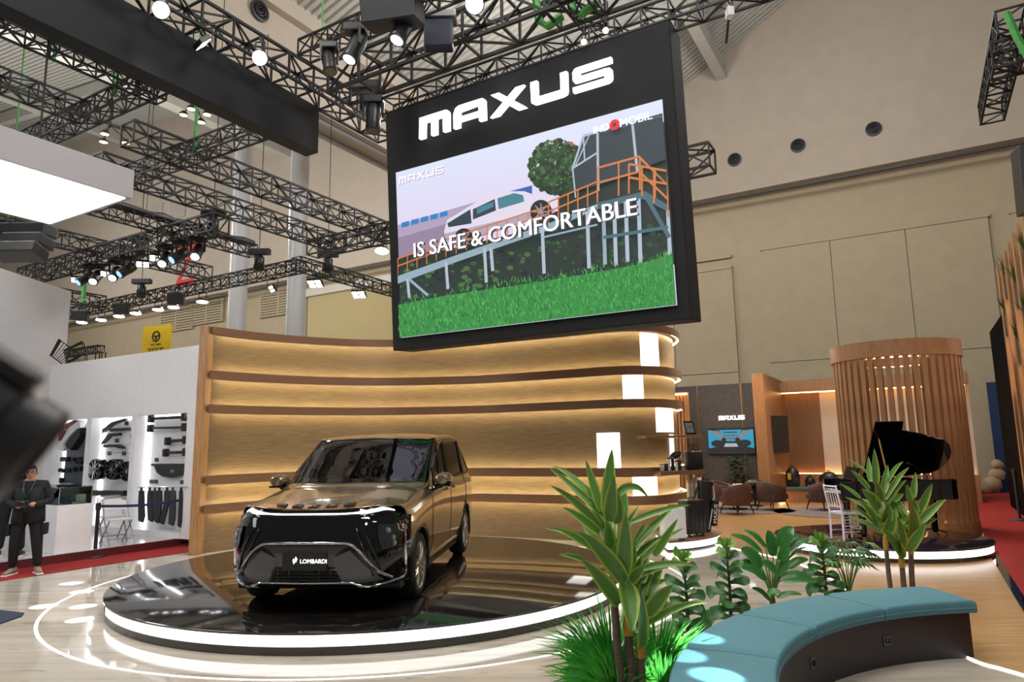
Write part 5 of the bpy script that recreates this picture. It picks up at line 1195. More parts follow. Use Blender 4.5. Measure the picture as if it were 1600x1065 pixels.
# black seals round the side windows
for s in (1, -1):
    for s0, s1 in ((3.75, 4.62), (4.80, 6.12), (6.28, 7.80), (7.95, 9.35)):
        lp2 = [both(skin(s0 + (s1 - s0) * k / 8, 4.12, .004), s) for k in range(9)] + [both(skin(s1, 4.12 + .81 * k / 4, .004), s) for k in range(1, 5)] + [both(skin(s1 + (s0 - s1) * k / 8, 4.93, .004), s) for k in range(1, 9)] + [both(skin(s0, 4.93 - .81 * k / 4, .004), s) for k in range(1, 4)]
        mb = MB(); mb.tube(lp2, .016, 5, closed=True); mb.build('window_seal', M_pano, car)
# wheels
def wheel(x, y, s):
    wm = Matrix.Translation((x, y, WR)) @ Matrix.Rotation(s * PI / 2, 4, 'Y')     # local z -> outboard
    mb = MB(); mb.lathe([(.245, -.11), (.30, -.125), (.335, -.115), (WR, -.085), (WR, .06), (.345, .10), (.315, .118), (.265, .118), (.25, .105)], 48, wm, False); wt = mb.build('wheel', M_tyre, car, smooth=60)
    mb = MB(); mb.lathe([(.25, -.1), (.25, .095), (.262, .112), (.255, .116), (.235, .10), (.225, .04), (.222, -.1)], 48, wm, False)
    for k in range(10):
        a = 2 * PI * k / 10; da = .13
        for sg in (-1, 1):
            p0 = (.05 * math.cos(a), .05 * math.sin(a), .085); p1 = (.235 * math.cos(a + sg * da), .235 * math.sin(a + sg * da), .10)
            mb.tube([wm @ Vector(p0), wm @ Vector(((p0[0] + p1[0]) / 2, (p0[1] + p1[1]) / 2, .10)), wm @ Vector(p1)], [.016, .013, .013], 5)
    mb.lathe([(0, .105), (.05, .103), (.06, .085), (.06, .05)], 20, wm, False); mb.build('rim', M_alloy, wt, smooth=50)
    mb = MB(); mb.lathe([(0, .02), (.19, .02), (.19, -.02)], 32, wm, False); mb.build('brake_disc', M_dgrey, wt)
    mb = MB(); mb.lathe([(0.20, -.08), (.24, -.08), (.24, .0), (0, .0)], 24, wm, False); mb.build('barrel', M_blackm, wt)
for y in (1.6, -1.6):
    for s in (1, -1):
        wheel(s * .86, y, s)
        mb = MB()                              # arch liner, a half drum inside the opening
        rws = [[Vector((s * xx, y + rr_ * math.cos(PI * k / 24 * 1.16 - .25), WR + rr_ * math.sin(PI * k / 24 * 1.16 - .25))) for k in range(25)] for xx, rr_ in ((.987, ARCH - .006), (.99, ARCH + .012), (.97, ARCH + .01), (.62, ARCH + .01), (.60, .02))]
        mb.grid(rws); mb.build('arch_liner', M_blackp, car, smooth=50)
mb = MB(); mb.bbox((-.90, -2.45, .20), (.90, 2.2, .30), .03); mb.build('underbody', M_blackp, car)
# ---------------- front fascia
def yc(z):
    pts = [(.15, 2.50), (.22, 2.56), (.35, 2.585), (.55, 2.60), (.75, 2.58), (.88, 2.53), (.96, 2.475), (1.0, 2.452)]
    for (a, b), (c, d) in zip(pts[:-1], pts[1:]):
        if z <= c: f = max(0, (z - a) / (c - a)); return b + (d - b) * f
    return pts[-1][1]
def hw(z):                                 # half width of the nose
    pts = [(.15, .90), (.24, .955), (.45, .962), (.72, .962), (.90, .94), (1.0, .87)]
    for (a, b), (c, d) in zip(pts[:-1], pts[1:]):
        if z <= c: f = max(0, (z - a) / (c - a)); return b + (d - b) * f
    return pts[-1][1]
def nose(t, z, off=0.0):                   # t in -1..1 across the nose
    a = abs(t); y = yc(z) - .10 * a ** 2 - .38 * max(0, (a - .55) / .45) ** 2.3
    x = hw(z) * (a - .035 * a ** 6) / .965 * (1 if t > 0 else -1)
    nx = (1 if t > 0 else -1) * min(1, max(0, (a - .5)) * 1.5)
    n = Vector((nx, 1, 0)).normalized()
    return Vector((x, y, .27 + (z - .17) * .94)) + n * off
def rise(t):
    a = abs(t); return .045 * max(0, (a - .3) / .5) ** 2 if a < .8 else .045 - .13 * ((a - .8) / .2) ** 1.3
# outlines in the picture are given as (t, z)
def nx_(x, z): return x / hw(z)
mb = MB(); rows = []
zs = [.17, .20, .24, .30, .38, .46, .54, .62, .70, .78, .85, .90, .94, .965, .985]
for z in zs:
    rows.append([nose(-1 + 2 * k / 60, min(z, .985)) if z < .9 else nose(-1 + 2 * k / 60, z + rise(-1 + 2 * k / 60) * (z - .9) / .085) for k in range(61)])
mb.grid(rows); fas = mb.build('front_bumper', M_pano, car, smooth=60)
# corners run back to the wheel arches
for s in (1, -1):
    mb = MB(); rows = []
    for z in zs:
        p = nose(s, z if z < .9 else z + rise(1) * (z - .9) / .085); e = Vector((s * .968, 2.03, p.z))
        if math.hypot(2.03 - 1.6, p.z - WR) < ARCH + .01: e.y = 1.6 + math.sqrt(max(0, (ARCH + .01) ** 2 - (p.z - WR) ** 2)); 
        rows.append([p.lerp(e, k / 4) + Vector((s * .012 * math.sin(PI * k / 4), 0, 0)) for k in range(5)])
    mb.grid(rows); mb.build('bumper_corner', M_pano, car, smooth=60)
def nline(pts, rad, name, mt, off=.01, n=6, per=6, parent=None):
    q = catmull(pts, per); mb = MB(); mb.tube([nose(a, b, off) for a, b in q], rad, n); return mb.build(name, mt, parent or fas, smooth=60)
def npatch(l, r, name, mt, off=.008, n=10, parent=None, depth=0.0):   # ruled patch between two polylines of (t,z)
    l = catmull(l, 5); r = catmull(r, 5); mb = MB(); rows = []
    for a, b in zip(l, r): rows.append([nose(a[0] + (b[0] - a[0]) * k / n, a[1] + (b[1] - a[1]) * k / n, off) for k in range(n + 1)])
    mb.grid(rows)
    return mb.build(name, mt, parent or fas, smooth=60)
# light bar: a thin line across, widening into swept lamps
def zlb(t): a = abs(t); return .955 + .9 * rise(min(a, .8)) - .03 * max(0, (a - .8) / .1) ** 2
mb = MB(); rows = []
for k in range(81):
    t = -.9 + 1.8 * k / 80; a = abs(t); h_ = .009 + (.013 * min(1, max(0, (a - .5) / .15)) if a < .8 else .013 * max(0, (.9 - a) / .1)); z = zlb(t)
    rows.append([nose(t, z - h_, .004), nose(t, z - h_, .02), nose(t, z + h_ * .6, .02), nose(t, z + h_ * .6, .004)])
mb.grid(rows); mb.build('light_bar', M_drl, car, smooth=60)
mb = MB(); rows = []
for k in range(81):
    t = -.9 + 1.8 * k / 80; z = zlb(t); rows.append([nose(t, z - .055, .002), nose(t, z - .03, .016), nose(t, z - .014, .012)])
mb.grid(rows); mb.build('light_bar_lip', M_pano, car, smooth=60)
# letters along the hood edge
mb = MB(); rows = []
for k in range(25):
    c = 5.55 + 2.45 * k / 24; rows.append([skin(0.02, c, .003), skin(.22, c, .003), skin(.44, c, .003)])
mb.grid(rows); mb.grid([[both(a, -1) for a in r] for r in rows]); hoode = mb.build('hood_reflection_strip', M_hood_refl, car, smooth=True)
def hoodmark():
    x = -.42
    for c in 'MAXUS':
        w_, ps = letters(c); mb = MB()
        for p in ps:
            q = []
            for a, b in p:
                lx = -(x + a * .062); f = .1 + .26 * b; cc = 8 - 3 * (abs(lx) / .60); r = skin(f, max(5.6, cc), .007); r.x = lx; q.append(r)
            n_ = len(q); mb.add(q + [v + Vector((0, .006, .012)) for v in q], [tuple(range(n_)), tuple(range(2 * n_ - 1, n_ - 1, -1))] + [(i, (i + 1) % n_, n_ + (i + 1) % n_, n_ + i) for i in range(n_)])
        mb.build('hood_letter', M_blackp, car); x += .186
hoodmark()
# lower mouth: grey frame spreading to the lower corners
for s in (1, -1):
    nline([(0, .655), (s * .30, .652), (s * .46, .640), (s * .58, .55), (s * .72, .37), (s * .86, .255)], .016, 'grille_frame', M_alloy, .012)
    npatch([(s * .30, .50), (s * .33, .36), (s * .40, .22)], [(s * .47, .58), (s * .62, .42), (s * .80, .245)], 'intake_fin', mat('fin_grey', srgb(70, 70, 72), 0.2, coat=.4) if 'fin_grey' not in MATS else MATS['fin_grey'], .010)
    # chrome blade down the corner, kinking in along the bottom lip
    nline([(s * .955, .80), (s * .965, .66), (s * .97, .46), (s * .975, .30), (s * .955, .225)], .017, 'chrome_blade', M_chrome, .012)
    nline([(s * .955, .225), (s * .78, .195), (s * .66, .185), (s * .54, .215), (s * .44, .235), (0, .232)], .015, 'chrome_lip', M_chrome, .014)
    # lamp cluster in a dark hollow
    hl = npatch([(s * .76, .83), (s * .76, .70), (s * .80, .58)], [(s * .93, .80), (s * .94, .70), (s * .93, .60)], 'headlamp', M_blackg, .006)
    for k, (tt, zz_) in enumerate(((.82, .76), (.86, .68), (.87, .62))):
        p = nose(s * tt, zz_, .012); mb = MB(); mb.lathe([(.0, .012), (.026, .008), (.034, -.01)], 16, Matrix.Translation(p) @ Matrix.Rotation(-PI / 2, 4, 'X'), False); mb.build('lamp_lens', M_grey, hl, smooth=True)
    npatch([(s * .74, .84), (s * .74, .69), (s * .78, .57)], [(s * .945, .815), (s * .955, .70), (s * .945, .59)], 'lamp_cover', M_lampc, .026)
    for a, b in (((.52, .80), (.70, .30)), ((.60, .80), (.78, .30))): nline([(s * a[0], a[1]), (s * (a[0] + b[0]) / 2 * 1.02, .56), (s * b[0], b[1])], .012, 'bumper_crease', M_pano, .006)
npatch([(-.47, .63), (-.32, .53), (-.33, .41)], [(.47, .63), (.32, .53), (.33, .41)], 'grille_panel', mat('grille_grey_gloss', srgb(66, 62, 58), 0.2, metal=.3, coat=.6), .008, 24)
npatch([(-.34, .40), (-.36, .32), (-.40, .25)], [(.34, .40), (.36, .32), (.40, .25)], 'lower_grille', M_blackm, .008, 24)
for z in (.375, .34, .305, .27): nline([(-.34 - (.375 - z) * .4, z), (0, z), (.34 + (.375 - z) * .4, z)], .008, 'grille_bar', M_blackg, .018)
for t in (-.28, -.16, .16, .28): nline([(t, .39), (t, .25)], .006, 'grille_bar', M_blackg, .016)
# number plate
py_ = nose(0, .47, .03).y
mb = MB(); mb.bbox((-.245, py_ - .03, .46), (.225, py_, .645), .01); pl_ = mb.build('number_plate', M_blackp, car)
def platetext(body, cx_, cz_, h_, nm):
    vs, fs = text_mb(body, h_, .002); mb = MB(); mb.add([Vector((-(v.x) + cx_, py_ + .004 + v.z, v.y + cz_)) for v in vs], fs); mb.build(nm, M_sign, pl_)
platetext('LOMBARDI', -.105, .552, .058, 'plate_lettering')
for k, dx in enumerate((.0, .022)):
    mb = MB(); c_ = [(.10 - dx, .524 + dx * .8), (.086 - dx, .554 + dx), (.104 - dx, .584 + dx * .8), (.112 - dx, .559 + dx * .6)]
    mb.prism(c_, 0, .003, Matrix(((1, 0, 0, 0), (0, 0, 1, py_ + .002), (0, 1, 0, 0), (0, 0, 0, 1)))); mb.build('plate_emblem', M_sign, pl_)
# ---------------- cabin
mb = MB(); mb.bbox((-.80, -2.3, .32), (.80, .95, .40), .02); mb.build('cabin_floor', M_inner, car)
mb = MB(); mb.bbox((-.84, .62, .80), (.84, 1.12, 1.12), .08); mb.build('dashboard', M_inner, car, smooth=True)
mb = MB(); mb.bbox((-.16, .60, 1.10), (.16, .66, 1.22), .02); mb.build('dash_screen', M_blackg, car)
mb = MB(); mb.tube([(-.40 + .19 * math.cos(2 * PI * k / 24), .48 + .05 * math.sin(2 * PI * k / 24), 1.08 + .18 * math.sin(2 * PI * k / 24)) for k in range(24)], .016, 6, closed=True); mb.tube([(-.40, .48, 1.08), (-.40, .70, 1.0)], .03, 8); mb.tube([(-.58, .48, 1.07), (-.22, .48, 1.07)], .016, 6); mb.build('steering_wheel', M_blackp, car)
for y in (.0, -1.0):
    for x in (-.42, .42):
        mb = MB(); mb.bbox((x - .26, y - .25, .55), (x + .26, y + .28, .72), .06); mb.bbox((x - .25, y - .36, .66), (x + .25, y - .16, 1.28), .07, Matrix.Translation((0, y, .66)) @ Matrix.Rotation(R(12), 4, 'X') @ Matrix.Translation((0, -y, -.66))); st = mb.build('seat', M_seat, car, smooth=50)
        mb = MB(); mb.bbox((x - .14, y - .44, 1.30), (x + .14, y - .32, 1.50), .05); mb.build('headrest', M_seat, st, smooth=50)
mb = MB(); mb.bbox((-.10, .40, 1.56), (.10, .44, 1.63), .015); mb.build('rear_view_mirror', M_blackp, car)
# ================================================================== LOUNGE
DB = 23.5
M_dpanel = mat('charcoal_panel', srgb(70, 68, 68), .7, var=.18, scale=9, bump=.05); M_amberw = mat('amber_oak', srgb(164, 122, 84), .45, scale=3, stretch=(14, 14, 1), col2=srgb(140, 100, 66)); M_pale = mat('pale_panel', srgb(206, 190, 170), .7, var=.03)
lw = thing('lounge_wall', 'charcoal panelled lounge wall with thin brass strips behind the television', 'panelling', H(-6, DB, 0))  # dark panel wall at the back of the lounge
for a0, a1 in ((-9.0, -6.47), (-6.44, -5.02), (-4.99, -4.52), (-4.49, -4.25)):
    q = MB(); q.bbox((a0, DB, 0), (a1, DB + .15, 3.80), .01, WU); q.build('panel', M_dpanel, lw, True)
for a in (-6.455, -5.005, -4.505): q = MB(); q.box((a - .016, DB - .012, 0), (a + .016, DB + .05, 3.80), WU); q.build('brass_strip', M_gold, lw, True)
mk = bpy.data.objects.new('lit_wordmark', None); C.objects.link(mk); mk.location = H(-5.77, DB - .02, 2.60); mk.rotation_euler = frame(Vector(), W).to_euler()
tag(mk, 'small glowing white wordmark on the charcoal lounge wall', 'sign')
mk.matrix_world = Matrix.Translation(mk.location) @ Matrix((W, Vector((0, 0, 1)), -U)).transposed().to_4x4(); mk.rotation_euler = Matrix((W, Vector((0, 0, 1)), -U)).transposed().to_euler()
wordmark(mk, 0, 0, .84, .14, 0.0, .03, M_sign)
# television
tv = bpy.data.objects.new('television', None); C.objects.link(tv); tv.location = H(-6.17, DB - .08, 1.48); tv.rotation_euler = Matrix((W, Vector((0, 0, 1)), -U)).transposed().to_euler(); tag(tv, 'wall television showing a blue car cabin under the white wordmark', 'television')
q = MB(); q.bbox((0, 0, -.075), (1.52, .86, 0), .01); q.build('housing', M_blackg, tv)
q = MB(); tm = []
def tp(mi, pts): q.mi = mi; z = .002 + .0004 * len(q.f); q.add([(.02 + .0148 * x, .02 + .0082 * y, z) for x, y in pts], [tuple(range(len(pts)))])
for c in ((20, 28, 34), (40, 150, 186), (120, 128, 140), (28, 30, 36), (170, 176, 190)): tm.append(emit('tv_%d' % len(tm), srgb(*c), 1.0, (.01, .01, .01)))
tp(0, [(0, 0), (100, 0), (100, 100), (0, 100)]); tp(1, [(0, 20), (28, 30), (30, 60), (12, 92), (0, 95)]); tp(1, [(100, 20), (72, 30), (70, 60), (88, 92), (100, 95)]); tp(1, [(32, 72), (68, 72), (76, 94), (24, 94)]); tp(2, [(2, 90), (22, 92), (36, 66), (30, 58)]); tp(2, [(98, 90), (78, 92), (64, 66), (70, 58)]); tp(3, [(36, 82), (64, 82), (66, 86), (34, 86)]); tp(2, [(38, 60), (62, 60), (66, 70), (34, 70)]); tp(1, [(40, 48), (60, 48), (60, 58), (40, 58)])
for x in (20, 80): tp(3, [(x + 14 * math.cos(k * PI / 8), 40 + 14 * math.sin(k * PI / 8)) for k in range(16)])
tp(4, [(34, 26), (66, 26), (62, 40), (38, 40)]); tp(3, [(30, 12), (70, 12), (68, 24), (32, 24)])
q.build('screen_picture', tm, tv)
# oak portal: fin, header, recess with slatted back
pt_ = thing('oak_portal', 'oak portal framing an amber lit slatted recess, right of the charcoal wall', 'partition', H(-4.1, 21.6, 0))
q = MB(); q.bbox((-4.25, 21.6, 0), (-3.92, 24.9, 3.92), .01, WU); q.build('side_fin', M_amberw, pt_, True)
q = MB(); q.bbox((-3.92, 24.3, 3.48), (1.4, 24.9, 3.80), .01, WU); q.build('header', M_amberw, pt_, True)
q = MB(); q.box((-3.92, 24.86, 0), (1.4, 25.0, 3.9), WU); q.build('back_board', M_amberw, pt_, True)
q = MB()
for i in range(34):
    a = -3.85 + 1.06 * i / 34; q.box((a, 24.80, .80), (a + .018, 24.86, 3.48), WU)
q.build('slats', M_amberw, pt_, True, kind='stuff')
q = MB(); q.box((-2.76, 24.82, .80), (1.4, 24.86, 3.48), WU); q.build('pale_panel', M_pale, pt_, True)
q = MB(); q.box((-3.9, 24.6, 3.455), (1.3, 24.63, 3.478), WU); q.build('light_strip', M_ledamber, pt_, True)
q = MB(); q.box((-3.9, 24.7, .80), (1.3, 24.73, .815), WU); q.build('light_strip', M_ledamber, pt_, True)
q = MB(); q.bbox((-3.92, 24.3, 0), (1.4, 24.84, .795), .01, WU); q.build('ledge', M_amberw, pt_, True)
q = MB(); q.box((-3.9, 22.75, .02), (-3.85, 24.2, .06), WU); q.build('light_strip', M_ledamber, pt_, True)
# bench in the recess
t = thing('lounge_bench', 'long oak bench with teal seat pad inside the amber recess', 'bench', H(-3, 23.2, 0)); q = MB(); q.bbox((-3.75, 22.95, 0), (-1.0, 23.9, .38), .01, WU); q.build('base', M_amberw, t, True); q = MB(); q.bbox((-3.80, 22.90, .38), (-.95, 23.95, .46), .02, WU); q.build('seat_pad', mat('teal_pad', srgb(70, 104, 108), .8), t, True)
for i, (a, w_, h_, l) in enumerate([(-3.55, .22, .62, 'black backpack with yellow flash at the left of the lounge bench'), (-3.05, .16, .32, 'small dark bag on the lounge bench'), (-2.5, .30, .46, 'bulky dark bag on the lounge bench'), (-1.9, .28, .36, 'dark bag at the right of the lounge bench')]):
    t = thing('backpack', l, 'bag', H(a, 23.3, .46), -TH, 'bags on the lounge bench'); q = MB(); q.ellipsoid((0, 0, h_ * .48), (w_, .16, h_ * .52), 14, 9); q.bbox((-w_ * .9, -.14, 0), (w_ * .9, .14, h_ * .5), .06); q.build('body', M_blackp, t, smooth=50); q = MB(); q.tube([(-.06, -.05, h_ * .98), (0, -.05, h_ * 1.1), (.06, -.05, h_ * .98)], .014, 6); q.build('handle', M_blackp, t)
    if i == 0: q = MB(); q.bbox((-.12, -.19, .22), (-.02, -.15, .42), .01); q.build('flash', mat('yellow_flash', srgb(190, 170, 40), .5), t)
# side television turned towards the recess
t = thing('side_television', 'dark switched-off television on the side of the oak fin', 'television', H(-3.85, 22.6, 1.5), -TH + R(62)); q = MB(); q.bbox((-.62, -.03, 0), (.62, .03, 1.16), .01); q.build('housing', M_blackg, t); q = MB(); q.box((-.58, -.034, .04), (.58, -.031, 1.12)); q.build('screen', M_blackp, t); q = MB(); q.tube([(0, .03, .5), (0, .1, .5)], .05, 8); q.build('wall_mount', M_blackm, t)
# amber fin wall peeking past the curved wall
q = MB()
fw_ = thing('amber_fin_wall', 'narrow amber lit fluted panel beside the curved wall end', 'panel', H(-7.0, 22.6, 0))
q.box((-8.0, 22.72, 0), (-6.55, 22.82, 3.55), WU); q.build('board', M_amberw, fw_, True)
for i in range(12): q = MB(); q.box((-7.95 + i * .117, 22.62, .05), (-7.90 + i * .117, 22.72, 3.45), WU); q.build('flute', M_amberw, fw_, True)
q = MB(); q.box((-8.0, 22.55, 3.46), (-6.55, 22.60, 3.5), WU); q.build('light_strip', M_ledamber, fw_, True)
# armchairs
M_arm = mat('brown_leather', srgb(80, 51, 42), .6, var=.1, scale=12)
def armchair():
    t = thing('armchair', 'x', 'armchair')
    q = MB(); q.bbox((-.30, -.32, .28), (.30, .28, .44), .05); q.build('seat', M_arm, t, smooth=50)
    q = MB(); rows = []
    for k in range(21):
        a = -PI * .10 + PI * 1.2 * k / 20; top = .66 + .12 * math.sin(max(0, min(PI, a))) ; rr_ = []
        for (ro, z) in ((.36, .22), (.40, .5), (.41, top - .03), (.385, top), (.34, top - .02), (.32, .45), (.31, .24)): rr_.append(Vector((ro * math.cos(a), ro * math.sin(a) * .92, z)))
        rows.append(rr_)
    q.grid(rows, True); q.f += [tuple(range(7)), tuple(range(140, 147))]; q.m += [0, 0]; q.build('backrest', M_arm, t, smooth=60)
    for x, y in ((-.28, -.26), (.28, -.26), (-.25, .28), (.25, .28)): q = MB(); q.tube([(x * .85, y * .85, .28), (x * 1.12, y * 1.12, 0)], [.022, .014], 6); q.build('leg', M_blackm, t)
    return t
arm = armchair()
spots = [((1152, 803), 205, 'brown armchair with its back to the camera, nearest in the lounge group'), ((1135, 795), 330 - 90, 'brown armchair facing right, left in the lounge group'), ((1208, 797), 120, 'brown armchair turned left, right in the lounge group'), ((1287, 797), 200, 'brown armchair behind the white chair, partly hidden'), ]
for i, ((x, y), a, l) in enumerate(spots):
    p = onz(x, y - 1, .02)
    if i == 1: a = 60
    o = arm if i == 0 else dup(arm, p); o.location = p; o.rotation_euler = (0, 0, R(a)); o['label'] = l; o['group'] = 'brown lounge armchairs'
# coffee table, flowers, cup, rugs, plants
p = onz(1140, 800, .02) + U * 1.0
t = thing('coffee_table', 'low dark round table between the brown armchairs', 'table', p); q = MB(); q.lathe([(.42, .44), (.42, .47)], 32); q.build('table_top', M_woodd, t, smooth=50); q = MB(); q.lathe([(.26, 0), (.26, .02), (.03, .04), (.03, .44)], 24); q.build('pedestal', M_blackm, t, smooth=50)
t = thing('flower_arrangement', 'pale flower arrangement on the low round table', 'flowers', p + Vector((.0, 0, .47))); q = MB(); rr_ = random.Random(5)
for _ in range(40): a = rr_.uniform(0, 6.3); d_ = rr_.uniform(0, .17); q.ellipsoid((d_ * math.cos(a), d_ * math.sin(a), .13 + rr_.uniform(0, .08)), (.035, .035, .028), 6, 4)
q.build('blossoms', mat('cream_petal', srgb(210, 196, 176), .7), t, kind='stuff'); q = MB(); q.lathe([(.05, 0), (.09, .06), (.10, .13)], 14); q.build('bowl', M_white, t, smooth=True)
t = tag(MB().lathe([(.03, 0), (.04, .14), (.0, .14)], 14, Matrix.Translation(p + Vector((-.22, -.15, .47)))).build('paper_cup', M_white, None, smooth=50), 'pale cup beside the flowers on the low round table', 'cup')
M_rug = mat('grey_rug', srgb(112, 108, 106), .95, var=.35, scale=5, bump=.2, stretch=(1, 3, 1))
for c_, rx, ry, l in ((p + U * -.1, 1.5, 1.15, 'grey rug under the group of brown armchairs'), (onz(1290, 801, 0) + U * .2, 1.3, 1.5, 'mottled grey rug behind the white chair')):
    q = MB(); q.prism([(rx * math.cos(2 * PI * k / 40), ry * math.sin(2 * PI * k / 40)) for k in range(40)], .006, .018, Matrix.Translation((c_.x, c_.y, 0)) @ rotz(-TH)); tag(q.build('rug', M_rug), l, 'rug')
def leafy(name, label, p, h, n, col, size, seed, cat='plant', pot=True):
    rn = random.Random(seed); t = thing(name, label, cat, p); q = MB()
    for _ in range(n):
        a = rn.uniform(0, 6.3); d_ = rn.uniform(.05, .5) * h * .45; z = rn.uniform(.35, 1.0) * h; c_ = Vector((d_ * math.cos(a), d_ * math.sin(a), z)); o_ = Vector((math.cos(a), math.sin(a), rn.uniform(-.4, .5))).normalized(); s_ = Vector((0, 0, 1)).cross(o_).normalized() * size * .3
        q.add([c_, c_ + o_ * size * .5 + s_, c_ + o_ * size, c_ + o_ * size * .5 - s_], [(0, 1, 2, 3)])
    q.build('foliage', col, t, kind='stuff'); q = MB()
    for k in range(5): a = k * 1.3; q.tube([(0, 0, .2), (.1 * h * math.cos(a), .1 * h * math.sin(a), h * .7)], .012, 5)
    q.build('stem', M_woodd, t)
    if pot: q = MB(); q.lathe([(.12, 0), (.17, .3), (.15, .3), (.14, .26)], 16); q.build('pot', M_blackp, t, smooth=50)
    return t
M_dkleaf = mat('dark_leaf', srgb(32, 62, 34), .5, var=.3, scale=6)
leafy('potted_plant', 'dark bushy potted plant in the corner by the oak fin', H(-5.1, 22.8, 0), 1.35, 150, M_dkleaf, .24, 4)
t = thing('shoulder_bag', 'dark shoulder bag on the left armchair group', 'bag', onz(1168, 795, .02) + U * 1.1); q = MB(); q.ellipsoid((0, 0, .62), (.30, .2, .16), 14, 8); q.build('body', M_blackp, t, smooth=True); q = MB(); q.lathe([(.2, 0), (.2, .02), (.03, .04), (.03, .46), (.3, .47), (.3, .49)], 20); q.build('side_stand', M_blackm, t)
# small table lamp with orchid behind the merchandise shelf
p = atY(1088, 776, 15.8); p.z = 0
t = thing('side_table', 'slim dark side table behind the merchandise shelves', 'table', p); q = MB(); q.lathe([(.2, 0), (.2, .02), (.03, .04), (.03, .62)], 16); q.build('pedestal', M_blackm, t, smooth=50); q = MB(); q.lathe([(.28, .62), (.28, .65)], 24); q.build('table_top', M_woodd, t, smooth=50)
t = thing('table_lamp', 'small glowing table lamp behind the golf bag', 'lamp', p + Vector((.08, 0, .65))); q = MB(); q.lathe([(.05, 0), (.05, .02), (.015, .03), (.015, .18)], 12); q.build('base', M_gold, t, smooth=50); q = MB(); q.lathe([(.11, .16), (.085, .36)], 20, None, False); q.build('lamp_shade', emit('lamp_shade_glow', (1, .82, .55), 1.6, (1, 1, 1)), t, smooth=True)
t = thing('orchid', 'pink and white orchid behind the merchandise shelves', 'plant', p + Vector((-.12, .05, .65))); q = MB(); q.tube([(0, 0, 0), (.02, 0, .5), (.12, 0, .8), (.2, 0, .7)], .008, 5); q.build('stem', M_dkleaf, t); rr_ = random.Random(2)
for k in range(12):
    q = MB(); c_ = Vector((.16 + rr_.uniform(-.08, .08), rr_.uniform(-.06, .06), .62 + rr_.uniform(-.3, .2)))
    for j in range(5): a = j * 2 * PI / 5; q.add([c_, c_ + Vector((.035 * math.cos(a - .4), -.02, .035 * math.sin(a - .4))), c_ + Vector((.055 * math.cos(a), -.03, .055 * math.sin(a))), c_ + Vector((.035 * math.cos(a + .4), -.02, .035 * math.sin(a + .4)))], [(0, 1, 2, 3)])
    q.build('blossom', mat('orchid_pink', srgb(222, 180, 196), .6) if 'orchid_pink' not in MATS else MATS['orchid_pink'], t)
leafy('fairy_light_shrub', 'small dark shrub behind the merchandise shelves', p + Vector((-.5, .5, 0)), 1.15, 90, M_dkleaf, .12, 9)
# lamps of the lounge
lamp('lounge_lamp', 'AREA', H(-5.6, 21, 4.6), 110, (1, .70, .45), H(-5.4, 20.5, 0), shape='DISK', size=.8)
lamp('lounge_lamp', 'AREA', H(-2.6, 20.5, 4.6), 110, (1, .70, .45), H(-2.6, 20, 0), shape='DISK', size=.8)

# ================================================================== SLATTED TOWER AND PIANO STAGE
TC = atY(1411, 700, 15.0); TC.z = 0; TRd = 1.25
tw = thing('slat_tower', 'round slatted oak tower behind the grand piano', 'pavilion', TC)
q = MB(); q.lathe([(TRd, 0), (TRd, .24), (TRd - .14, .24), (TRd - .14, 0)], 72, None, False); q.build('base_ring', M_amberw, tw, smooth=50)
q = MB(); q.lathe([(TRd + .02, 3.58), (TRd + .02, 3.92), (TRd - .12, 3.92), (TRd - .12, 3.58), (TRd + .02, 3.58)], 72, None, False); q.build('top_ring', M_amberw, tw, smooth=50)
q = MB(); q.lathe([(TRd - .135, 3.555), (TRd - .12, 3.57)], 72, None, False); q.build('light_strip', M_ledamber, tw)
q = MB(); q.lathe([(TRd - .17, .245), (TRd - .15, .26)], 72, None, False); q.build('light_strip', M_ledamber, tw)
q = MB(); q.box((-.055, -.05, .24), (.055, .05, 3.58)); sl0 = None
for k in range(46):
    a = 2 * PI * k / 46
    if math.cos(a - math.atan2(TC.y, TC.x)) > .42: continue          # the far side stays open
    if sl0 is None: o = sl0 = q.build('slat', M_amberw, tw)
    else: o = sl0.copy(); C.objects.link(o); o.parent = tw
    o.location = ((TRd - .07) * math.cos(a), (TRd - .07) * math.sin(a), 0); o.rotation_euler = (0, 0, a)
PS = H(-.80, 14.05, 0); PR_ = 1.72
t = thing('piano_stage', 'low round stage with white light band under the grand piano', 'stage', PS)
q = MB(); q.lathe([(PR_ - .02, 0), (PR_ - .02, .07)], 96); q.build('base_ring', M_dais, t, smooth=True)
q = MB(); q.lathe([(PR_ - .03, .07), (PR_ - .03, .175)], 96); q.build('light_band', M_led, t, smooth=True)
q = MB(); q.lathe([(PR_ - .02, .175), (PR_, .18), (PR_, .195), (PR_ - .006, .20)], 96); q.build('top_slab', mat('purple_black_marble', srgb(40, 32, 42), .08, var=.3, scale=3), t, smooth=True)
lamp('stage_violet', 'SPOT', PS + Vector((-1.5, -2.0, 6)), 1100, (.62, .35, 1.0), PS + Vector((-.4, -.3, .2)), spot_size=R(24), spot_blend=.5, shadow_soft_size=.1)
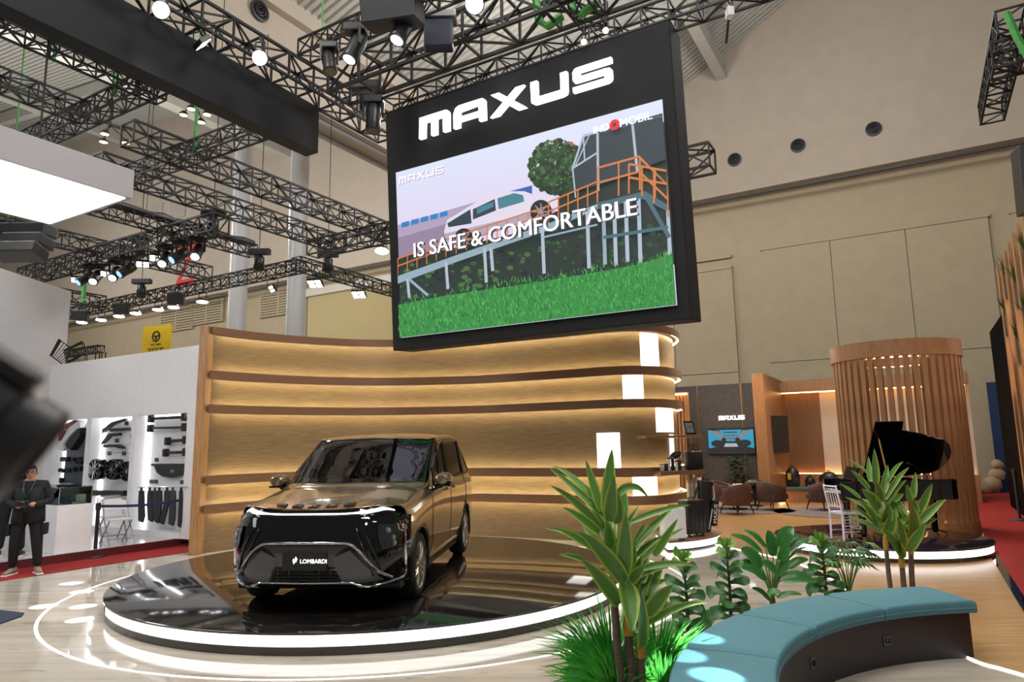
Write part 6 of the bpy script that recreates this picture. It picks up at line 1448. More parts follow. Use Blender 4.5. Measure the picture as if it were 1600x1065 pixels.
# grand piano: x from keyboard to tail, y away from the viewer
pk = atY(1322, 760, 12.45); pk.z = .20
pn = thing('grand_piano', 'black grand piano with raised lid on the round stage', 'piano', pk, R(-13))
def outline(n=14):
    pts = [(0.0, -.70), (.42, -.70)]
    for k in range(1, n): t_ = k / n; pts.append((.50 + 1.0 * t_, -.66 + .40 * t_ ** 1.3))
    for k in range(1, 9): a = -PI / 2 + PI * k / 8; pts.append((1.50 + .30 * math.cos(a), .16 + .42 * math.sin(a)))
    pts += [(1.2, .70), (0, .72)]
    return pts
ol = outline()
q = MB(); q.prism(ol, .66, .98); q.build('body', M_blackg, pn)
q = MB(); q.prism([(x * .985 + .01, y * .97) for x, y in ol], .985, 1.0); q.build('rim', M_blackg, pn)
# lid hinged along the far straight side
lm = Matrix.Translation((0, .72, 1.0)) @ Matrix.Rotation(R(-40), 4, 'X') @ Matrix.Translation((0, -.72, 0))
lo_ = [(.46, -.80), (.90, -.80), (.92, -.56)] + [(.92 + .58 * k / 6, -.56 + .22 * (k / 6) ** 1.4) for k in range(1, 6)] + [(1.48 + .34 * math.cos(-PI / 2 + PI * k / 10), .15 + .49 * math.sin(-PI / 2 + PI * k / 10)) for k in range(1, 10)] + [(1.2, .70), (.46, .72)]
q = MB(); q.prism(lo_, 0, .022, lm); q.build('lid', M_blackg, pn)
q = MB(); q.tube([(.62, -.30, .98), lm @ Vector((.58, -.36, 0))], .014, 6); q.build('lid_prop', M_gold, pn)
q = MB(); q.bbox((-.22, -.68, .66), (.02, .68, .78), .01); q.build('key_bed', M_blackg, pn)
q = MB(); q.box((-.20, -.60, .78), (-.03, .60, .80)); q.build('keyboard', M_white_gloss, pn)
q = MB()
for k in range(36):
    if k % 7 in (2, 6): continue
    y = -.60 + 1.2 * (k + 1) / 36; q.box((-.13, y - .008, .80), (-.03, y + .008, .812))
q.build('black_keys', M_blackg, pn, kind='stuff')
for y in (-.70, .66): q = MB(); q.bbox((-.24, y, .66), (.06, y + .05, .98), .02); q.build('key_cheek', M_blackg, pn)
q = MB(); q.bbox((.05, -.40, .98), (.10, .40, 1.22), .01, Matrix.Translation((.07, 0, .98)) @ Matrix.Rotation(R(16), 4, 'Y') @ Matrix.Translation((-.07, 0, -.98))); q.build('music_desk', M_blackg, pn)
for x, y in ((.10, -.52), (.10, .52), (1.45, .28)):
    q = MB(); q.lathe([(.035, .06), (.055, .12), (.06, .5), (.075, .66)], 8, Matrix.Translation((x, y, 0))); lg = q.build('leg', M_blackg, pn); q = MB(); q.lathe([(.03, 0), (.03, .06)], 10, Matrix.Translation((x, y, 0))); q.build('castor', M_gold, lg)
q = MB()
for y in (-.12, .12): q.tube([(.30, y, .66), (.18, y * .8, .10)], .014, 6)
q.bbox((.10, -.14, .06), (.24, .14, .12), .01); q.build('pedal_lyre', M_blackg, pn)
# white slatted chair
p = atY(1322, 800, 12.15); p.z = .20
t = thing('banquet_chair', 'white slat-back chair at the piano keyboard', 'chair', (p.x, p.y, .20), R(8))
q = MB(); q.bbox((-.20, -.20, .43), (.20, .20, .47), .012); q.build('seat', M_white, t)
for s in (1, -1):
    q = MB(); q.tube([(-.20, s * .18, 0), (-.19, s * .18, .45), (-.27, s * .18, .92)], .017, 8); q.build('back_post', M_white, t, smooth=True); q = MB(); q.tube([(.19, s * .18, 0), (.18, s * .18, .45)], .017, 8); q.build('leg', M_white, t, smooth=True)
for z in (.56, .80, .90): x = -.19 - .08 * (z - .45) / .47; q = MB(); q.tube([(x, -.18, z), (x, .18, z)], .013, 6); q.build('back_rail', M_white, t)
for y in (-.10, -.03, .04, .11): q = MB(); q.tube([(-.21, y, .56), (-.26, y, .86)], .010, 6); q.build('back_spindle', M_white, t)
for z in (.14, .24, .34):
    q = MB()
    for s in (1, -1): q.tube([(-.195, s * .18, z), (.185, s * .18, z)], .009, 6)
    q.tube([(.185, -.18, z + .03), (.185, .18, z + .03)], .009, 6); q.build('stretcher', M_white, t, kind='stuff')
# microphone stand
p = onz(1458, 834, .20); t = thing('microphone_stand', 'thin black microphone stand in front of the piano', 'microphone stand', p)
for k in range(3): a = k * 2 * PI / 3 + .3; q = MB(); q.tube([(0, 0, .10), (.32 * math.cos(a), .32 * math.sin(a), .012)], .011, 6); q.build('leg', M_blackm, t)
q = MB(); q.tube([(0, 0, .06), (0, 0, 1.02)], .010, 8); q.build('pole', M_blackm, t); q = MB(); q.tube([(0, 0, 1.02), (-.30, -.1, 1.22)], .008, 6); q.build('boom', M_blackm, t); q = MB(); q.tube([(-.30, -.1, 1.22), (-.42, -.14, 1.26)], [.014, .022], 8); q.build('microphone', M_dgrey, t)

# ================================================================== RIGHT EDGE
q = MB(); q.bbox((1.98, 14.0, 0.012), (2.25, 23.5, 4.85), .01, WU); tag(q.build('black_wall', mat('matt_black_wall', srgb(8, 8, 9), .9, var=.2, scale=5, spec=.05)), 'tall matt black wall along the red carpet at the right edge', 'hoarding')  # plain black wall along the carpet
tg = thing('slat_screen', 'tall oak slats with planters and amber light boxes at the right edge', 'screen', H(1.85, 16, 0))
M_amberbox = emit('amber_box', (1.0, .62, .36), 1.3, (1, 1, 1))
for k in range(9):
    b = 18.2 - .72 * k; q = MB(); q.bbox((1.80, b - .09, 2.6 if k > 20 else .012), (1.97, b + .09, 5.62), .01, WU); q.build('slat', M_woodv, tg, True)
    if k < 8:
        zz = (4.05, 4.75, 3.3, 4.3, 3.6, 4.6, 3.2, 4.1)[k]
        q = MB(); q.box((1.88, b - .60, zz - 1.25), (1.96, b - .12, zz), WU); q.build('light_box', M_amberbox, tg, True)
        q = MB(); q.bbox((1.82, b - .60, zz), (1.97, b - .12, zz + .45), .01, WU); q.build('planter', M_blackp, tg, True)
        rr_ = random.Random(k); q = MB()
        for _ in range(60):
            c_ = H(1.88 + rr_.uniform(-.03, .05), b - .36 + rr_.uniform(-.2, .2), zz + .45); d_ = Vector((rr_.uniform(-.5, .5), rr_.uniform(-.5, .5), 1)).normalized() * rr_.uniform(.2, .5); s_ = d_.cross(Vector((0, 1, 0))).normalized() * .012
            q.add([c_ - s_, c_ + s_, c_ + d_ * .6 + s_ * .8, c_ + d_], [(0, 1, 2, 3)])
        q.build('plant_blades', mat('blade_green', srgb(70, 100, 40), .6, var=.3) if 'blade_green' not in MATS else MATS['blade_green'], tg, True, kind='stuff')
q = stanchion(onz(1594, 813, .012), 'slim grey barrier post by the black wall, right edge', 1.15, 'barrier posts at the right', M_dgrey)
p = onz(1550, 770, .012); t = thing('dust_bag', 'crumpled cream bag on the floor by the blue hoarding', 'bag', p); q = MB(); rr_ = random.Random(4)
for i, (x, z, r_) in enumerate(((-.25, .18, .26), (.05, .30, .30), (.25, .62, .26), (.30, .95, .20), (-.5, .12, .18))): q.ellipsoid((x, 0, z), (r_, r_ * .8, r_ * .85), 10, 7)
for v in q.v: v.x += rr_.uniform(-.03, .03); v.z = max(.0, v.z + rr_.uniform(-.03, .03))
q.build('cloth', mat('cream_cloth', srgb(176, 156, 122), .9), t, smooth=True)
# dark lamp head intruding at the right edge
# ================================================================== CURVED BENCH
BC = Vector((4.18, 3.50, 0)); RO, RI = 3.385, 2.757
M_teal = mat('teal_fabric', srgb(80, 130, 141), .75, var=.06, scale=60, bump=.06); M_bbase = mat('dark_brown_laminate', srgb(40, 33, 32), .45, var=.1)
bench = thing('curved_bench', 'curved bench with four teal seat pads on a dark brown base', 'bench', BC)
def sector(ri, ro, a0, a1, z0, z1, n=16, rnd_=0.0, mb=None):
    mb = mb or MB(); rows = []
    for k in range(n + 1):
        a = R(a0 + (a1 - a0) * k / n); c, s = math.cos(a), math.sin(a); e = rnd_
        if rnd_:
            inset = e * (1 - min(1, min(k, n - k) / 1.0)) * .7
            prof = [(ri + e * .3, z0), (ri, z0 + e * .6), (ri, z1 - e - inset), (ri + e * .35, z1 - e * .3 - inset), (ri + e, z1 - inset), ((ri + ro) / 2, z1 + .006 - inset), (ro - e, z1 - inset), (ro - e * .35, z1 - e * .3 - inset), (ro, z1 - e - inset), (ro, z0 + e * .6), (ro - e * .3, z0)]
        else: prof = [(ri, z0), (ri, z1), (ro, z1), (ro, z0)]
        rows.append([Vector((r * c, r * s, z)) for r, z in prof])
    m_ = len(rows[0]); n0 = len(mb.v); mb.grid(rows, True); mb.f += [tuple(n0 + i for i in range(m_)), tuple(n0 + n * m_ + i for i in range(m_))]; mb.m += [0, 0]; return mb
sector(RI + .06, RO - .05, 94, 178, 0, .385).build('base', M_bbase, bench, smooth=40)
an = [93.2, 113, 133.4, 152.6, 173]
for a0, a1 in zip(an[:-1], an[1:]):
    cu = sector(RI, RO, a0 + .10, a1 - .10, .385, .49, 18, .02).build('seat_pad', M_teal, bench, smooth=50)
    mb = MB(); mb.tube([Vector(((RI - .001) * math.cos(R(a0 + .15 + (a1 - a0 - .3) * k / 18)), (RI - .001) * math.sin(R(a0 + .15 + (a1 - a0 - .3) * k / 18)), .425)) for k in range(19)], .007, 5); mb.build('piping', M_teal, cu)
def socket(px, py, l):
    d = ray(px, py); best = None
    for a in range(940, 1700, 1):
        p = BC + Vector(((RI + .06) * math.cos(R(a / 10)), (RI + .06) * math.sin(R(a / 10)), 0)); z = None
        t_ = p.y / d.y; q_ = abs(d.x * t_ - p.x)
        if best is None or q_ < best[0]: best = (q_, a / 10, CAMH + d.z * t_)
    a = R(best[1]); z = min(max(best[2], .1), .34); c = BC + Vector(((RI + .058) * math.cos(a), (RI + .058) * math.sin(a), z)); t = thing('power_socket', l, 'socket', c, a + PI)
    q = MB(); q.bbox((-.002, -.045, -.045), (.008, .045, .045), .004); q.build('plate', M_dgrey, t); q = MB(); q.tube([(.008, .033 * math.cos(k * PI / 2 + PI / 4) * 1.2, .033 * math.sin(k * PI / 2 + PI / 4) * 1.2) for k in range(4)], .0025, 4, closed=True); q.build('bezel', M_grey, t); q = MB(); q.lathe([(.024, 0), (.024, .012), (.02, .004), (0, .004)], 16, Matrix.Translation((.006, 0, 0)) @ Matrix.Rotation(PI / 2, 4, 'Y')); q.build('outlet', M_blackg, t)
socket(1269, 1035, 'left black power socket on the inner face of the bench'); socket(1385, 1000, 'right black power socket on the inner face of the bench')

# ================================================================== PLANTS
def leafmat(name, edge, inner, rough=.38):
    mt, nt, b = nodes_of(name); at = nt.nodes.new('ShaderNodeUVMap'); sp = nt.nodes.new('ShaderNodeSeparateXYZ'); rp = nt.nodes.new('ShaderNodeValToRGB')
    nt.links.new(at.outputs[0], sp.inputs[0]); nt.links.new(sp.outputs[0], rp.inputs[0])
    e = rp.color_ramp.elements; e[0].position = .0; e[0].color = edge + (1,); e[1].position = .09; e[1].color = edge + (1,)
    for p_, c in ((.22, inner), (.47, inner), (.5, tuple(c * 1.35 for c in inner)), (.53, inner), (.78, inner), (.91, edge)): x = e.new(p_); x.color = c + (1,)
    nz = nt.nodes.new('ShaderNodeTexNoise'); nz.inputs['Scale'].default_value = 4; mp = nt.nodes.new('ShaderNodeMapping'); mp.inputs['Scale'].default_value = (22, 1.2, 1); nt.links.new(at.outputs[0], mp.inputs[0]); nt.links.new(mp.outputs[0], nz.inputs[0])
    hs = nt.nodes.new('ShaderNodeHueSaturation'); mr = nt.nodes.new('ShaderNodeMapRange'); mr.inputs[3].default_value = .5; mr.inputs[4].default_value = 1.5; nt.links.new(nz.outputs[0], mr.inputs[0]); nt.links.new(mr.outputs[0], hs.inputs['Value']); nt.links.new(rp.outputs[0], hs.inputs['Color'])
    nt.links.new(hs.outputs[0], b.inputs['Base Color']); b.inputs['Roughness'].default_value = rough
    b.inputs['Subsurface Weight'].default_value = 0.0
    return mt
M_drac = leafmat('dracaena_leaf', srgb(158, 182, 72), srgb(84, 130, 52)); M_ficus = leafmat('fiddle_leaf', srgb(56, 108, 46), srgb(48, 98, 42)); M_ficusn = leafmat('young_leaf', srgb(120, 165, 60), srgb(104, 152, 52)); M_bird = leafmat('paradise_leaf', srgb(66, 128, 54), srgb(52, 112, 48), .3)
M_stem = mat('cane_bark', srgb(98, 84, 72), .85, var=.25, scale=14, stretch=(1, 1, 6), bump=.2); M_sheath = mat('leaf_sheath', srgb(176, 152, 44), .5, col2=srgb(190, 108, 40), scale=6); M_petiole = mat('petiole', srgb(92, 132, 60), .5)
def leaf(cl, wid, nrm_, mt, parent, fold=.25, name='leaf', prof=None, wave=0.0):
    """blade along the centre line cl; wid = full width, nrm_ = side the face looks to"""
    pts = [Vector(p) for p in catmull([tuple(p) for p in cl], 5)]; n = len(pts) - 1; vs = []; uv = []
    prof = prof or (lambda t: math.sin(PI * min(1, .10 + .90 * t) ** .78) ** .95 if t < 1 else 0)
    for i, p in enumerate(pts):
        t = i / n; d = (pts[min(i + 1, n)] - pts[max(i - 1, 0)]).normalized(); s = d.cross(Vector(nrm_)); s = s.normalized() if s.length > 1e-5 else d.orthogonal().normalized(); up = s.cross(d).normalized(); h = wid / 2 * max(0.02, prof(t)); wv = wave * math.sin(9 * t) * h
        for k, f in ((0, -1), (1, -.55), (2, 0), (3, .55), (4, 1)): vs.append(p + s * h * f + up * (abs(f) * h * fold * 1.6 + wv * f)); uv.append((k / 4, t))
    fs = [(i * 5 + k, i * 5 + k + 1, i * 5 + k + 6, i * 5 + k + 5) for i in range(n) for k in range(4)]
    me = bpy.data.meshes.new(name); me.from_pydata([tuple(v) for v in vs], [], fs); ul = me.uv_layers.new(name='UVMap')
    for lp_ in me.loops: ul.data[lp_.index].uv = uv[lp_.vertex_index]
    me.polygons.foreach_set('use_smooth', [True] * len(me.polygons)); me.materials.append(mt)
    o = bpy.data.objects.new(name, me); C.objects.link(o); o.parent = parent; return o
def dracaena(label, base, Y, leaves, canes, org, sc_, seed):
    t = thing('dracaena', label, 'plant', base); inv = Vector(base); rn = random.Random(seed)
    def P(z, dy=0): return atY(org[0] + z[0] / sc_, org[1] + z[1] / sc_, Y + dy) - inv
    for (b, tp_, w_, bend, dy) in leaves:
        A = P(b, dy * .1); T = P(tp_, dy); Mx = (A + T) / 2 + Vector((0, 0, 1)) * bend * (T - A).length + Vector((0, -1, 0)) * (-dy * .12)
        wid = w_ / sc_ * Y / FPX; face = Vector((rn.uniform(-.35, .35), -1, .45 + rn.uniform(-.2, .3)))
        q1 = A.lerp(Mx, .55) + Vector((0, 0, .0)); leaf([A, q1, Mx.lerp(T, .35), T], wid * 1.08, face, M_drac, t)
    for (tp_, bt, w_, ntop) in canes:
        A = P(bt); T = P(tp_); A.z = 0; r = w_ / 2 / sc_ * Y / FPX
        q = MB(); q.tube([A, A.lerp(T, .33) + Vector((.008, 0, 0)), A.lerp(T, .66), T], [r * 1.08, r, r, r * .95], 10); q.build('cane', M_stem, t, smooth=True)
        q = MB(); U_ = T + (T - A).normalized() * .15; q.tube([T - (T - A).normalized() * .02, T.lerp(U_, .4), U_], [r * 1.05, r * 1.15, r * .5], 10); q.build('leaf_sheath', M_sheath, t, smooth=True)
        # leaves of the same crown that point away from the viewer
        for k in range(8):
            a = rn.uniform(.15, .85) * PI; el = rn.uniform(.3, 1.2); L = rn.uniform(.28, .45); d = Vector((math.cos(a) * math.cos(el), math.sin(a) * math.cos(el), math.sin(el))); B0 = U_ + Vector((0, 0, rn.uniform(.0, .25)))
            leaf([B0, B0 + d * L * .5, B0 + d * L + Vector((0, 0, -.08 * L))], .06, Vector((0, -1, .4)), M_drac, t)
    return t
LV = [((300, 340), (322, 58), 58, 0, .05), ((275, 330), (208, 105), 40, 0, .1), ((290, 350), (50, 140), 34, .03, .15), ((280, 310), (60, 128), 30, .10, .25), ((270, 390), (55, 215), 34, .08, .0), ((265, 420), (110, 310), 40, .04, -.05), ((250, 470), (30, 400), 26, .08, .1), ((240, 490), (85, 405), 34, .05, -.1),
      ((310, 370), (330, 170), 56, 0, -.12), ((345, 380), (343, 235), 50, 0, -.1), ((378, 350), (372, 215), 36, 0, .12), ((340, 260), (484, 275), 34, .42, .05), ((405, 375), (662, 300), 26, .06, .05), ((430, 470), (600, 300), 34, .02, .1), ((505, 520), (606, 360), 34, .0, .0), ((415, 530), (545, 430), 30, .02, .15),
      ((372, 600), (382, 335), 68, 0, -.2), ((375, 630), (182, 418), 66, .09, -.2), ((308, 490), (298, 368), 58, 0, -.1), ((352, 730), (190, 535), 62, .06, -.15), ((200, 540), (92, 513), 24, .04, -.15), ((405, 630), (465, 560), 44, .05, -.1), ((440, 580), (692, 565), 28, .10, -.05), ((380, 640), (406, 850), 84, .03, -.28), ((447, 920), (450, 685), 54, 0, -.25), ((478, 770), (585, 645), 62, .05, -.15), ((478, 810), (738, 722), 30, .12, -.1), ((415, 500), (465, 375), 36, 0, .1), ((450, 540), (634, 400), 24, .06, .15), ((480, 700), (550, 520), 36, 0, .15), ((430, 610), (570, 570), 30, .08, .1), ((395, 570), (420, 480), 40, 0, -.1), ((320, 560), (285, 470), 40, 0, .1), ((450, 640), (480, 510), 40, 0, .2)]
bY = 4.85
b_ = atY(990, 1120, bY); b_.z = 0
dracaena('tall dracaena with three canes left of the teal bench, in the foreground', b_, bY, LV, [((332, 722), (368, 1150), 34, 0), ((392, 850), (412, 1150), 36, 0), ((445, 945), (452, 1150), 36, 0)], (840, 680), 2.767, 1)
LV2 = [((432, 430), (424, 178), 58, 0, .05), ((400, 410), (385, 235), 36, 0, .1), ((440, 410), (232, 252), 24, .12, .15), ((390, 465), (265, 328), 42, .03, .0), ((330, 525), (188, 425), 28, .06, .05), ((462, 550), (434, 403), 76, 0, -.1), ((455, 605), (336, 460), 92, .03, -.12), ((445, 710), (318, 532), 64, .03, -.15), ((470, 740), (266, 568), 28, .05, .0), ((487, 490), (520, 292), 50, 0, .1), ((498, 530), (668, 308), 36, .08, .1), ((500, 570), (652, 393), 34, .05, .15), ((520, 410), (628, 268), 28, .08, .2), ((560, 545), (632, 493), 36, .05, .1), ((500, 690), (522, 558), 74, 0, -.15), ((512, 770), (562, 600), 74, 0, -.1), ((622, 890), (585, 652), 80, 0, -.22), ((628, 945), (488, 738), 84, .03, -.2), ((690, 520), (713, 343), 46, 0, .1), ((668, 545), (648, 428), 54, 0, .0), ((690, 640), (700, 528), 72, 0, -.05), ((690, 770), (690, 578), 88, 0, -.15), ((735, 610), (828, 420), 58, .03, .05), ((730, 700), (922, 530), 52, .06, .0), ((742, 730), (862, 665), 34, .08, .05), ((660, 890), (782, 700), 64, .05, -.1), ((680, 870), (722, 600), 60, 0, .1), ((640, 640), (588, 533), 50, 0, .1), ((560, 660), (545, 545), 60, 0, .1), ((600, 700), (640, 600), 60, 0, .15)]
bY2 = 7.7
b_ = atY(1408, 915, bY2); b_.z = 0
dracaena('tall dracaena with three canes right of centre, behind the teal bench', b_, bY2, LV2, [((508, 870), (535, 1150), 30, 0), ((618, 990), (630, 1150), 34, 0), ((680, 900), (676, 1150), 34, 0)], (1270, 660), 4.436, 2)
def spiral_plant(label, p, h, seed, n=26):
    t = thing('fiddle_leaf_plant', label, 'plant', p, 0, 'leafy stalk plants behind the bench'); rn = random.Random(seed); q = MB(); q.tube([(0, 0, 0), (.01, 0, h * .5), (0, 0, h)], [.022, .016, .008], 7); q.build('stem', mat('green_stem', srgb(50, 66, 36), .6) if 'green_stem' not in MATS else MATS['green_stem'], t, smooth=True)
    for k in range(n):
        f = k / (n - 1); z = h * (.14 + .82 * f); a = k * 2.4 + rn.uniform(-.3, .3); L = (.235 - .085 * f) * rn.uniform(.85, 1.15); el = -.1 + .9 * f ** 2; d = Vector((math.cos(a) * math.cos(el), math.sin(a) * math.cos(el), math.sin(el))); A = Vector((0, 0, z))
        leaf([A, A + d * L * .55 + Vector((0, 0, .02)), A + d * L + Vector((0, 0, -.03 * (1 - f)))], L * .62, Vector((.15 * math.cos(a), -.8, .65)), M_ficusn if f > .84 else M_ficus, t, .12, prof=lambda t_: min(1, .25 + .9 * math.sin(PI * t_ ** 1.5 * .5 + .0)) * (1 if t_ < .8 else max(0, (1 - t_) / .2) ** .5), wave=.18)
    for k in range(4): a = k * 1.57; leaf([(0, 0, h * .96), (.03 * math.cos(a), .03 * math.sin(a), h + .03), (.05 * math.cos(a), .05 * math.sin(a), h + .10)], .035, (0, -1, .3), M_ficusn, t, .2)
    return t
p = onz(1075, 1000, .1); p.z = 0; spiral_plant('leafy stalk plant next to the left dracaena, behind the bench', p, .82, 3)
p = onz(1142, 972, .1); p.z = 0; spiral_plant('second leafy stalk plant, left of the large-leaved plant', p, .84, 5)
p = onz(1290, 928, .1); p.z = 0; spiral_plant('third leafy stalk plant, in front of the split-leaved plant', p, .72, 8, 26)
# bird of paradise: long petioles, big blades
def paradise(label, p, spec, Y):
    t = thing('bird_of_paradise_plant', label, 'plant', p); inv = Vector(p); A = Vector((0, 0, .12)); q = MB(); q.lathe([(.03, 0), (.035, .12), (.02, .2)], 10); q.build('stem', MATS['green_stem'], t, smooth=True)
    for (x0, y0, x1, y1, w_, dy) in spec:
        c = atY(x0, y0, Y + dy * .7) - inv; T = atY(x1, y1, Y + dy) - inv; q = MB(); md = A.lerp(c, .5) + Vector((0, 0, .06)); q.tube(catmull([tuple(A), tuple(md), tuple(c)], 4), [.010] * 8 + [.006], 5); st_ = q.build('petiole', M_petiole, t, smooth=True)
        L = (T - c).length; leaf([c, c.lerp(T, .5) + Vector((0, 0, .12 * L)), T], w_ / 1067 * Y * 1.15, Vector((.1, -.8, .7)), M_bird, t, .14, prof=lambda t_: math.sin(PI * min(1, .04 + .96 * t_) ** .8) ** .7)
Yp = 8.0; p = onz(1207, 940, .1); p.z = 0
og, s_ = (1030, 820), 4.324
z2 = lambda a, b: (og[0] + a / s_, og[1] + b / s_)
spec = []
for b, tp_, w_, dy in [((690, 180), (480, 65), 44, .1), ((720, 150), (570, 30), 40, .25), ((770, 210), (735, 35), 72, .1), ((815, 150), (905, 15), 86, .0), ((890, 110), (935, 60), 50, .2), ((860, 190), (1020, 95), 44, .0), ((820, 240), (880, 140), 60, -.1), ((690, 290), (550, 165), 96, -.1), ((680, 330), (540, 255), 70, -.15), ((720, 370), (550, 285), 60, -.2), ((790, 320), (690, 255), 64, -.15), ((800, 330), (890, 240), 64, -.05), ((870, 290), (1010, 232), 50, .05), ((830, 370), (1060, 385), 76, -.1), ((750, 510), (625, 425), 36, -.1), ((800, 490), (965, 470), 34, -.15), ((730, 460), (830, 460), 40, -.25), ((870, 230), (1000, 148), 16, .1)]:
    x0, y0 = z2(*b); x1, y1 = z2(*tp_); spec.append((x0, y0, x1, y1, w_ / s_, dy))
paradise('large-leaved bird of paradise plant behind the middle of the bench', p, spec, Yp)
# split-leaved plant
p = onz(1326, 921, .1); p.z = 0
t = thing('split_leaf_plant', 'split-leaved green plant at the right behind the bench', 'plant', p); rn = random.Random(6)
for k in range(16):
    a = k * 2.4; h = .35 + .38 * rn.random(); d_ = .10 + .20 * rn.random(); c = Vector((d_ * math.cos(a), d_ * math.sin(a), h)); q = MB(); q.tube(catmull([(0, 0, .02), tuple(c * .5 + Vector((0, 0, .08))), tuple(c)], 4), .006, 5); q.build('petiole', M_petiole, t, smooth=True)
    o_ = Vector((math.cos(a), math.sin(a), -.25)).normalized(); s_2 = Vector((0, 0, 1)).cross(o_).normalized(); q = MB(); L = rn.uniform(.17, .24)
    for j in range(-4, 5):
        g = j * .34; dd = (o_ * math.cos(g) + s_2 * math.sin(g)).normalized(); ll = L * (1 - .055 * abs(j)); sd = Vector((0, 0, 1)).cross(dd).normalized() * .022
        q.add([c, c + dd * ll * .5 + sd + Vector((0, 0, .01)), c + dd * ll + Vector((0, 0, -.05)), c + dd * ll * .5 - sd], [(0, 1, 2, 3)])
    q.build('leaf', M_ficus if k % 3 else M_ficusn, t)
for bx, tx in (((1355, 905), (1363, 880)), ((1352, 904), (1357, 890))):
    pass
# artificial grass tufts around the left dracaena
M_grass = mat('artificial_grass', srgb(92, 196, 70), .5, col2=srgb(40, 130, 44), scale=5, var=.3)
def tuft(label, p, n, h, spread, seed, lean=(0, 0)):
    t = thing('grass_tuft', label, 'grass', p); rn = random.Random(seed); q = MB()
    for _ in range(n):
        a = rn.uniform(0, 2 * PI); el = rn.uniform(.35, 1.5); L = h * rn.uniform(.45, .95); d = Vector((math.cos(a) * math.cos(el) + lean[0], math.sin(a) * math.cos(el) + lean[1], math.sin(el))).normalized(); r0 = rn.uniform(0, spread); A = Vector((r0 * math.cos(a), r0 * math.sin(a), rn.uniform(0, h * .5))); s = d.cross(Vector((0, -1, .3))).normalized() * .0055; B1 = A + d * L * .55 + Vector((0, 0, .02)); T = A + d * L + Vector((0, 0, -.12 * L))
        q.add([A - s, A + s, B1 + s, B1 - s, T], [(0, 1, 2, 3), (3, 2, 4)])
    q.build('blades', M_grass, t, kind='stuff'); q = MB(); q.lathe([(.0, 0), (.09, 0), (.07, .05), (.0, .06)], 10); q.build('root_ball', MATS['green_stem'], t)
for (x, y, Y), n, h, l, ln in [((948, 985, 5.2), 420, .30, 'bright artificial grass tuft left of the dracaena canes, upper', (-.4, 0)), ((960, 1040, 5.0), 420, .28, 'bright artificial grass tuft left of the dracaena canes, lower', (-.3, 0)), ((1030, 1000, 5.3), 460, .28, 'bright artificial grass tuft right of the dracaena canes, upper', (.2, 0)), ((1040, 1055, 5.0), 420, .26, 'bright artificial grass tuft by the bench end, lower', (.15, 0))]:
    p = atY(x, y, Y); zz_ = max(0, p.z - .12); p.z = 0; tuft(l, p, n, h + zz_ * .9, .07, int(x), ln)
t = None

# ================================================================== MERCHANDISE AT THE WALL END
def case(name, label, p, rz, w_, d_, h_, mt, tele=True):
    t = thing(name, label, 'suitcase', p, rz); q = MB(); q.bbox((-w_ / 2, -d_ / 2, .05), (w_ / 2, d_ / 2, h_), .03); q.build('shell', mt, t, smooth=50)
    for k in range(4): q = MB(); x = -w_ / 2 + w_ * (k + .8) / 4.6; q.bbox((x - .008, -d_ / 2 - .006, .10), (x + .008, -d_ / 2 + .002, h_ - .06), .003); q.build('rib', mt, t)
    for x in (-w_ * .38, w_ * .38):
        for y in (-d_ * .3, d_ * .3): q = MB(); q.lathe([(.028, -.012), (.028, .012)], 12, Matrix.Translation((x, y, .028)) @ Matrix.Rotation(PI / 2, 4, 'Y')); q.build('castor', M_dgrey, t)
    q = MB(); q.tube([(-.07, 0, h_ - .01), (-.07, 0, h_ + .035), (.07, 0, h_ + .035), (.07, 0, h_ - .01)], .010, 6); q.build('handle', M_dgrey, t); return t
p = onz(1053, 846, EPZ); p.z = EPZ; case('suitcase', 'pale grey cabin suitcase on the end platform', p + Vector((.02, .12, 0)), R(12), .42, .24, .58, M_white)
p = onz(1085, 838, EPZ); p.z = EPZ; case('trolley_bag', 'black trolley case between suitcase and golf bag', p + Vector((.0, .1, 0)), R(25), .42, .30, .66, M_blackp)
p = onz(1100, 831, EPZ); p.z = EPZ; p = p + Vector((.02, .14, 0))
t = thing('golf_bag', 'black golf bag with white lettering on the end platform', 'golf bag', p, R(20)); q = MB(); m_ = Matrix.Rotation(R(7), 4, 'Y')
q.lathe([(.0, .0), (.14, .0), (.155, .06), (.15, .30), (.145, .60), (.15, .86), (.165, .90), (.165, .96), (.14, .97), (.13, .92), (0, .9)], 20, m_, False); q.build('body', M_blackp, t, smooth=50)
q = MB(); q.bbox((.06, -.20, .12), (.20, .06, .62), .05, m_); q.build('pocket', M_blackm, t, smooth=50)
q = MB(); q.tube([m_ @ Vector(v) for v in ((.02, -.16, .05), (.06, -.175, .40), (.14, -.12, .70), (.1, -.12, .9))], .010, 5); q.build('piping', M_white, t); q = MB(); q.tube([m_ @ Vector(v) for v in ((-.16, .02, .85), (-.24, 0, .6), (-.16, .02, .3))], .018, 6); q.build('strap', M_blackm, t)
vs, fs = text_mb('MAXUS', .11, .003); q = MB(); mm = m_ @ Matrix.Translation((.125, -.205, .36)) @ Matrix.Rotation(PI / 2, 4, 'X') @ Matrix.Rotation(PI / 2, 4, 'Z'); q.add([mm @ v for v in vs], fs); q.build('lettering', M_white, t)
for k in range(4): q = MB(); a = k * 1.5; q.tube([m_ @ Vector((.05 * math.cos(a), .05 * math.sin(a), .9)), m_ @ Vector((.07 * math.cos(a), .07 * math.sin(a), 1.03))], .012, 6); q.build('club', M_dgrey, t)
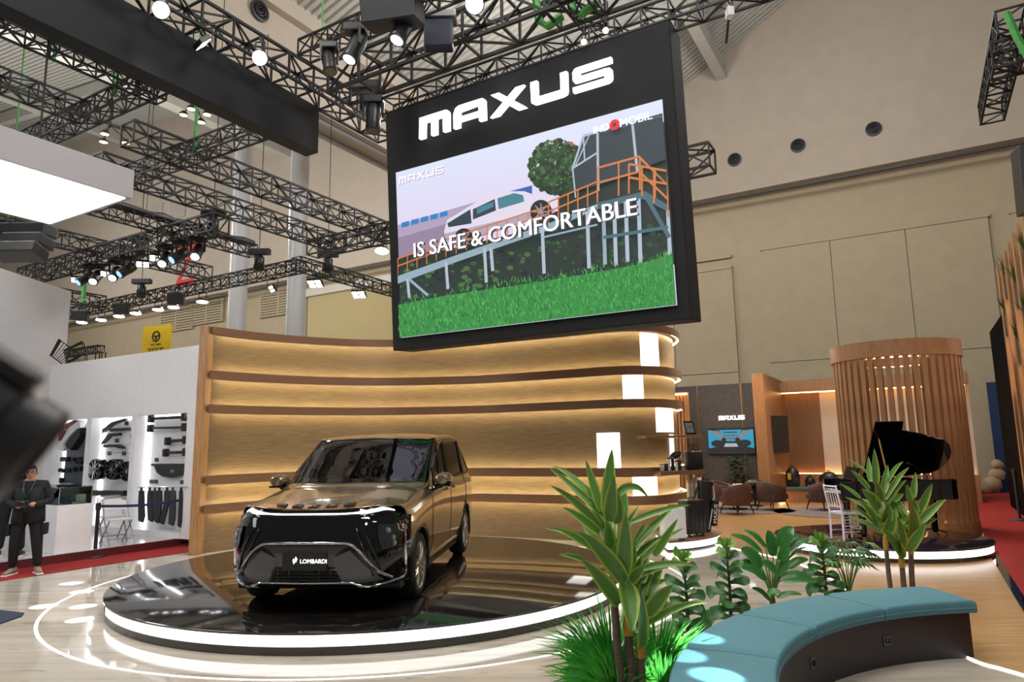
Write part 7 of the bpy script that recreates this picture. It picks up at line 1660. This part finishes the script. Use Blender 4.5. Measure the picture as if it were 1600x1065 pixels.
# shirts on wooden hangers under the lower shelf
SZ2 = atY(1050, 738, 13.6).z; SZ1 = atY(1050, 682, 13.6).z
for i, (x, c, l) in enumerate([(1076, (208, 198, 176), 'cream shirt on the left hanger under the lower shelf'), (1082, (186, 176, 150), 'beige shirt on the middle hanger under the lower shelf'), (1088, (200, 192, 180), 'pale shirt on the right hanger under the lower shelf')]):
    p = atY(x, 738, 13.92); p.z = SZ2 - .04; t = thing('hanging_shirt', l, 'shirt', p, R(70), 'shirts on hangers')
    q = MB(); q.tube([(0, 0, 0), (0, 0, -.07), (0, 0, -.09)], .004, 5); q.tube([(-.19, 0, -.17), (0, 0, -.09), (.19, 0, -.17)], .012, 6); q.build('hanger', M_amberw, t)
    q = MB(); rows = []
    for z, hx, hy in ((-.10, .05, .03), (-.15, .17, .04), (-.20, .22, .05), (-.40, .19, .05), (-.66, .20, .05)): rows.append([Vector((hx * math.cos(2 * PI * k / 20), hy * math.sin(2 * PI * k / 20), z)) for k in range(20)])
    q.grid(rows, True); q.build('cloth', mat('shirt_%d' % i, srgb(*c), .9), t, smooth=True)
q = MB(); p0 = atY(1072, 738, 13.92); p1 = atY(1092, 738, 13.95); q.tube([Vector((p0.x, p0.y, SZ2 - .045)), Vector((p1.x, p1.y, SZ2 - .045))], .008, 6); tag(q.build('clothes_rail', M_chrome), 'short clothes rail under the lower shelf', 'rail')
def cup(x, r, h, mt, l, lid=True):
    p = atY(x, 730, 13.45); p.z = SZ2 + .042; t = thing('tumbler', l, 'tumbler', p, 0, 'tumblers on the lower shelf'); q = MB(); q.lathe([(r * .85, 0), (r, h * .9), (r * .9, h * .93)], 16); q.build('cup', mt, t, smooth=50); q = MB(); q.lathe([(r * 1.02, h * .9), (r * 1.02, h), (0, h)], 16); q.build('lid', M_blackp if mt is not M_blackp else M_grey, t, smooth=50)
for x, r, h, mt, l in [(1034.5, .048, .13, M_white, 'wide white cup at the left end of the lower shelf'), (1041, .042, .14, M_blackp, 'black cup next to the wide white one'), (1045.5, .036, .25, M_white, 'tall white bottle on the lower shelf'), (1051.5, .036, .26, M_blackp, 'tall black bottle on the lower shelf'), (1057, .032, .19, M_white, 'white tumbler between the dark ones'), (1062, .04, .22, M_blackp, 'black tumbler right on the lower shelf')]: cup(x, r, h, mt, l)
p = atY(1084, 728, 13.8); p.z = SZ2 + .042; t = thing('black_bag', 'black tote bag with clear stand on the lower shelf', 'bag', p, R(20)); q = MB(); q.bbox((-.17, -.09, 0), (.17, .09, .36), .03); q.build('body', M_blackp, t, smooth=50)
for s in (1, -1): q = MB(); q.tube([(-.08, s * .06, .35), (-.06, s * .06, .5), (.06, s * .06, .5), (.08, s * .06, .35)], .010, 6); q.build('handle', M_blackp, t)
p = atY(1069, 712, 13.6); p.z = SZ2 + .042; t = thing('cap', 'black round cap on a stand above the lower shelf', 'cap', p); q = MB(); q.lathe([(.07, 0), (.07, .012), (.01, .02), (.01, .30)], 14); q.build('stand', M_chrome, t, smooth=50); q = MB(); q.ellipsoid((0, 0, .34), (.13, .13, .07), 16, 8, Matrix.Rotation(R(-30), 4, 'Y')); q.build('crown', M_blackp, t, smooth=True)
p = atY(1080, 680, 13.7); p.z = SZ1 + .027; t = thing('tilted_card', 'tilted dark framed card on the upper shelf', 'card', p, R(15)); mt_ = Matrix.Rotation(R(-22), 4, 'X'); q = MB(); q.bbox((-.11, -.01, .01), (.11, .01, .30), .006, mt_); q.build('frame', M_blackg, t); q = MB(); q.box((-.08, -.0125, .05), (.08, -.0105, .26), mt_); q.build('card', M_grey, t); q = MB(); q.tube([(0, .02, .2), (0, .10, 0)], .006, 5); q.build('stay', M_blackp, t)
